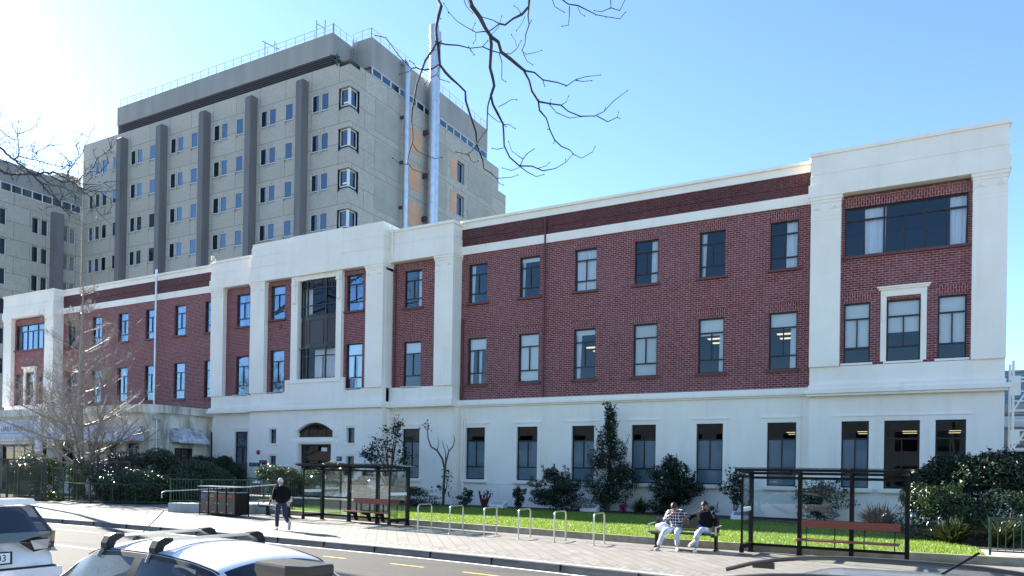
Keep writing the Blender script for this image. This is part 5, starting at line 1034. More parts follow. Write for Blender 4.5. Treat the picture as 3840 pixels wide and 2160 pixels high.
OVERHEAD=[([[-4.73,6.74,7.71],[-4.66,6.74,7.39],[-4.66,6.7,7.19],[-4.61,6.69,7.1],[-4.62,6.65,6.96],[-4.62,6.61,6.81],[-4.59,6.59,6.65]],0.0187,0.0123),
([[-4.59,6.59,6.65],[-4.61,6.52,6.52],[-4.63,6.44,6.39],[-4.64,6.38,6.23],[-4.64,6.31,6.08],[-4.63,6.26,5.91],[-4.62,6.21,5.76],[-4.59,6.16,5.61],[-4.54,6.12,5.48],[-4.51,6.08,5.36],[-4.51,6.02,5.22],[-4.49,5.97,5.09]],0.0096,0.0041),
([[-4.5,6.07,5.33],[-4.43,6.06,5.24],[-4.32,6.06,5.18],[-4.22,6.06,5.13],[-4.13,6.05,5.12]],0.0033,0.002),
([[-4.48,5.97,5.1],[-4.4,5.94,5.01],[-4.26,5.94,4.95],[-4.19,5.91,4.94]],0.0032,0.0019),
([[-4.49,5.97,5.09],[-4.58,5.97,5.11],[-4.68,5.98,5.19]],0.0033,0.002),
([[-4.58,6.6,6.65],[-4.61,6.66,6.58],[-4.64,6.73,6.49],[-4.63,6.82,6.45],[-4.61,6.91,6.42],[-4.58,7.01,6.39],[-4.55,7.11,6.35],[-4.58,7.17,6.28],[-4.59,7.25,6.21],[-4.59,7.34,6.11],[-4.59,7.42,6.02],[-4.62,7.49,5.91]],0.012,0.0067),
([[-4.62,7.49,5.91],[-4.61,7.54,5.84],[-4.6,7.6,5.76],[-4.61,7.64,5.68],[-4.55,7.72,5.64],[-4.52,7.79,5.6],[-4.38,7.91,5.63],[-4.33,7.99,5.68]],0.0072,0.0024),
([[-4.51,7.77,5.59],[-4.5,7.84,5.55],[-4.48,7.9,5.55]],0.004,0.0024),
([[-4.58,6.6,6.65],[-4.52,6.67,6.65],[-4.43,6.77,6.67],[-4.34,6.86,6.66],[-4.24,6.96,6.7],[-4.21,7.02,6.79]],0.0072,0.0029),
([[-4.33,6.85,6.64],[-4.29,6.87,6.58]],0.0043,0.0022),
([[-4.27,6.99,6.73],[-4.2,7.08,6.71],[-4.12,7.16,6.7],[-4.05,7.25,6.72],[-4.01,7.32,6.8],[-3.98,7.37,6.91]],0.0052,0.0022),
([[-4.56,6.61,6.42],[-4.6,6.53,6.34],[-4.65,6.45,6.3],[-4.69,6.36,6.29],[-4.71,6.3,6.26],[-4.73,6.23,6.29],[-4.75,6.16,6.32],[-4.85,6.05,6.49],[-4.91,5.96,6.48]],0.0062,0.0028),
([[-4.71,6.3,6.26],[-4.69,6.25,6.2],[-4.75,6.16,6.14]],0.0034,0.0021),
([[-4.66,6.33,6.26],[-4.65,6.28,6.28],[-4.66,6.21,6.28]],0.0028,0.0021),
([[-4.56,6.61,6.42],[-4.56,6.57,6.29],[-4.52,6.55,6.22],[-4.41,6.57,6.17]],0.0042,0.0021),
([[-4.58,6.6,6.31],[-4.62,6.52,6.24],[-4.64,6.45,6.15]],0.0035,0.0021),
([[-4.78,7.16,7.99],[-4.65,7.2,7.7],[-4.57,7.2,7.45],[-4.53,7.19,7.35],[-4.43,7.2,7.21],[-4.36,7.21,7.07],[-4.29,7.21,6.96]],0.0242,0.0159),
([[-4.29,7.21,6.96],[-4.3,7.25,6.89],[-4.33,7.29,6.78],[-4.36,7.33,6.68],[-4.35,7.38,6.58],[-4.36,7.43,6.52],[-4.42,7.46,6.43],[-4.42,7.51,6.35],[-4.39,7.58,6.26],[-4.36,7.65,6.17],[-4.37,7.69,6.07],[-4.39,7.74,5.95],[-4.35,7.81,5.83],[-4.27,7.91,5.75]],0.0147,0.007),
([[-4.27,7.91,5.75],[-4.17,8.05,5.78],[-4.09,8.19,5.76],[-3.99,8.33,5.82],[-3.91,8.46,5.93],[-3.87,8.58,6.07]],0.0066,0.0025),
([[-4.39,7.39,6.37],[-4.4,7.36,6.26],[-4.4,7.35,6.1],[-4.39,7.34,5.98],[-4.43,7.3,5.91],[-4.49,7.26,5.79],[-4.53,7.23,5.71],[-4.57,7.19,5.67],[-4.67,7.12,5.69]],0.0076,0.003),
([[-4.54,7.19,5.67],[-4.52,7.2,5.6],[-4.49,7.22,5.57],[-4.44,7.24,5.59]],0.003,0.0023),
([[-4.35,7.52,6.31],[-4.31,7.62,6.39],[-4.28,7.71,6.47],[-4.26,7.8,6.5]],0.0039,0.0024),
([[-4.3,7.55,6.11],[-4.28,7.67,6.15],[-4.27,7.79,6.15]],0.0039,0.0024),
([[-4.41,7.37,6.19],[-4.37,7.43,6.15],[-4.33,7.49,6.12],[-4.3,7.55,6.13]],0.0039,0.0023),
([[-4.27,7.91,5.75],[-4.2,7.98,5.69],[-4.12,8.07,5.65],[-4.05,8.14,5.69]],0.0048,0.0024),
([[-4.26,7.91,5.75],[-4.24,7.96,5.86],[-4.21,8.01,5.93],[-4.16,8.08,6.0]],0.0048,0.0024),
([[-4.23,7.93,5.83],[-4.27,7.87,5.86],[-4.32,7.8,5.9],[-4.34,7.76,6.0]],0.004,0.0024),
([[-4.39,7.73,5.92],[-4.43,7.65,5.88],[-4.46,7.58,5.87]],0.0032,0.0024),
([[-4.27,7.91,5.73],[-4.35,7.86,5.69],[-4.45,7.81,5.72]],0.0032,0.0024),
([[-4.12,8.1,5.76],[-4.04,8.2,5.82],[-4.04,8.26,5.88]],0.0033,0.0024),
([[-4.29,7.21,6.96],[-4.24,7.3,6.93],[-4.24,7.37,6.85],[-4.18,7.47,6.81],[-4.13,7.57,6.77],[-4.09,7.66,6.74]],0.016,0.0114),
([[-4.09,7.66,6.74],[-4.02,7.78,6.76],[-3.96,7.89,6.71],[-3.84,8.04,6.72],[-3.77,8.16,6.72],[-3.71,8.27,6.83],[-3.63,8.4,6.91],[-3.5,8.55,6.97]],0.008,0.0024),
([[-3.94,7.85,6.68],[-3.92,7.86,6.61]],0.0047,0.0024),
([[-3.73,8.31,6.85],[-3.67,8.4,6.86],[-3.59,8.5,6.9]],0.0049,0.0024),
([[-4.09,7.66,6.73],[-4.07,7.75,6.66],[-4.07,7.82,6.57],[-4.03,7.92,6.48]],0.011,0.0086),
([[-4.03,7.92,6.48],[-3.95,8.06,6.5],[-3.87,8.21,6.53],[-3.83,8.33,6.5],[-3.73,8.48,6.48],[-3.61,8.65,6.53],[-3.54,8.79,6.63],[-3.47,8.92,6.8],[-3.34,9.09,6.99]],0.0082,0.0025),
([[-3.61,8.71,6.56],[-3.51,8.85,6.52],[-3.43,8.97,6.61],[-3.44,9.04,6.71]],0.0051,0.0025),
([[-3.96,8.07,6.5],[-3.91,8.17,6.43],[-3.8,8.31,6.4],[-3.7,8.44,6.45]],0.0041,0.0024),
([[-3.88,8.23,6.54],[-3.82,8.26,6.58],[-3.8,8.27,6.65]],0.0041,0.002),
([[-4.03,7.92,6.47],[-4.04,7.97,6.4],[-3.99,8.06,6.33],[-3.97,8.12,6.21],[-3.94,8.2,6.11],[-3.89,8.29,6.06],[-3.82,8.38,6.04],[-3.79,8.45,6.0],[-3.73,8.54,5.98],[-3.63,8.65,6.08],[-3.62,8.71,6.17]],0.0081,0.0024),
([[-3.94,8.2,6.11],[-3.95,8.19,6.07]],0.0032,0.002),
([[-4.25,7.34,6.83],[-4.22,7.36,6.72],[-4.22,7.36,6.59],[-4.22,7.36,6.53],[-4.18,7.38,6.5]],0.0045,0.0023),
([[-4.14,7.96,8.16],[-4.17,7.9,7.72],[-4.15,7.85,7.61],[-4.19,7.77,7.49],[-4.26,7.67,7.4],[-4.32,7.59,7.3],[-4.35,7.51,7.28]],0.0142,0.0071),
([[-4.35,7.51,7.28],[-4.39,7.43,7.29],[-4.49,7.32,7.3]],0.0054,0.0031),
([[-4.35,7.51,7.28],[-4.37,7.39,7.16],[-4.36,7.28,7.07]],0.0061,0.0046),
([[-4.36,7.28,7.07],[-4.38,7.23,7.05],[-4.45,7.16,7.02],[-4.53,7.08,7.06],[-4.6,7.0,7.1],[-4.66,6.93,7.17],[-4.7,6.87,7.26]],0.0052,0.0019),
([[-4.44,7.13,6.99],[-4.43,7.13,6.92],[-4.46,7.12,6.88]],0.003,0.0019),
([[-4.47,7.11,7.01],[-4.46,7.11,7.05],[-4.44,7.12,7.1]],0.0026,0.0019),
([[-4.19,7.94,7.66],[-4.19,7.92,7.55],[-4.17,7.91,7.43],[-4.19,7.87,7.3],[-4.19,7.85,7.18],[-4.21,7.82,7.09]],0.0064,0.004),
([[-4.21,7.82,7.08],[-4.18,7.87,7.06],[-4.1,7.95,7.1],[-4.05,8.02,7.15]],0.004,0.002),
([[-4.2,7.83,7.06],[-4.18,7.89,6.99],[-4.14,7.97,6.97]],0.004,0.002),
([[-4.23,7.92,7.56],[-4.26,7.9,7.47],[-4.32,7.87,7.38]],0.0032,0.002),
([[-4.22,7.81,7.52],[-4.26,7.79,7.59],[-4.3,7.77,7.62]],0.0032,0.002),
([[-4.33,7.3,7.04],[-4.29,7.38,7.15],[-4.28,7.44,7.31]],0.003,0.0019),
([[-4.03,7.35,6.85],[-4.04,7.34,6.91],[-4.08,7.32,6.98]],0.003,0.0019),
([[-4.17,8.41,8.35],[-4.08,8.5,8.09],[-3.97,8.6,8.01],[-3.88,8.69,8.02],[-3.76,8.8,7.97],[-3.7,8.87,7.95],[-3.6,8.97,7.95],[-3.46,9.09,7.95],[-3.41,9.16,8.06]],0.0077,0.0026),
([[-3.97,8.63,8.0],[-3.97,8.63,7.88],[-3.98,8.63,7.76],[-4.05,8.58,7.74]],0.0051,0.0025),
([[-4.15,8.42,8.11],[-4.09,8.45,7.93],[-4.03,8.48,7.89],[-3.98,8.51,7.86]],0.0042,0.0025),
([[-3.55,8.97,8.36],[-3.54,8.97,8.05],[-3.65,8.92,8.0],[-3.73,8.87,8.01]],0.0051,0.0026),
([[-3.54,8.97,8.05],[-3.46,9.08,8.05],[-3.42,9.16,8.22]],0.0043,0.0026),
([[-3.88,8.68,8.0],[-3.85,8.7,7.92],[-3.8,8.72,7.88]],0.0034,0.0021),
([[-4.6,7.04,7.5],[-4.53,7.07,7.29],[-4.47,7.11,7.22]],0.0037,0.0022)]
LEFTLIMBS=[([[-44.07,18.3,16.96],[-42.26,19.08,18.01],[-40.85,19.63,18.18],[-39.85,19.97,17.6],[-39.37,20.02,17.21],[-38.85,20.1,16.87],[-38.33,20.17,16.53],[-37.86,20.22,16.17],[-37.47,20.22,15.93],[-36.96,20.29,15.55],[-36.5,20.33,15.09],[-35.96,20.42,14.6],[-35.54,20.44,14.19],[-34.93,20.56,13.66]],0.049,0.0089),
([[-41.87,18.14,16.76],[-40.12,18.9,16.45],[-38.76,19.44,16.1],[-38.26,19.52,15.88],[-37.62,19.68,15.76],[-37.05,19.79,15.74],[-36.49,19.9,15.63],[-36.01,19.96,15.7],[-35.53,20.03,15.62],[-35.06,20.09,15.5],[-34.58,20.16,15.22],[-34.22,20.16,14.99],[-33.75,20.22,14.68],[-33.29,20.28,14.37],[-33.01,20.24,14.21]],0.0473,0.0108),
([[-36.01,19.96,15.7],[-35.49,20.18,15.39],[-35.09,20.33,15.2],[-34.73,20.46,15.21],[-34.33,20.61,15.27],[-34.13,20.65,15.47],[-33.73,20.79,15.68],[-33.49,20.86,16.05],[-33.29,20.9,16.28],[-32.94,21.02,16.47],[-32.67,21.1,16.66]],0.0171,0.0085),
([[-35.03,20.5,15.42],[-35.12,20.55,15.8],[-35.02,20.7,16.1],[-34.92,20.85,16.44],[-34.78,21.02,16.78],[-34.79,21.11,17.1],[-34.7,21.25,17.51],[-34.75,21.32,17.84]],0.0152,0.0065),
([[-39.84,20.61,17.24],[-39.64,20.72,17.41],[-39.62,20.72,17.82],[-39.69,20.68,18.51],[-39.68,20.69,18.97],[-39.66,20.7,19.2]],0.0207,0.0069),
([[-39.69,20.68,18.56],[-39.63,20.72,18.56],[-39.17,20.97,18.71],[-38.89,21.12,18.94],[-38.77,21.18,19.33]],0.0115,0.0069),
([[-39.64,20.72,17.41],[-38.86,20.87,17.18],[-38.12,21.0,16.96],[-37.56,21.03,16.77],[-36.84,21.15,16.55],[-36.05,21.31,16.53]],0.0136,0.0068),
([[-40.87,20.04,19.18],[-40.46,20.26,18.73],[-40.13,20.44,18.43],[-39.73,20.66,18.19]],0.0161,0.0092),
([[-37.0,20.79,17.54],[-36.72,20.94,17.21],[-36.32,21.16,16.86],[-36.03,21.32,16.56]],0.0067,0.0089),
([[-37.65,20.43,16.93],[-37.54,20.49,17.15],[-37.27,20.64,17.33],[-36.98,20.8,17.52]],0.0111,0.0067),
([[-37.96,20.27,16.21],[-37.12,20.45,15.86],[-36.52,20.51,15.42],[-35.66,20.71,15.15],[-35.15,20.71,14.95],[-34.56,20.76,14.44]],0.0175,0.0066),
([[-36.2,19.87,15.27],[-35.85,20.05,15.11],[-35.66,20.16,14.72],[-35.16,20.44,13.91],[-34.86,20.6,13.92],[-34.6,20.74,14.23]],0.0108,0.0065),
([[-34.01,20.38,14.78],[-33.4,20.48,14.58],[-32.84,20.56,14.48],[-32.07,20.75,14.37]],0.0105,0.0063),
([[-34.31,20.21,15.03],[-33.4,20.48,14.86],[-32.77,20.6,14.77],[-32.36,20.59,14.82]],0.0084,0.0063),
([[-33.83,20.47,15.35],[-33.26,20.55,15.47],[-32.77,20.59,15.31],[-32.19,20.68,15.74]],0.0105,0.0063),
([[-40.44,20.28,17.12],[-39.82,20.39,17.04],[-39.08,20.57,16.56],[-38.47,20.67,16.24]],0.0114,0.0068),
([[-40.45,20.27,18.27],[-40.21,20.4,18.11],[-39.99,20.52,18.09]],0.0092,0.0069),
([[-39.62,20.72,17.85],[-39.44,20.82,17.87],[-39.12,21.0,17.95],[-38.9,21.12,18.18]],0.0092,0.0069),
([[-39.73,20.66,18.51],[-39.81,20.61,18.79],[-39.96,20.53,19.08]],0.0092,0.0069),
([[-33.01,20.24,14.21],[-32.82,20.34,14.02],[-32.67,20.43,13.53],[-32.48,20.53,13.32],[-32.06,20.76,13.46]],0.0083,0.0062),
([[-40.7,20.13,18.49],[-40.47,20.26,19.42],[-40.41,20.28,19.83]],0.0092,0.0069),
([[-34.66,20.7,16.33],[-34.77,20.84,16.67],[-35.22,20.8,17.46]],0.0087,0.0054),
([[-35.58,20.2,14.47],[-35.16,20.43,14.43],[-34.9,20.57,14.65],[-34.87,20.59,14.91]],0.0086,0.0065),
([[-38.59,20.6,16.72],[-38.99,20.39,16.89],[-39.08,20.34,17.25],[-39.1,20.33,17.54]],0.0091,0.0068),
([[-36.01,19.96,15.7],[-36.05,19.94,15.83]],0.0129,0.0086),
([[-35.98,20.66,16.04],[-35.79,20.77,16.18],[-35.56,20.89,16.49]],0.0088,0.0066),
([[-38.49,20.66,17.58],[-38.19,20.59,17.31],[-37.71,20.63,17.06],[-37.1,20.73,16.62]],0.0067,0.0067)]

t = thing('overhanging_tree', 'bare street tree whose dark branches hang into the top of the view', 'tree', (2.7, 2.6, -.07)); O_ = t.location
tr = MB(); tr.tube([(2.7, 2.6, -.07), (2.65, 2.6, 1.2), (2.6, 2.65, 4.0), (2.3, 2.9, 6.6), (1.7, 3.3, 8.6), (.9, 3.9, 10.2)], [.3, .22, .19, .16, .12, .08], 12)
for p in ([(2.3, 2.9, 6.6), (.6, 3.8, 8.6), (-1.6, 5.2, 9.6), (-3.2, 6.4, 9.2), OVERHEAD[16][0][0]], [(2.3, 2.9, 6.6), (.2, 4.4, 8.9), (-1.5, 6.2, 9.3), OVERHEAD[42][0][0]], [(-1.6, 5.2, 9.6), (-3.6, 6.2, 9.0), OVERHEAD[0][0][0]], [(-1.5, 6.2, 9.3), OVERHEAD[55][0][0]], [(-1.5, 6.2, 9.3), OVERHEAD[57][0][0]], [(-1.5, 6.2, 9.3), OVERHEAD[58][0][0]], [(-3.6, 6.2, 9.0), OVERHEAD[61][0][0]]):
    n = len(p); tr.tube(p, [.055 - (.055 - .02) * i / (n - 1) for i in range(n)], 8)
tr.build('trunk', 'bark', t, True, True)
br_ = MB(); tg = MB(); rnd = random.Random(9)
def jag(P, amp):
    P = [Vector(p) for p in P]; out = [P[0]]
    for a, b in zip(P, P[1:]):
        k = max(1, int((b - a).length / .16))
        for i in range(1, k + 1):
            q = a.lerp(b, i / k); out.append(q if i == k else q + Vector((rnd.gauss(0, amp), rnd.gauss(0, amp), rnd.gauss(0, amp))))
    return out
for P, r0, r1 in OVERHEAD:
    r0 *= 1.3; r1 *= 1.35
    Q = jag(P, r0 * .35); n = len(Q); br_.tube(Q, [(r0 + (r1 - r0) * i / (n - 1)) * rnd.uniform(.88, 1.16) for i in range(n)], 7)
    L = sum((Q[i + 1] - Q[i]).length for i in range(n - 1))
    for k in range(int(L * 2.2)):                    # spurs and buds
        i = rnd.randrange(n - 1); p = Q[i]; d = Vector((rnd.gauss(0, 1), rnd.gauss(0, 1), rnd.gauss(.2, 1))).normalized(); l = rnd.uniform(.012, .06); tg.tube([p, p + d * l], [.0055, .0035], 5); tg.ball(p + d * l, .007, 6, 4)
    tg.ball(Q[-1], max(.008, r1 * 1.3), 6, 4)
br_.build('branches', 'bark', t, True, True); tg.build('twigs', 'bark', t, True)
t = thing('street_tree', 'bare tree at the left edge with thin branches against the sky', 'tree', (-57, 26.0, 0))
tr = MB(); tr.tube([(-57, 26, 0), (-56.8, 26, 2), (-55.5, 25.6, 6), (-52.6, 24.2, 11), (-49, 21.8, 15), (-46.5, 20.2, 17.5)], [.3, .24, .2, .16, .11, .05], 10)
for q, k in ((LEFTLIMBS[0][0][0], 9), (LEFTLIMBS[1][0][0], 8)): tr.tube([(-52.6, 24.2, 11), Vector((-52.6, 24.2, 11)).lerp(Vector(q), .5) + Vector((0, 0, .5)), q], [.12, .08, .05], 8)
for q in (LEFTLIMBS[7][0][0], LEFTLIMBS[15][0][0], LEFTLIMBS[16][0][0], LEFTLIMBS[20][0][0]): tr.tube([(-49, 21.8, 15), Vector((-49, 21.8, 15)).lerp(Vector(q), .6) + Vector((0, 0, .3)), q], [.05, .035, .02], 6)
tr.build('trunk', 'bark', t, True, True); br_ = MB(); tg = MB()
for P, r0, r1 in LEFTLIMBS:
    r0 *= 1.9; r1 *= 1.9
    Q = jag(P, r0 * .4); n = len(Q); br_.tube(Q, [(r0 + (r1 - r0) * i / (n - 1)) for i in range(n)], 6)
    L = sum((Q[i + 1] - Q[i]).length for i in range(n - 1)); twigs(tg, Q, r0, rnd, int(L * 4.0), .7, .35, .013, 1)
br_.build('branches', 'bark', t, True, True); tg.build('twigs', 'bark', t, True)
# ---------------------------------------------------------------- street furniture
def rack_parts(t):
    r = .025; H = .9; L = .8; P = [(0, 0, 0), (0, 0, H - .12)] + [(0, .12 - .12 * math.cos(a * R(15)), H - .12 + .12 * math.sin(a * R(15))) for a in range(1, 7)] + [(0, L - .12 + .12 * math.sin(a * R(15)), H - .12 + .12 * math.cos(a * R(15))) for a in range(0, 7)] + [(0, L, 0)]
    MB().tube(P, r, 12).build('hoop', 'steel', t, smooth=True)
    for y in (0, L): MB().lathe([(.05, .004), (.05, .014), (.03, .018)], (0, y, 0), 14).build('base_plate', 'steel', t)
racks = [(-14.69, 20.45), (-13.38, 20.4), (-11.93, 20.15), (-10.68, 20.1), (-9.3, 19.75), (-8.0, 19.6)]
rl_ = ['steel bicycle hoop nearest the left bus shelter', 'steel bicycle hoop, second along from the left bus shelter', 'steel bicycle hoop, third along from the left bus shelter', 'steel bicycle hoop, third away from the occupied bench', 'steel bicycle hoop, second away from the occupied bench', 'steel bicycle hoop nearest the occupied bench']
r0 = thing('bicycle_rack', rl_[0], 'bicycle rack', (*racks[0], 0), 0, 'steel bicycle racks in a row'); rack_parts(r0)
for p, l in list(zip(racks, rl_))[1:]: dup(r0, (*p, 0), 0, l)
# ---- park benches (local x along, y towards the back)
def bench(label, loc, rz, L=1.85):
    t = thing('park_bench', label, 'bench', loc, rz, 'grey slatted park benches')
    s = MB(); h = L / 2
    for k in range(5): s.box(-h, h, -.24 + k * .098, -.155 + k * .098, .43, .465)
    s.build('seat', 'slat', t); b = MB()
    for k in range(6):
        z = .52 + k * .058; y = .26 + (z - .45) * .22; b.obox((0, y, z), (1, 0, 0), (0, .976, -.215), (0, .215, .976), h - .02, .012, .025)
    b.build('backrest', 'slat', t)
    for x in (-h + .09, h - .09):
        g = MB(); g.prismx([(.02, 0), (.34, 0), (.34, .03), (.27, .05), (.25, .40), (.40, .86), (.35, .86), (.2, .43), (-.22, .43), (-.22, .39), (.1, .36), (.12, .05), (.02, .03)], x - .03, x + .03); g.build('leg', 'blackp', t)
    for x in (-h - .01, h + .01):
        a = MB(); a.bar((x, -.2, .45), (x, -.2, .66), .03, .05).bar((x, -.22, .66), (x, .3, .68), .045, .025, (0, 0, 1)); a.build('armrest', 'alu', t)
    return t
bench('empty slatted park bench behind the walking man', (-23.75, 22.75, 0), R(-14))
bench('slatted park bench with two men sitting on it', (-5.58, 20.14, 0), R(-3))
# ---- bus shelters
def shelter(label, loc, rz, W=3.75, bx=(-.25, 1.75), legs='curved', sides=(True, True), nb=4):
    t = thing('bus_shelter', label, 'bus shelter', loc, rz, 'glass bus shelters with black frames')
    xs = [-W / 2 + W * i / (nb - 1) for i in range(nb)]; H = 2.1
    for x in xs:
        p = MB(); p.box(x - .05, x + .05, -.06, .06, 0, H).bar((x, .1, H + .02), (x, -1.25, H + .085), .07, .09); p.box(x - .07, x + .07, -.08, .08, 0, .02); p.build('post', 'black', t)
    for z in (.21, 2.0, 2.12): MB().box(-W / 2 + .05, W / 2 - .05, -.03, .03, z - .035, z + .035).build('rail', 'black', t)
    r = MB()
    MB().box(-W / 2 + .05, xs[1] - .05, -.03, .03, .89, .95).build('rail', 'black', t); r.box(-W / 2 - .12, W / 2 + .12, -1.3, -1.22, H + .06, H + .125); r.build('roof_beam', 'black', t)
    for a, b in zip(xs, xs[1:]): MB().box(a + .05, b - .05, -.006, .006, .245, 1.965).build('back_glass', 'sglass', t)
    MB().add([(-W / 2 - .22, .18, H + .075), (W / 2 + .22, .18, H + .075), (W / 2 + .22, -1.42, H + .15), (-W / 2 - .22, -1.42, H + .15), (-W / 2 - .22, .18, H + .09), (W / 2 + .22, .18, H + .09), (W / 2 + .22, -1.42, H + .162), (-W / 2 - .22, -1.42, H + .162)], [(0, 1, 2, 3), (7, 6, 5, 4), (0, 4, 5, 1), (1, 5, 6, 2), (2, 6, 7, 3), (3, 7, 4, 0)]).build('roof', 'sglass', t)
    for x, on in zip((-W / 2, W / 2), sides):
        if not on: continue
        f = MB(); f.box(x - .04, x + .04, -1.0, -.06, .16, .27); f.box(x - .025, x + .025, -1.0, -.95, .27, 2.05); f.box(x - .03, x + .03, -1.0, -.06, 2.0, 2.06); f.box(x - .05, x + .05, -1.02, -.93, .06, .2); f.build('side_frame', 'black', t)
        MB().box(x - .006, x + .006, -.95, -.06, .27, 2.0).build('side_glass', 'sglass', t); MB().box(x - .008, x + .008, -.95, -.06, 1.12, 1.22).build('safety_stripe', 'signwhite', t)
    a, b = bx
    MB().box(a, b, -.16, -.12, .74, .93).build('bench_backrest', 'timber', t); MB().box(a - .06, b, -.62, -.2, .42, .46).build('bench_seat', 'timber', t)
    n = 4
    for i in range(n):
        x = a + .12 + (b - a - .24) * i / (n - 1); q = MB()
        if legs == 'curved': q.prismx([(-.12, .06), (-.04, .06), (-.1, .40), (-.1, .9), (-.13, .9), (-.14, .42), (-.56, .42), (-.5, .36), (-.28, .3), (-.2, .12)], x - .02, x + .02)
        else: q.tube([(x, -.1, .2), (x, -.13, .3), (x, -.16, .42), (x, -.14, .6), (x, -.11, .9)], .014, 6)
        q.build('bench_bracket', 'black', t)
    return t
shelter('black framed bus shelter on the left in front of the entrance', (-18.8, 22.55, 0), R(-5), 4.55, (-.35, 2.0))
shelter('black framed bus shelter on the right with a long red bench', (-2.05, 20.62, 0), R(-2.5), 3.72, (-.55, 1.72), 'thin', (True, False))
# ---- recycling bins
t = thing('recycling_station', 'row of four black recycling bins under a flat metal roof', 'bins', (-25.85, 21.95, 0), R(-6)); bw = .62
for k in range(4):
    x = -1.24 + k * bw; b = MB(); b.box(x + .02, x + bw - .02, -.3, .34, .06, .98); p = b.build('bin', 'black', t)
    MB().box(x + .05, x + bw - .05, -.325, -.301, .1, .95).build('door', 'spandrel', p); c = ('bin_blue', (.02, .16, .45)) if k == 0 else ('bin_yellow', (.45, .26, .03)) if k == 1 else ('bin_red', (.45, .02, .03)); M.setdefault(c[0], mat(c[0], c[1], .5))
    q = MB()
    for i, (w, z) in enumerate(((.26, .86), (.30, .80), (.20, .74))):
        if i < 2 or k == 0: q.box(x + .09, x + .09 + w, -.329, -.326, z - .02, z + .02)
    if k == 1:
        for i, w in enumerate((.2, .12, .16, .1)): q.box(x + .09, x + .09 + w, -.329, -.326, .66 - i * .07, .675 - i * .07)
    q.build('label', c[0], p); MB().box(x + (.48 if k in (0, 1) else .08), x + (.52 if k in (0, 1) else .12), -.34, -.326, .5, .54).build('latch', 'steel', p); MB().box(x + .25, x + .42, -.335, -.326, .14, .155).build('handle', 'steel', p)
    MB().box(x + .03, x + bw - .03, -.305, .3, .981, 1.0).build('rim', 'alu', p)
for k in range(5):
    x = -1.24 + k * bw
    for y in (-.33, .33): MB().box(x - .018, x + .018, y - .018, y + .018, 0, 1.2).build('frame_post', 'blackp', t)
MB().box(-1.3, 1.3, -.4, .4, 1.2, 1.235).build('roof', noisy('bin_roof', (.34, .33, .31), (.46, .45, .42), 4, .55, metal=.3), t)
# ---- timber bollard, low walls
t = thing('bollard', 'brown timber bollard with a sloped pale top', 'bollard', (-31.6, 29.0, 0)); MB().box(-.19, .19, -.15, .15, 0, 1.2).build('post', 'post', t); MB().add([(-.19, -.15, 1.201), (.19, -.15, 1.201), (.19, .15, 1.201), (-.19, .15, 1.201), (-.05, 0, 1.4)], [(0, 1, 4), (1, 2, 4), (2, 3, 4), (3, 0, 4), (3, 2, 1, 0)]).build('cap', 'white', t)
M['lowwall'] = noisy('low_wall_concrete', (.05, .05, .045), (.09, .085, .075), 3, .9); M['coping'] = noisy('coping', (.42, .40, .33), (.54, .52, .44), 5, .8)
t = thing('low_wall', 'dark low garden wall with pale coping behind the empty bench', 'wall', (-26, 26.2, 0)); w_ = MB().bar((-29.4, 26.5, .31), (-21.8, 26.0, .31), .22, .62); w_.build('wall', 'lowwall', t, True); MB().bar((-29.5, 26.5, .65), (-21.7, 26.0, .65), .36, .06).build('coping', 'coping', t, True)
t = thing('ramp_wall', 'stained concrete kerb wall under the green ramp railing', 'wall', (-28.6, 22.3, 0)); MB().prism([(-29.45, 21.95), (-27.0, 22.65), (-25.0, 25.0), (-27.1, 26.5), (-29.6, 22.4)], 0, .4).build('wall', noisy('ramp_concrete', (.42, .42, .43), (.58, .57, .55), 1.5, .8, (1, 1, .4), .1, c3=(.32, .27, .16), scale3=.9), t, True)
# ---- green railings
def railing(name, label, pts, zb, zt, gap=.12, post=1.1, m='green', cat='railing', thick=.045, z2=None):
    c = pts[len(pts) // 2]; t = thing(name, label, cat, (c[0], c[1], zb)); pts = [Vector((*p, 0)) for p in pts]; top = MB(); bal = MB(); acc = 0; nextp = 0; nb = gap; posts = []
    for a, b in zip(pts, pts[1:]):
        L = (b - a).length
        top.bar(a + Vector((0, 0, zt)), b + Vector((0, 0, zt)), thick); top.bar(a + Vector((0, 0, zb + .1)), b + Vector((0, 0, zb + .1)), thick * .8)
        while nb < acc + L: p = a.lerp(b, (nb - acc) / L); bal.bar(p + Vector((0, 0, zb + .1)), p + Vector((0, 0, zt)), .018); nb += gap
        while nextp <= acc + L: posts.append(a.lerp(b, (nextp - acc) / L)); nextp += post
        acc += L
    posts.append(pts[-1])
    top.build('rail', m, t, True); bal.build('balusters', m, t, True)
    for p in posts: MB().bar(p + Vector((0, 0, zb)), p + Vector((0, 0, zt + .02)), .055).build('post', m, t, True)
    return t
railing('curved_railing', 'low dark green railing curving round the left hedge', [(-41.2, 24.5), (-40, 24.2), (-39.0, 24.0), (-38, 24.3), (-37.2, 24.75), (-36.3, 25.05), (-35.7, 25.4), (-35.3, 26.2), (-35.6, 27.4)], .02, 1.05, .42, 1.3)
t = railing('ramp_railing', 'tall green railing with a pale handrail along the entrance ramp', [(-29.5, 22.1), (-28.35, 22.85), (-27.25, 24.2), (-26.6, 25.6), (-26.5, 27.3)], .4, 1.47, .13, 1.36)
MB().tube([(-29.75, 21.85, .62), (-29.75, 21.85, .86), (-29.65, 21.95, .93), (-28.3, 22.75, 1.03), (-27.2, 24.1, 1.15), (-26.5, 25.5, 1.27)], .024, 8).build('handrail', 'alu', t, True, True)
railing('entrance_railing', 'green railing before the tall glazed opening left of the entrance', [(-38.0, 33.0), (-34.6, 32.2), (-31.6, 32.0)], .25, 1.4, .14, 1.5)
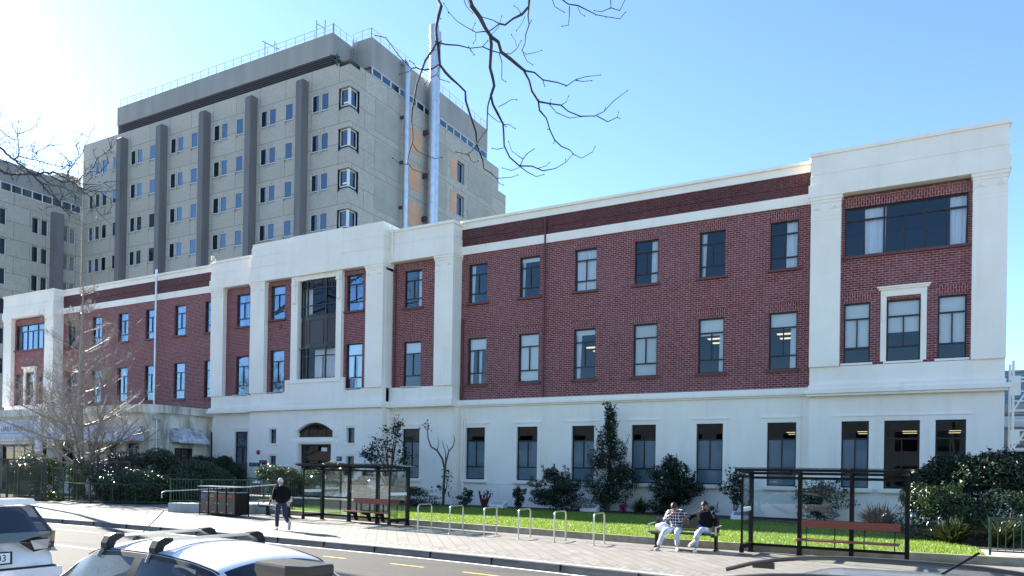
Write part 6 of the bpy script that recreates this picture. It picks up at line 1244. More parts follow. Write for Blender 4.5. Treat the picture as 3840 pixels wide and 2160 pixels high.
railing('green_railing', 'green railing at the right edge beside the path', [(1.62, 22.0), (3.3, 22.1), (5.6, 22.25)], .17, 1.08, .165, 1.9, thick=.05)
railing('gate', 'narrow green metal gate between the lattice fences', [(-42.5, 24.35), (-41.4, 24.3)], .05, 1.85, .1, 1.1, cat='gate')
# ---- lattice fences
def lattice(label, a, b, zt, name='lattice_fence'):
    a, b = Vector((*a, 0)), Vector((*b, 0)); t = thing(name, label, 'fence', ((a.x + b.x) / 2, (a.y + b.y) / 2, 0)); d = (b - a).normalized(); L = (b - a).length; n = Vector((-d.y, d.x, 0)); mb = MB(); s = .15; H = zt - .1
    k = -int(H / s) - 1
    while k * s < L:
        for sg, o in ((1, .008), (-1, -.008)):
            x0 = k * s if sg > 0 else k * s + H; u0, u1 = (max(0, -k * s), min(H, L - k * s)); 
            if u1 > u0:
                if sg > 0: p, q = (k * s + u0, u0), (k * s + u1, u1)
                else: p, q = (k * s + u0, H - u0), (k * s + u1, H - u1)
                mb.bar(a + d * p[0] + n * o + Vector((0, 0, .1 + p[1])), a + d * q[0] + n * o + Vector((0, 0, .1 + q[1])), .012, .034, n)
        k += 1
    mb.build('lattice', 'lattice', t, True); f = MB(); f.bar(a + Vector((0, 0, zt)), b + Vector((0, 0, zt)), .07).bar(a + Vector((0, 0, .1)), b + Vector((0, 0, .1)), .07); f.build('frame', 'lattice', t, True)
    m_ = max(1, int(L / 1.9))
    for i in range(m_ + 1): MB().bar(a.lerp(b, i / m_), a.lerp(b, i / m_) + Vector((0, 0, zt + .04)), .09).build('post', 'lattice', t, True)
    return t
lattice('long dark lattice fence at the left edge', (-47.6, 22.6), (-42.6, 24.0), 2.3)
lattice('short lattice fence panel right of the green gate', (-41.2, 24.75), (-38.6, 26.3), 2.25)
lattice('dark lattice screen in front of the tall glazed opening', (-38.4, 33.2), (-36.9, 33.0), 2.3)
railing('fence_railing', 'dark green railing in front of the long lattice fence', [(-47.6, 22.1), (-45.4, 22.8), (-43.6, 23.45), (-42.7, 23.85)], .05, 1.85, .9, 1.9)
# ---- plaques in the bed
for x, y, l in ((-18.9, 33.3, 'sloping pale garden plaque right of the red brown stump'), (-13.9, 33.5, 'sloping pale garden plaque left of the tall camellia'), (-6.5, 32.4, 'sloping pale garden plaque beside the young pink camellia')):
    t = thing('garden_plaque', l, 'plaque', (x, y, G0)); MB().prismx([(-.22, 0), (.22, 0), (.22, .34), (-.22, .14)], -.42, .42).build('block', 'white', t); MB().obox((0, -.005, .245), (1, 0, 0), (0, .911, .413), (0, -.413, .911), .34, .17, .006).build('plate', 'alu', t)
# ---- pay station on the near footpath
t = thing('pay_station', 'grey parking pay station with an overhanging cap on the near footpath', 'parking meter', (-2.1, 2.12, .14), R(-7)); M['meter'] = mat('meter_grey', (.075, .068, .058), .38, .3); M['meterd'] = mat('meter_dark', (.045, .043, .045), .42, .3)
b = MB(); b.prism([(-.098, -.055), (.062, -.065), (.108, -.038), (.108, .05), (-.098, .05)], -.21, 1.48); b.build('body', 'meter', t)
c = MB(); poly = [(x * .72, y * .52) for x, y in [(-.20, -.13), (-.19, -.155), (.09, -.18), (.205, -.11), (.205, .13), (-.20, .13)]]; poly2 = [(x * .9, y * .9) for x, y in poly]
n = len(poly); zc = lambda x: 1.485 - .0 * x
c.add([(x, y, 1.48) for x, y in poly2] + [(x, y, 1.515) for x, y in poly] + [(x, y, 1.54) for x, y in poly] + [(x * .97, y * .97, 1.548) for x, y in poly], [tuple(range(n))[::-1], tuple(range(3 * n, 4 * n))] + [(k * n + i, k * n + (i + 1) % n, (k + 1) * n + (i + 1) % n, (k + 1) * n + i) for k in range(3) for i in range(n)]); c.build('cap', 'meter', t)
q = MB().obox((-.018, -.062, 1.28), (.998, -.062, 0), (.062, .998, 0), (0, 0, 1), .068, .004, .15); q.build('screen_surround', 'meterd', t); MB().obox((-.018, -.067, 1.31), (.998, -.062, 0), (.062, .998, 0), (0, 0, 1), .05, .004, .08).build('screen', 'black', t)
MB().obox((.086, -.053, 1.26), (.86, .51, 0), (-.51, .86, 0), (0, 0, 1), .02, .004, .17).build('grille', 'black', t); MB().obox((-.1, -.01, 1.29), (0, 1, 0), (1, 0, 0), (0, 0, 1), .06, .006, .14).build('notice', 'signwhite', t)
# ---------------------------------------------------------------- cars
M['carwhite'] = mat('white_car_paint', (.74, .75, .76), .25); M['carsilver'] = mat('silver_grey_paint', (.30, .31, .33), .28, .6); M['tyre'] = mat('tyre_rubber', (.02, .02, .02), .8); M['rim'] = mat('alloy_rim', (.5, .5, .52), .3, .9)
M['redlamp'] = mat('red_lens', (.35, .01, .02), .15); M['clearlamp'] = mat('clear_lens', (.55, .56, .6), .08, .6); M['seat'] = mat('dark_seat', (.035, .035, .04), .8); M['chrome'] = mat('chrome', (.8, .8, .82), .08, 1)
for k in ('carwhite', 'carsilver'):
    M[k].node_tree.nodes['Principled BSDF'].inputs['Coat Weight'].default_value = .6; M[k].node_tree.nodes['Principled BSDF'].inputs['Coat Roughness'].default_value = .05
def smooth_stations(X, Y, xs, k=5):
    y = np.interp(xs, X, Y); w = np.hanning(k + 2)[1:-1]; w /= w.sum(); return np.convolve(np.pad(y, k // 2, mode='edge'), w, 'valid')
def car(name, label, loc, rz, paint, st, zones, glass='cglass', nu=110, belt_v=7, wheel_r=.32, wx_=(-1.25, 1.3)):
    """st: stations (x, bottom, half width, belt height, roof half width, roof height); x forward, z up"""
    t = thing(name, label, 'car', loc, rz); A = np.array(st); xs = np.linspace(A[0, 0], A[-1, 0], nu); P = [smooth_stations(A[:, 0], A[:, k], xs) for k in range(1, 6)]
    NL, NG, NR = 6, 12, 9; V = []; 
    for i, x in enumerate(xs):
        zb, w, zbelt, wr, zr = [p[i] for p in P]; s = min(1, max(.02, (zr - zbelt) / .35)); half = []
        low = [(w * .93, zb), (w * .985, zb + .08), (w, zb + .22), (w, zb + (zbelt - zb) * .6), (w * .992, zb + (zbelt - zb) * .85), (w * .972, zbelt)]
        half += low; top = (wr, zr - .085 * s)
        for k in range(1, NG + 1):
            u = k / NG; bow = .018 * math.sin(math.pi * u) * s; half.append((low[-1][0] + (top[0] - low[-1][0]) * u + bow, zbelt + (top[1] - zbelt) * u))
        for k in range(1, NR + 1):
            u = k / NR; a = u * math.pi / 2; half.append((wr * (1 - u) ** .9, zr - .085 * s * (1 - math.sin(a) ** .75 if u < 1 else 0)))
        full = [(y, z) for y, z in half] + [(-y, z) for y, z in half[:-1][::-1]]; V.append([(x, y, z) for y, z in full])
    m = len(V[0]); hv = len(half); verts = [p for r in V for p in r]; body, sideL, sideR, ws, rear, pillL, pillR = [MB() for _ in range(7)]
    for b in (body, sideL, sideR, ws, rear, pillL, pillR): b.v = verts
    for i in range(nu - 1):
        xm = (xs[i] + xs[i + 1]) / 2; hgt = P[4][i] - P[2][i]
        for j in range(m - 1):
            jj = j if j < hv - 1 else m - 2 - j; f = (i * m + j, i * m + j + 1, (i + 1) * m + j + 1, (i + 1) * m + j)
            tgt = body; side, pill = (sideL, pillL) if j < hv else (sideR, pillR)
            if NL - 1 <= jj < NL + NG - 1 and hgt > .1:
                if NL <= jj + 0 < NL + NG - 2 and zones['side'][0] < xm < zones['side'][1]: tgt = pill if any(a < xm < b for a, b in zones['pillars']) else side
                elif jj == NL + NG - 2 and zones['side'][0] < xm < zones['side'][1]: tgt = pill
            elif jj >= NL + NG:
                if zones['ws'][0] < xm < zones['ws'][1]: tgt = ws
                elif zones['rear'][0] < xm < zones['rear'][1]: tgt = rear
            tgt.f.append(f)
    for e, rev in ((0, 0), (nu - 1, 1)):
        f = tuple(range(e * m, e * m + m)); body.f.append(f if rev else f[::-1])
    def fin(b, nm, mm):
        used = sorted({i for f in b.f for i in f}); mp = {o: k for k, o in enumerate(used)}; b.v = [verts[i] for i in used]; b.f = [tuple(mp[i] for i in f) for f in b.f]; return b.build(nm, mm, t, smooth=38)
    bo = fin(body, 'body', paint); fin(sideL, 'side_window', glass); fin(sideR, 'side_window', glass); fin(pillL, 'window_surround', 'blackp'); fin(pillR, 'window_surround', 'blackp'); fin(ws, 'windscreen', glass); fin(rear, 'rear_window', zones.get('rearm', glass))
    wmax = A[:, 2].max()
    for sg in (-1, 1):                                             # roof ditch mouldings
        k_ = [i for i, x in enumerate(xs) if zones['rear'][1] < x < zones['ws'][0]]; MB().tube([(xs[i], sg * (P[3][i] - .015), P[4][i] - .085 * min(1, max(.02, (P[4][i] - P[2][i]) / .35)) + .008) for i in k_], .009, 5).build('roof_moulding', 'blackp', t)
    for x in wx_:
        for sg in (-1, 1):
            c = (x, sg * (wmax - .1), wheel_r); w_ = MB().lathe([(wheel_r * .62, -.1), (wheel_r * .95, -.1), (wheel_r, -.07), (wheel_r, .07), (wheel_r * .95, .1), (wheel_r * .62, .1)], c, 24, 'y'); wo = w_.build('wheel', 'tyre', t, smooth=30)
            r_ = MB().lathe([(wheel_r * .62, -.06), (wheel_r * .62, .06)], c, 20, 'y')
            for k in range(5):
                a = k * R(72); r_.bar((x, c[1] + sg * .085, wheel_r), (x + math.cos(a) * wheel_r * .6, c[1] + sg * .085, wheel_r + math.sin(a) * wheel_r * .6), .055, .03, (0, 1, 0))
            r_.build('rim', 'rim', wo, smooth=30)
            MB().lathe([(wheel_r + .06, -.02), (wheel_r + .06, .03)], (x, sg * (wmax - .012), wheel_r + .01), 24, 'y').build('wheel_arch', 'black', t)
    it = MB()                                                     # seats and dash seen through the glass
    for x in (.25, -.65):
        for y in (-.36, .36):
            it.box(x - .25, x + .25, y - .24, y + .24, .42, .6); it.obox((x - .28, y, .85), (.97, 0, .24), (0, 1, 0), (-.24, 0, .97), .06, .23, .32); it.obox((x - .37, y, 1.2), (.97, 0, .24), (0, 1, 0), (-.24, 0, .97), .05, .13, .09)
    it.box(.75, 1.1, -.66, .66, .6, .88); it.build('seats', 'seat', t)
    return t
# white hatchback with roof bars, nose to the left (local +x is its front)
HB = [(-2.08, .35, .70, .60, .60, .70), (-2.06, .25, .78, .82, .66, .93), (-1.95, .2, .83, .92, .66, 1.04), (-1.68, .18, .86, .97, .62, 1.22), (-1.34, .18, .87, .97, .61, 1.425), (-1.0, .18, .872, .965, .62, 1.485), (-.6, .18, .875, .955, .63, 1.515), (0, .18, .875, .94, .63, 1.52), (.45, .18, .87, .925, .62, 1.49), (.75, .18, .87, .915, .61, 1.38), (1.3, .18, .86, .90, .66, 1.02), (1.5, .2, .85, .86, .70, .93), (1.9, .22, .80, .74, .66, .82), (2.1, .25, .70, .62, .58, .70), (2.16, .35, .55, .5, .45, .55)]
hz = dict(side=(-1.55, 1.12), pillars=[(-.36, -.24), (-1.22, -1.17)], ws=(.62, 1.34), rear=(-1.93, -1.38))
HX, HY, HZ = -6.55, 5.05, -.19
t = car('white_hatchback', 'white hatchback with black and silver roof bars parked at the near kerb', (HX, HY, HZ), R(177), 'carwhite', HB, hz)
def roofbar(x):
    o = MB(); o.obox((x, 0, 1.555), (1, 0, 0), (0, 1, 0), (0, 0, 1), .035, .50, .012); ob = o.build('roof_bar', 'steel', t)
    for sg in (-1, 1):
        f = MB(); y = sg * .56; f.prismx([(y - sg * .12, 1.572), (y - sg * .03, 1.580), (y + sg * .03, 1.555), (y + sg * .065, 1.49), (y + sg * .06, 1.40), (y - sg * .01, 1.42), (y - sg * .035, 1.5), (y - sg * .12, 1.545)][::sg], x - .045, x + .045); f.build('roof_bar_foot', 'blackp', ob)
        c = MB(); c.bar((x + .0, sg * .632, 1.44), (x + .0, sg * .672, 1.36), .04, .01, (1, 0, 0)); c.build('clamp', 'alu', ob)
roofbar(.32); roofbar(-.46)
MB().bar((.50, .2, 1.47), (.44, .2, 1.50), .035).bar((.46, .2, 1.49), (-.05, .24, 1.80), .007).build('antenna', 'blackp', t)
for sg in (-1, 1): pass
for sg in (-1, 1):
    MB().obox((-2.0, sg * .68, .84), (.3, sg * .95, 0), (.95, -.3 * sg, 0), (0, 0, 1), .12, .03, .09).build('tail_light', 'redlamp', t); MB().obox((1.98, sg * .6, .7), (.45, -sg * .9, 0), (.9, .45 * sg, 0), (0, 0, 1), .15, .05, .07).build('headlight', 'clearlamp', t)
    MB().ball((.78, sg * .98, .98), .1, 10, 7, (.7, 1.1, .7)).build('mirror', 'carwhite', t, smooth=True)
MB().bar((-1.78, -.3, 1.09), (-1.45, .1, 1.27), .02, .012).build('rear_wiper', 'blackp', t)
# white off-roader ahead of it
SV = [(-2.25, .45, .80, .82, .74, .92), (-2.2, .35, .86, 1.02, .76, 1.12), (-2.1, .3, .88, 1.06, .74, 1.3), (-1.95, .3, .895, 1.08, .66, 1.64), (-1.75, .28, .9, 1.09, .64, 1.74), (-1, .28, .9, 1.08, .65, 1.79), (0, .28, .9, 1.06, .66, 1.80), (.4, .28, .9, 1.05, .65, 1.74), (.75, .28, .9, 1.04, .65, 1.55), (1.25, .28, .89, 1.03, .72, 1.16), (1.5, .28, .88, 1.0, .76, 1.07), (2.0, .3, .85, .9, .72, .98), (2.25, .35, .78, .7, .66, .8), (2.32, .45, .6, .55, .5, .62)]
SX, SY = -12.35, 5.06
t = car('white_off_roader', 'white off road car seen from behind at the left edge', (SX, SY, -.19), R(178), 'carwhite', SV, dict(side=(-1.85, 1.05), pillars=[(-.3, -.15), (-1.2, -1.08)], ws=(.62, 1.2), rear=(-2.13, -1.93), rearm='dglass'), wheel_r=.36, wx_=(-1.35, 1.35))
q = MB(); q.prismx([(-.60, 1.785), (.60, 1.785), (.64, 1.71), (-.64, 1.71)], -2.16, -1.75); q.build('spoiler', 'carwhite', t)
g = MB(); g.add([(-2.10, -.63, 1.69), (-2.10, .63, 1.69), (-2.245, .80, 1.36), (-2.245, -.80, 1.36), (-2.02, -.63, 1.69), (-2.02, .63, 1.69), (-2.1, .80, 1.36), (-2.1, -.80, 1.36)], [(0, 3, 2, 1), (0, 1, 5, 4), (1, 2, 6, 5), (0, 4, 7, 3), (3, 7, 6, 2)]); g.build('tailgate_glass', 'dglass', t)
g = MB(); g.add([(-2.275, -.82, 1.36), (-2.275, .82, 1.36), (-2.285, .80, 1.15), (-2.285, .55, 1.10), (-2.29, .35, 1.24), (-2.29, -.35, 1.24), (-2.285, -.55, 1.10), (-2.285, -.80, 1.15), (-2.2, -.82, 1.36), (-2.2, .82, 1.36), (-2.2, .80, 1.15), (-2.2, .55, 1.10), (-2.2, .35, 1.24), (-2.2, -.35, 1.24), (-2.2, -.55, 1.10), (-2.2, -.80, 1.15)], [tuple(range(8))[::-1]] + [(i, (i + 1) % 8, 8 + (i + 1) % 8, 8 + i) for i in range(8)]); g.build('dark_trim', 'dglass', t)
for sg in (-1, 1):
    L = MB().add([(-2.30, sg * .50, 1.25), (-2.29, sg * .74, 1.26), (-2.29, sg * .72, 1.14), (-2.30, sg * .55, 1.13), (-2.2, sg * .50, 1.25), (-2.2, sg * .74, 1.26), (-2.2, sg * .72, 1.14), (-2.2, sg * .55, 1.13)], [(0, 1, 2, 3), (0, 4, 5, 1), (1, 5, 6, 2), (2, 6, 7, 3), (3, 7, 4, 0)]); L.build('reversing_light', 'clearlamp', t)
    L = MB(); L.add([(-2.29, sg * .76, 1.40), (-2.29, sg * .76, 1.10), (-2.2, sg * .90, 1.08), (-2.02, sg * .915, 1.16), (-2.04, sg * .88, 1.42)], [(0, 1, 2, 3, 4)]).add([(-2.2, sg * .76, 1.40), (-2.2, sg * .76, 1.10), (-2.1, sg * .88, 1.08), (-2.0, sg * .88, 1.16), (-2.04, sg * .84, 1.42)], [(4, 3, 2, 1, 0)]); L.build('tail_light', mat('lamp_cluster%d' % (sg + 1), (.30, .30, .34), .1, .4), t)
    MB().box(-2.39, -2.3, sg * .76 - .09, sg * .76 + .09, .70, .77).build('reflector', 'redlamp', t)
MB().box(-2.38, -2.05, -.86, .86, .36, .90).build('bumper', 'carwhite', t); MB().box(-2.32, -2.1, -.82, .82, .902, .916).build('bumper_gap', 'blackp', t)
pl = MB(); pl.box(-2.315, -2.28, -.28, .28, .97, 1.13).build('plate_frame', 'blackp', t); p2 = MB().box(-2.32, -2.316, -.25, .25, .99, 1.115).build('number_plate', 'signwhite', t)
text('plate_digits', '03', .125, 'black', t, (-2.322, -.15, 1.05), (R(90), 0, R(-90)), .001, .95)
text('badge', 'V6', .05, 'alu', t, (-2.293, -.58, .95), (R(90), 0, R(-90)), .002, 1.2)
# silver grey wagon whose roof shows at the bottom right
GW = [(-2.3, .4, .78, .75, .7, .85), (-2.25, .3, .85, .95, .74, 1.1), (-2.1, .28, .87, 1.0, .70, 1.36), (-1.9, .25, .88, 1.0, .64, 1.52), (-1.3, .25, .89, 1.0, .62, 1.62), (-.5, .25, .89, .99, .62, 1.655), (.2, .25, .89, .98, .61, 1.64), (.6, .25, .89, .97, .61, 1.52), (1.2, .25, .88, .95, .68, 1.14), (1.45, .25, .87, .92, .72, 1.03), (2.0, .27, .83, .82, .68, .93), (2.3, .32, .74, .65, .6, .75), (2.38, .42, .55, .5, .45, .58)]
t = car('silver_wagon', 'silver grey wagon with roof rails at the bottom right edge', (-.32, 5.3, -.20), R(178), 'carsilver', GW, dict(side=(-1.85, 1.0), pillars=[(-.35, -.2), (-1.25, -1.12)], ws=(.5, 1.18), rear=(-2.2, -1.95)), wheel_r=.34)
for sg in (-1, 1):
    q = MB(); xs_ = np.linspace(-1.45, 1.0, 14); q.tube([(x, sg * .585, 1.665 - .15 * abs((x + .2) / 1.2) ** 3 - (.02 if 0 else 0)) for x in xs_], .017, 8); q.bar((.72, sg * .585, 1.545), (.72, sg * .585, 1.59), .16, .025).bar((-1.15, sg * .585, 1.55), (-1.15, sg * .585, 1.59), .16, .025)
    q.build('roof_rail', 'meter', t, smooth=40); MB().obox((-2.2, sg * .72, .95), (.3, sg * .95, 0), (.95, -.3 * sg, 0), (0, 0, 1), .12, .04, .14).build('tail_light', 'redlamp', t); MB().obox((2.15, sg * .6, .78), (.45, -sg * .9, 0), (.9, .45 * sg, 0), (0, 0, 1), .16, .05, .07).build('headlight', 'clearlamp', t); MB().ball((.8, sg * 1.0, 1.03), .11, 10, 7, (.7, 1.1, .7)).build('mirror', 'carsilver', t, smooth=True)
MB().bar((-.38, -.1, 1.59), (-.66, -.1, 1.80), .014).lathe([(.03, 0), (.02, .03)], (-.38, -.1, 1.59), 10).build('antenna', 'blackp', t)
# ---------------------------------------------------------------- people
M['skin_pale'] = mat('fair_skin', (.50, .30, .22), .5); M['skin_tan'] = mat('tan_skin', (.27, .13, .075), .5); M['hair_grey'] = mat('white_hair', (.62, .60, .58), .8); M['hair_dark'] = mat('dark_hair', (.015, .012, .011), .6)
M['jacket'] = mat('black_jacket', (.006, .006, .008), .85, 0, .15); M['jeans_dark'] = noisy('dark_denim', (.015, .022, .05), (.03, .04, .08), 20, .85); M['jeans_pale'] = noisy('pale_denim', (.42, .47, .55), (.60, .64, .70), 9, .85); M['jeans_blue'] = noisy('blue_denim', (.20, .28, .42), (.48, .54, .62), 6, .85)
M['trainer'] = mat('grey_trainer', (.32, .31, .31), .6); M['trainer_w'] = mat('white_trainer', (.68, .66, .64), .6); M['sole'] = mat('shoe_sole', (.42, .40, .37), .7); M['hoodie'] = mat('black_hoodie', (.006, .0065, .008), .9, 0, .15); M['bluecloth'] = mat('blue_lining', (.02, .09, .30), .7); M['greycloth'] = mat('grey_cloth', (.45, .46, .47), .8)
def m_plaid():
    m, t, b = newmat('plaid_shirt'); v = objco(t, 1, 1, 1); s = t.nodes.new('ShaderNodeSeparateXYZ'); t.links.new(v, s.inputs[0]); cols = []
    def line(sock, f, w):
        a = t.nodes.new('ShaderNodeMath'); a.operation = 'MULTIPLY'; a.inputs[1].default_value = f; t.links.new(sock, a.inputs[0]); p = t.nodes.new('ShaderNodeMath'); p.operation = 'FRACT'; t.links.new(a.outputs[0], p.inputs[0])
        q = t.nodes.new('ShaderNodeMath'); q.operation = 'LESS_THAN'; q.inputs[1].default_value = w; t.links.new(p.outputs[0], q.inputs[0]); return q.outputs[0]
    ad = t.nodes.new('ShaderNodeMath'); t.links.new(s.outputs[0], ad.inputs[0]); t.links.new(s.outputs[1], ad.inputs[1])
    l1, l2 = line(ad.outputs[0], 13, .2), line(s.outputs[2], 12, .2); mx = t.nodes.new('ShaderNodeMath'); mx.operation = 'ADD'; t.links.new(l1, mx.inputs[0]); t.links.new(l2, mx.inputs[1])
    c = ramp(t, mx.outputs[0], [(0.0, (.012, .014, .035)), (.45, (.30, .31, .36)), (1.0, (.62, .62, .64))]); t.links.new(c, b.inputs['Base Color']); b.inputs['Roughness'].default_value = .85; return m
M['plaid'] = m_plaid()
def skin(nodes, edges, sub=2):
    """nodes: list of (xyz, radius); grows one smooth surface over the edges; returns an MB"""
    me = bpy.data.meshes.new('tmp'); me.from_pydata([n[0] for n in nodes], edges, []); o = bpy.data.objects.new('tmp', me); COL.objects.link(o)
    o.modifiers.new('s', 'SKIN'); sd = o.modifiers.new('u', 'SUBSURF'); sd.levels = sub; sd.render_levels = sub
    for i, n in enumerate(nodes):
        r = n[1]; me.skin_vertices[0].data[i].radius = r if isinstance(r, tuple) else (r, r); me.skin_vertices[0].data[i].use_root = (i == 0)
    bpy.context.view_layer.update(); e = o.evaluated_get(bpy.context.evaluated_depsgraph_get()); m2 = bpy.data.meshes.new_from_object(e)
    mb = MB(); mb.add([v.co[:] for v in m2.vertices], [tuple(p.vertices) for p in m2.polygons]); bpy.data.objects.remove(o); bpy.data.meshes.remove(m2); return mb
def join(*mbs):
    r = MB()
    for m in mbs: r.add(m.v, m.f)
    return r
def chain(pts): return [(i, i + 1) for i in range(len(pts) - 1)]
def hand(wrist, d, nrm, side, curl=.5, s=1.0):
    """palm and five bent fingers; d = pointing direction, nrm = back of the hand, side = thumb side"""
    w, d, n = Vector(wrist), Vector(d).normalized(), Vector(nrm); n = (n - d * n.dot(d)).normalized(); t = d.cross(n) * side; out = []
    pn = [(w, .026 * s), (w + d * .045 * s, (.036 * s, .020 * s)), (w + d * .085 * s, (.036 * s, .018 * s))]; out.append(skin(pn, chain(pn), 1))
    for k, (off, L) in enumerate(((.030, .072), (.010, .082), (-.011, .076), (-.030, .060))):
        b = w + d * .075 * s + t * off * s; p = [b]; dd = d.copy()
        for q in (.42, .32, .26): dd = (dd * math.cos(curl * .9) - n * math.sin(curl * .9)).normalized(); p.append(p[-1] + dd * L * q * s)
        nn = [(x, r * s) for x, r in zip(p, (.0095, .009, .0085, .007))]; out.append(skin(nn, chain(nn), 1))
    b = w + d * .025 * s + t * .028 * s; p = [b, b + (t * .8 + d * .7 - n * .15).normalized() * .035 * s, b + (t * .9 + d * 1.6 - n * .6).normalized() * .066 * s]; nn = [(x, r * s) for x, r in zip(p, (.012, .0105, .008))]; out.append(skin(nn, chain(nn), 1)); return join(*out)
def headmesh(c, f, upv, r=.095):
    """head with brow, nose, chin and ears; c = centre, f = facing"""
    c, f, u = Vector(c), Vector(f).normalized(), Vector(upv); u = (u - f * u.dot(f)).normalized(); l = u.cross(f); mb = MB(); n, m = 18, 14; V = []
    for i in range(m + 1):
        t = math.pi * i / m; z = math.cos(t)
        for k in range(n):
            a = 2 * math.pi * k / n; x, y = math.sin(t) * math.cos(a), math.sin(t) * math.sin(a); sx, sy, sz = 1.02, .80, 1.22
            if z < 0: sy *= 1 + .22 * z; sx *= 1 + .12 * z + (.10 * -z if x > .3 else -.16 * -z)
            if x > .8 * math.sin(t) and -.42 < z < .12: sx *= 1.0 + .17 * max(0, 1 - abs(z + .18) / .26) * max(0, 1 - abs(y) / .28)   # nose
            if x > .6 and .05 < z < .3 and .2 < abs(y) < .6: sx *= .95                                                       # eye sockets
            V.append(c + f * x * r * sx + l * y * r * sy + u * z * r * sz)
    F = [(i * n + k, (i + 1) * n + k, (i + 1) * n + (k + 1) % n, i * n + (k + 1) % n) for i in range(m) for k in range(n)]; mb.add(V, F)
    for s in (-1, 1): p = c + l * s * r * .80 - u * r * .05 - f * .005; mb.obox(p, f, l, u, .018, .008, .028)
    eyes = MB()
    for s in (-1, 1): eyes.ball(c + f * r * .93 + l * s * r * .36 + u * r * .14, .011, 8, 6)
    brow = MB()
    for s in (-1, 1): brow.obox(c + f * r * .97 + l * s * r * .36 + u * r * .33, l, f, u, .022, .006, .005)
    mouth = MB().obox(c + f * r * .95 - u * r * .58, l, f, u, .022, .008, .005); return mb, eyes, brow, mouth, (f, l, u)
def scalp(c, axes, r=.095, front=.3, low=-.35, th=.012):
    f, l, u = axes; c = Vector(c); mb = MB(); n, m = 18, 10; V = []
    for i in range(m + 1):
        for k in range(n):
            a = 2 * math.pi * k / n; lim = (math.acos(front) if math.cos(a) > .35 else math.acos(low) if math.cos(a) < -.1 else math.acos(front + (low - front) * (.35 - math.cos(a)) / .45)); t = lim * i / m; x, y, z = math.sin(t) * math.cos(a), math.sin(t) * math.sin(a), math.cos(t); q = r + th
            V.append(c + f * x * q * 1.02 + l * y * q * .82 + u * z * q * 1.2)
    mb.add(V, [(i * n + k, (i + 1) * n + k, (i + 1) * n + (k + 1) % n, i * n + (k + 1) % n) for i in range(m) for k in range(n)]); return mb
def person(label, loc, rz, J, cl):
    """J: joint positions (x forward, y left, z up); cl: clothing materials and extras"""
    t = thing('person', label, 'person', loc, rz); g = lambda k: Vector(J[k])
    N = [('pelvis', .115), ('waist', .112), ('chest', .125), ('neck0', .075), ('neck', .052), ('headb', .06)]; names = [a for a, _ in N]
    nodes = [(g(k), r) for k, r in N]; edges = [(0, 1), (1, 2), (2, 3), (3, 4), (4, 5)]
    def limb(par, ks, rs):
        prev = par
        for k, r in zip(ks, rs): nodes.append((g(k), r)); edges.append((prev, len(nodes) - 1)); prev = len(nodes) - 1
    for s in 'LR':
        limb(2, ['sh' + s, 'el' + s, 'wr' + s], [.058, .043, .029]); limb(0, ['hip' + s, 'kn' + s, 'an' + s], [.085, .055, .04])
    body = skin(nodes, edges, 2); hd, eyes, brow, mouth, ax = headmesh(J['head'], J['face'], J.get('headup', (0, 0, 1))); parts = [body, hd]
    for s, sg in (('L', 1), ('R', -1)):
        if ('hd' + s) in J: parts.append(hand(g('wr' + s), Vector(J['hd' + s]), Vector(J.get('hn' + s, (0, sg, .2))), J.get('hs' + s, -sg), J.get('hc' + s, .5)))
    join(*parts).build('body', cl['skin'], t, smooth=60)
    for b, nm, mm in ((eyes, 'eye', 'black'), (brow, 'eyebrow', cl['hair'])):
        h_ = len(b.v) // 2; k_ = len(b.f) // 2; MB().add(b.v[:h_], b.f[:k_]).build(nm, mm, t); MB().add(b.v[h_:], [tuple(i - h_ for i in f) for f in b.f[k_:]]).build(nm, mm, t)
    mouth.build('mouth', mat('lips', (.22, .07, .06), .5), t)
    # upper garment
    nodes = []; edges = []
    for k, r in (('pelvis', cl.get('hem', .165)), ('waist', cl.get('belly', .16)), ('chest', cl.get('bust', .17)), ('neck0', .115), ('neck', .075)): nodes.append((g(k) + (Vector((0, 0, -.02)) if k == 'neck' else Vector((0, 0, cl.get('hz', .0))) if k == 'pelvis' else Vector()), r))
    edges = [(0, 1), (1, 2), (2, 3), (3, 4)]
    for s in 'LR':
        w = g('el' + s).lerp(g('wr' + s), .9); prev = 2
        for p, r in ((g('sh' + s), .085), (g('sh' + s).lerp(g('el' + s), .5), .073), (g('el' + s), .065), (w, .048)): nodes.append((p, r)); edges.append((prev, len(nodes) - 1)); prev = len(nodes) - 1
    skin(nodes, edges, 2).build(cl['topname'], cl['top'], t, smooth=60)
    nodes = [(g('pelvis') + Vector((0, 0, .05)), .14), (g('pelvis') - Vector((0, 0, .03)), .14)]; edges = [(0, 1)]
    for s in 'LR':
        prev = 1; a = g('kn' + s).lerp(g('an' + s), .95)
        for p, r in ((g('hip' + s), .105), (g('hip' + s).lerp(g('kn' + s), .5), .095), (g('kn' + s), .078), (g('kn' + s).lerp(g('an' + s), .5), .07), (a, .064)): nodes.append((p, r)); edges.append((prev, len(nodes) - 1)); prev = len(nodes) - 1
    skin(nodes, edges, 2).build('trousers', cl['legs'], t, smooth=60)
    for s in 'LR':
        a = g('an' + s); d = Vector(J['ft' + s]).normalized(); u = Vector(J.get('fu' + s, (0, 0, 1))); u = (u - d * u.dot(d)).normalized(); a = a - u * .02
        nn = [(a - d * .04 - u * .02, .045), (a + d * .05 - u * .032, (.045, .04)), (a + d * .13 - u * .045, (.045, .032)), (a + d * .19 - u * .05, (.038, .025))]; sh = skin(nn, chain(nn), 2); o = sh.build('shoe', cl['shoe'], t, smooth=60)
        y = u.cross(d); MB().obox(a + d * .075 - u * .078, d, y, u, .145, .044, .013).build('sole', 'sole', o)
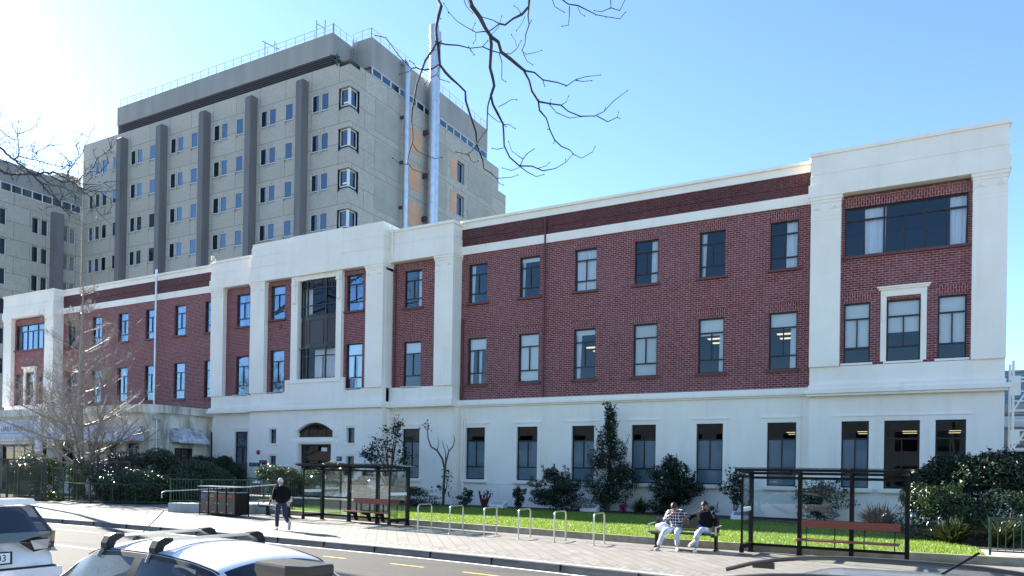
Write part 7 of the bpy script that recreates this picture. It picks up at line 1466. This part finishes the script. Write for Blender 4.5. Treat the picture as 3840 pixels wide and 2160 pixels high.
    if cl.get('cap'):
        scalp(J['head'], ax, .097, .30, -.05, .016).build('cap', 'blackp', t, smooth=60); f, l, u = ax; c = Vector(J['head'])
        MB().obox(c - f * .12 + u * .05, f, l, u, .045, .07, .006).build('cap_peak', 'blackp', t) if cl['cap'] == 'back' else None
        MB().obox(c + f * .098 + u * .085, l, f, u, .02, .004, .012).build('cap_badge', 'greycloth', t)
    else: scalp(J['head'], ax, .095, cl.get('hl', .45), cl.get('hb', -.3), cl.get('hth', .01)).build('hair', cl['hair'], t, smooth=60)
    if cl.get('mask'): f, l, u = ax; c = Vector(J['head']) - u * .105 + f * .03; MB().ball(c, .06, 12, 8, (1.15, 1.2, .62)).build('face_covering', 'black', t, smooth=True)
    return t
# walking man seen from behind
J = dict(pelvis=(0, 0, .93), waist=(.02, 0, 1.08), chest=(.03, 0, 1.27), neck0=(.045, 0, 1.42), neck=(.07, 0, 1.49), headb=(.09, 0, 1.54), head=(.105, .0, 1.605), face=(.94, .3, -.22),
  shL=(.04, .19, 1.39), elL=(.05, .25, 1.12), wrL=(.22, .20, .98), shR=(.03, -.19, 1.39), elR=(-.03, -.26, 1.12), wrR=(.16, -.24, .93), hdL=(.8, -.3, -.4), hdR=(.5, 0, -.85), hcL=.7, hcR=.5,
  hipL=(.01, .1, .88), knL=(.10, .10, .48), anL=(.10, .10, .085), ftL=(1, .08, 0), hipR=(-.01, -.1, .88), knR=(-.05, -.1, .47), anR=(-.36, -.1, .27), ftR=(.35, -.05, -.93), fuR=(.9, 0, .3))
person('bald white haired man in black jacket and jeans walking left', (-18.35, 17.9, 0), R(158), J, dict(skin='skin_pale', hair='hair_grey', top='jacket', topname='jacket', legs='jeans_dark', shoe='trainer', hz=-.09, hem=.2, belly=.225, bust=.225, hl=.55, hb=-.25, hth=.004))
# two men on the bench (x forward is towards the road)
B0 = dict(hcL=.6, hcR=.6)
J = dict(B0, pelvis=(.02, 0, .56), waist=(-.02, 0, .71), chest=(.02, .0, .90), neck0=(.07, 0, 1.04), neck=(.12, -.01, 1.09), headb=(.15, -.01, 1.12), head=(.19, -.01, 1.17), face=(.75, .12, -.6), headup=(.5, 0, .85),
  shL=(.03, .19, 1.0), elL=(-.06, .36, .86), wrL=(.12, .30, .89), shR=(.04, -.19, 1.0), elR=(.20, -.27, .78), wrR=(.27, -.03, .98), hdR=(.1, .6, .6), hnR=(.8, 0, -.5), hcR=.9, hdL=(.7, -.3, -.5), hcL=.9,
  hipL=(.06, .11, .53), knL=(.48, .18, .52), anL=(.40, .17, .10), ftL=(.85, .45, 0), hipR=(.06, -.11, .53), knR=(.50, -.16, .52), anR=(.68, -.27, .10), ftR=(.95, -.1, 0))
person('seated man in plaid shirt and pale jeans with his hand at his mouth', (-5.78, 20.12, 0), R(-93), J, dict(skin='skin_tan', hair='hair_dark', top='plaid', topname='shirt', legs='jeans_pale', shoe='trainer', hem=.16, belly=.165, bust=.17, hl=.25, hb=-.35))
J = dict(B0, pelvis=(.02, 0, .56), waist=(-.03, 0, .71), chest=(-.02, 0, .90), neck0=(.0, 0, 1.05), neck=(.03, 0, 1.11), headb=(.05, 0, 1.15), head=(.075, -.01, 1.22), face=(.95, -.12, -.12),
  shL=(.0, .19, 1.01), elL=(-.02, .30, .77), wrL=(.12, .24, .64), shR=(.0, -.19, 1.01), elR=(-.06, -.40, .93), wrR=(.05, -.47, .80), hdR=(.25, 0, -.95), hdL=(.8, -.3, -.3), hcR=.8,
  hipL=(.06, .11, .53), knL=(.46, .04, .62), anL=(.62, -.10, .34), ftL=(.75, -.5, -.35), fuL=(.4, 0, .9), hipR=(.06, -.11, .53), knR=(.50, -.07, .50), anR=(.56, -.09, .10), ftR=(1, 0, 0))
t = person('seated man in black cap and dark hooded top with crossed legs', (-4.98, 20.1, 0), R(-93), J, dict(skin='skin_tan', hair='hair_dark', top='hoodie', topname='hooded_top', legs='jeans_blue', shoe='trainer_w', hem=.165, belly=.18, bust=.175, cap='back', mask=True))
for s in (-1, 1): MB().ball((.0, s * .17, 1.02), .055, 10, 7, (1.3, .55, 1.1)).build('shoulder_panel', 'greycloth', t, smooth=True)
MB().ball((.09, -.13, .66), .09, 10, 7, (.7, .8, .7)).build('lining', 'bluecloth', t, smooth=True); MB().ball((.12, -.07, .635), .08, 10, 7, (.8, 1.2, .35)).build('shirt_hem', 'greycloth', t, smooth=True)
mb = MB().ball((0, 0, 0), .16, 12, 9, (1.25, .8, .8)); rnd = random.Random(4); mb.v = [(x * (1 + rnd.gauss(0, .09)), y * (1 + rnd.gauss(0, .09)), z * (1 + rnd.gauss(0, .12)) + .13) for x, y, z in mb.v]; o = bpy.data.objects.new('plastic_bag', mb.mesh('plastic_bag', mat('white_plastic', (.75, .76, .78), .4), smooth=True)); COL.objects.link(o); o.location = (-6.12, 19.98, .465); tag(o, 'white plastic bag on the bench beside the man in plaid', 'bag')
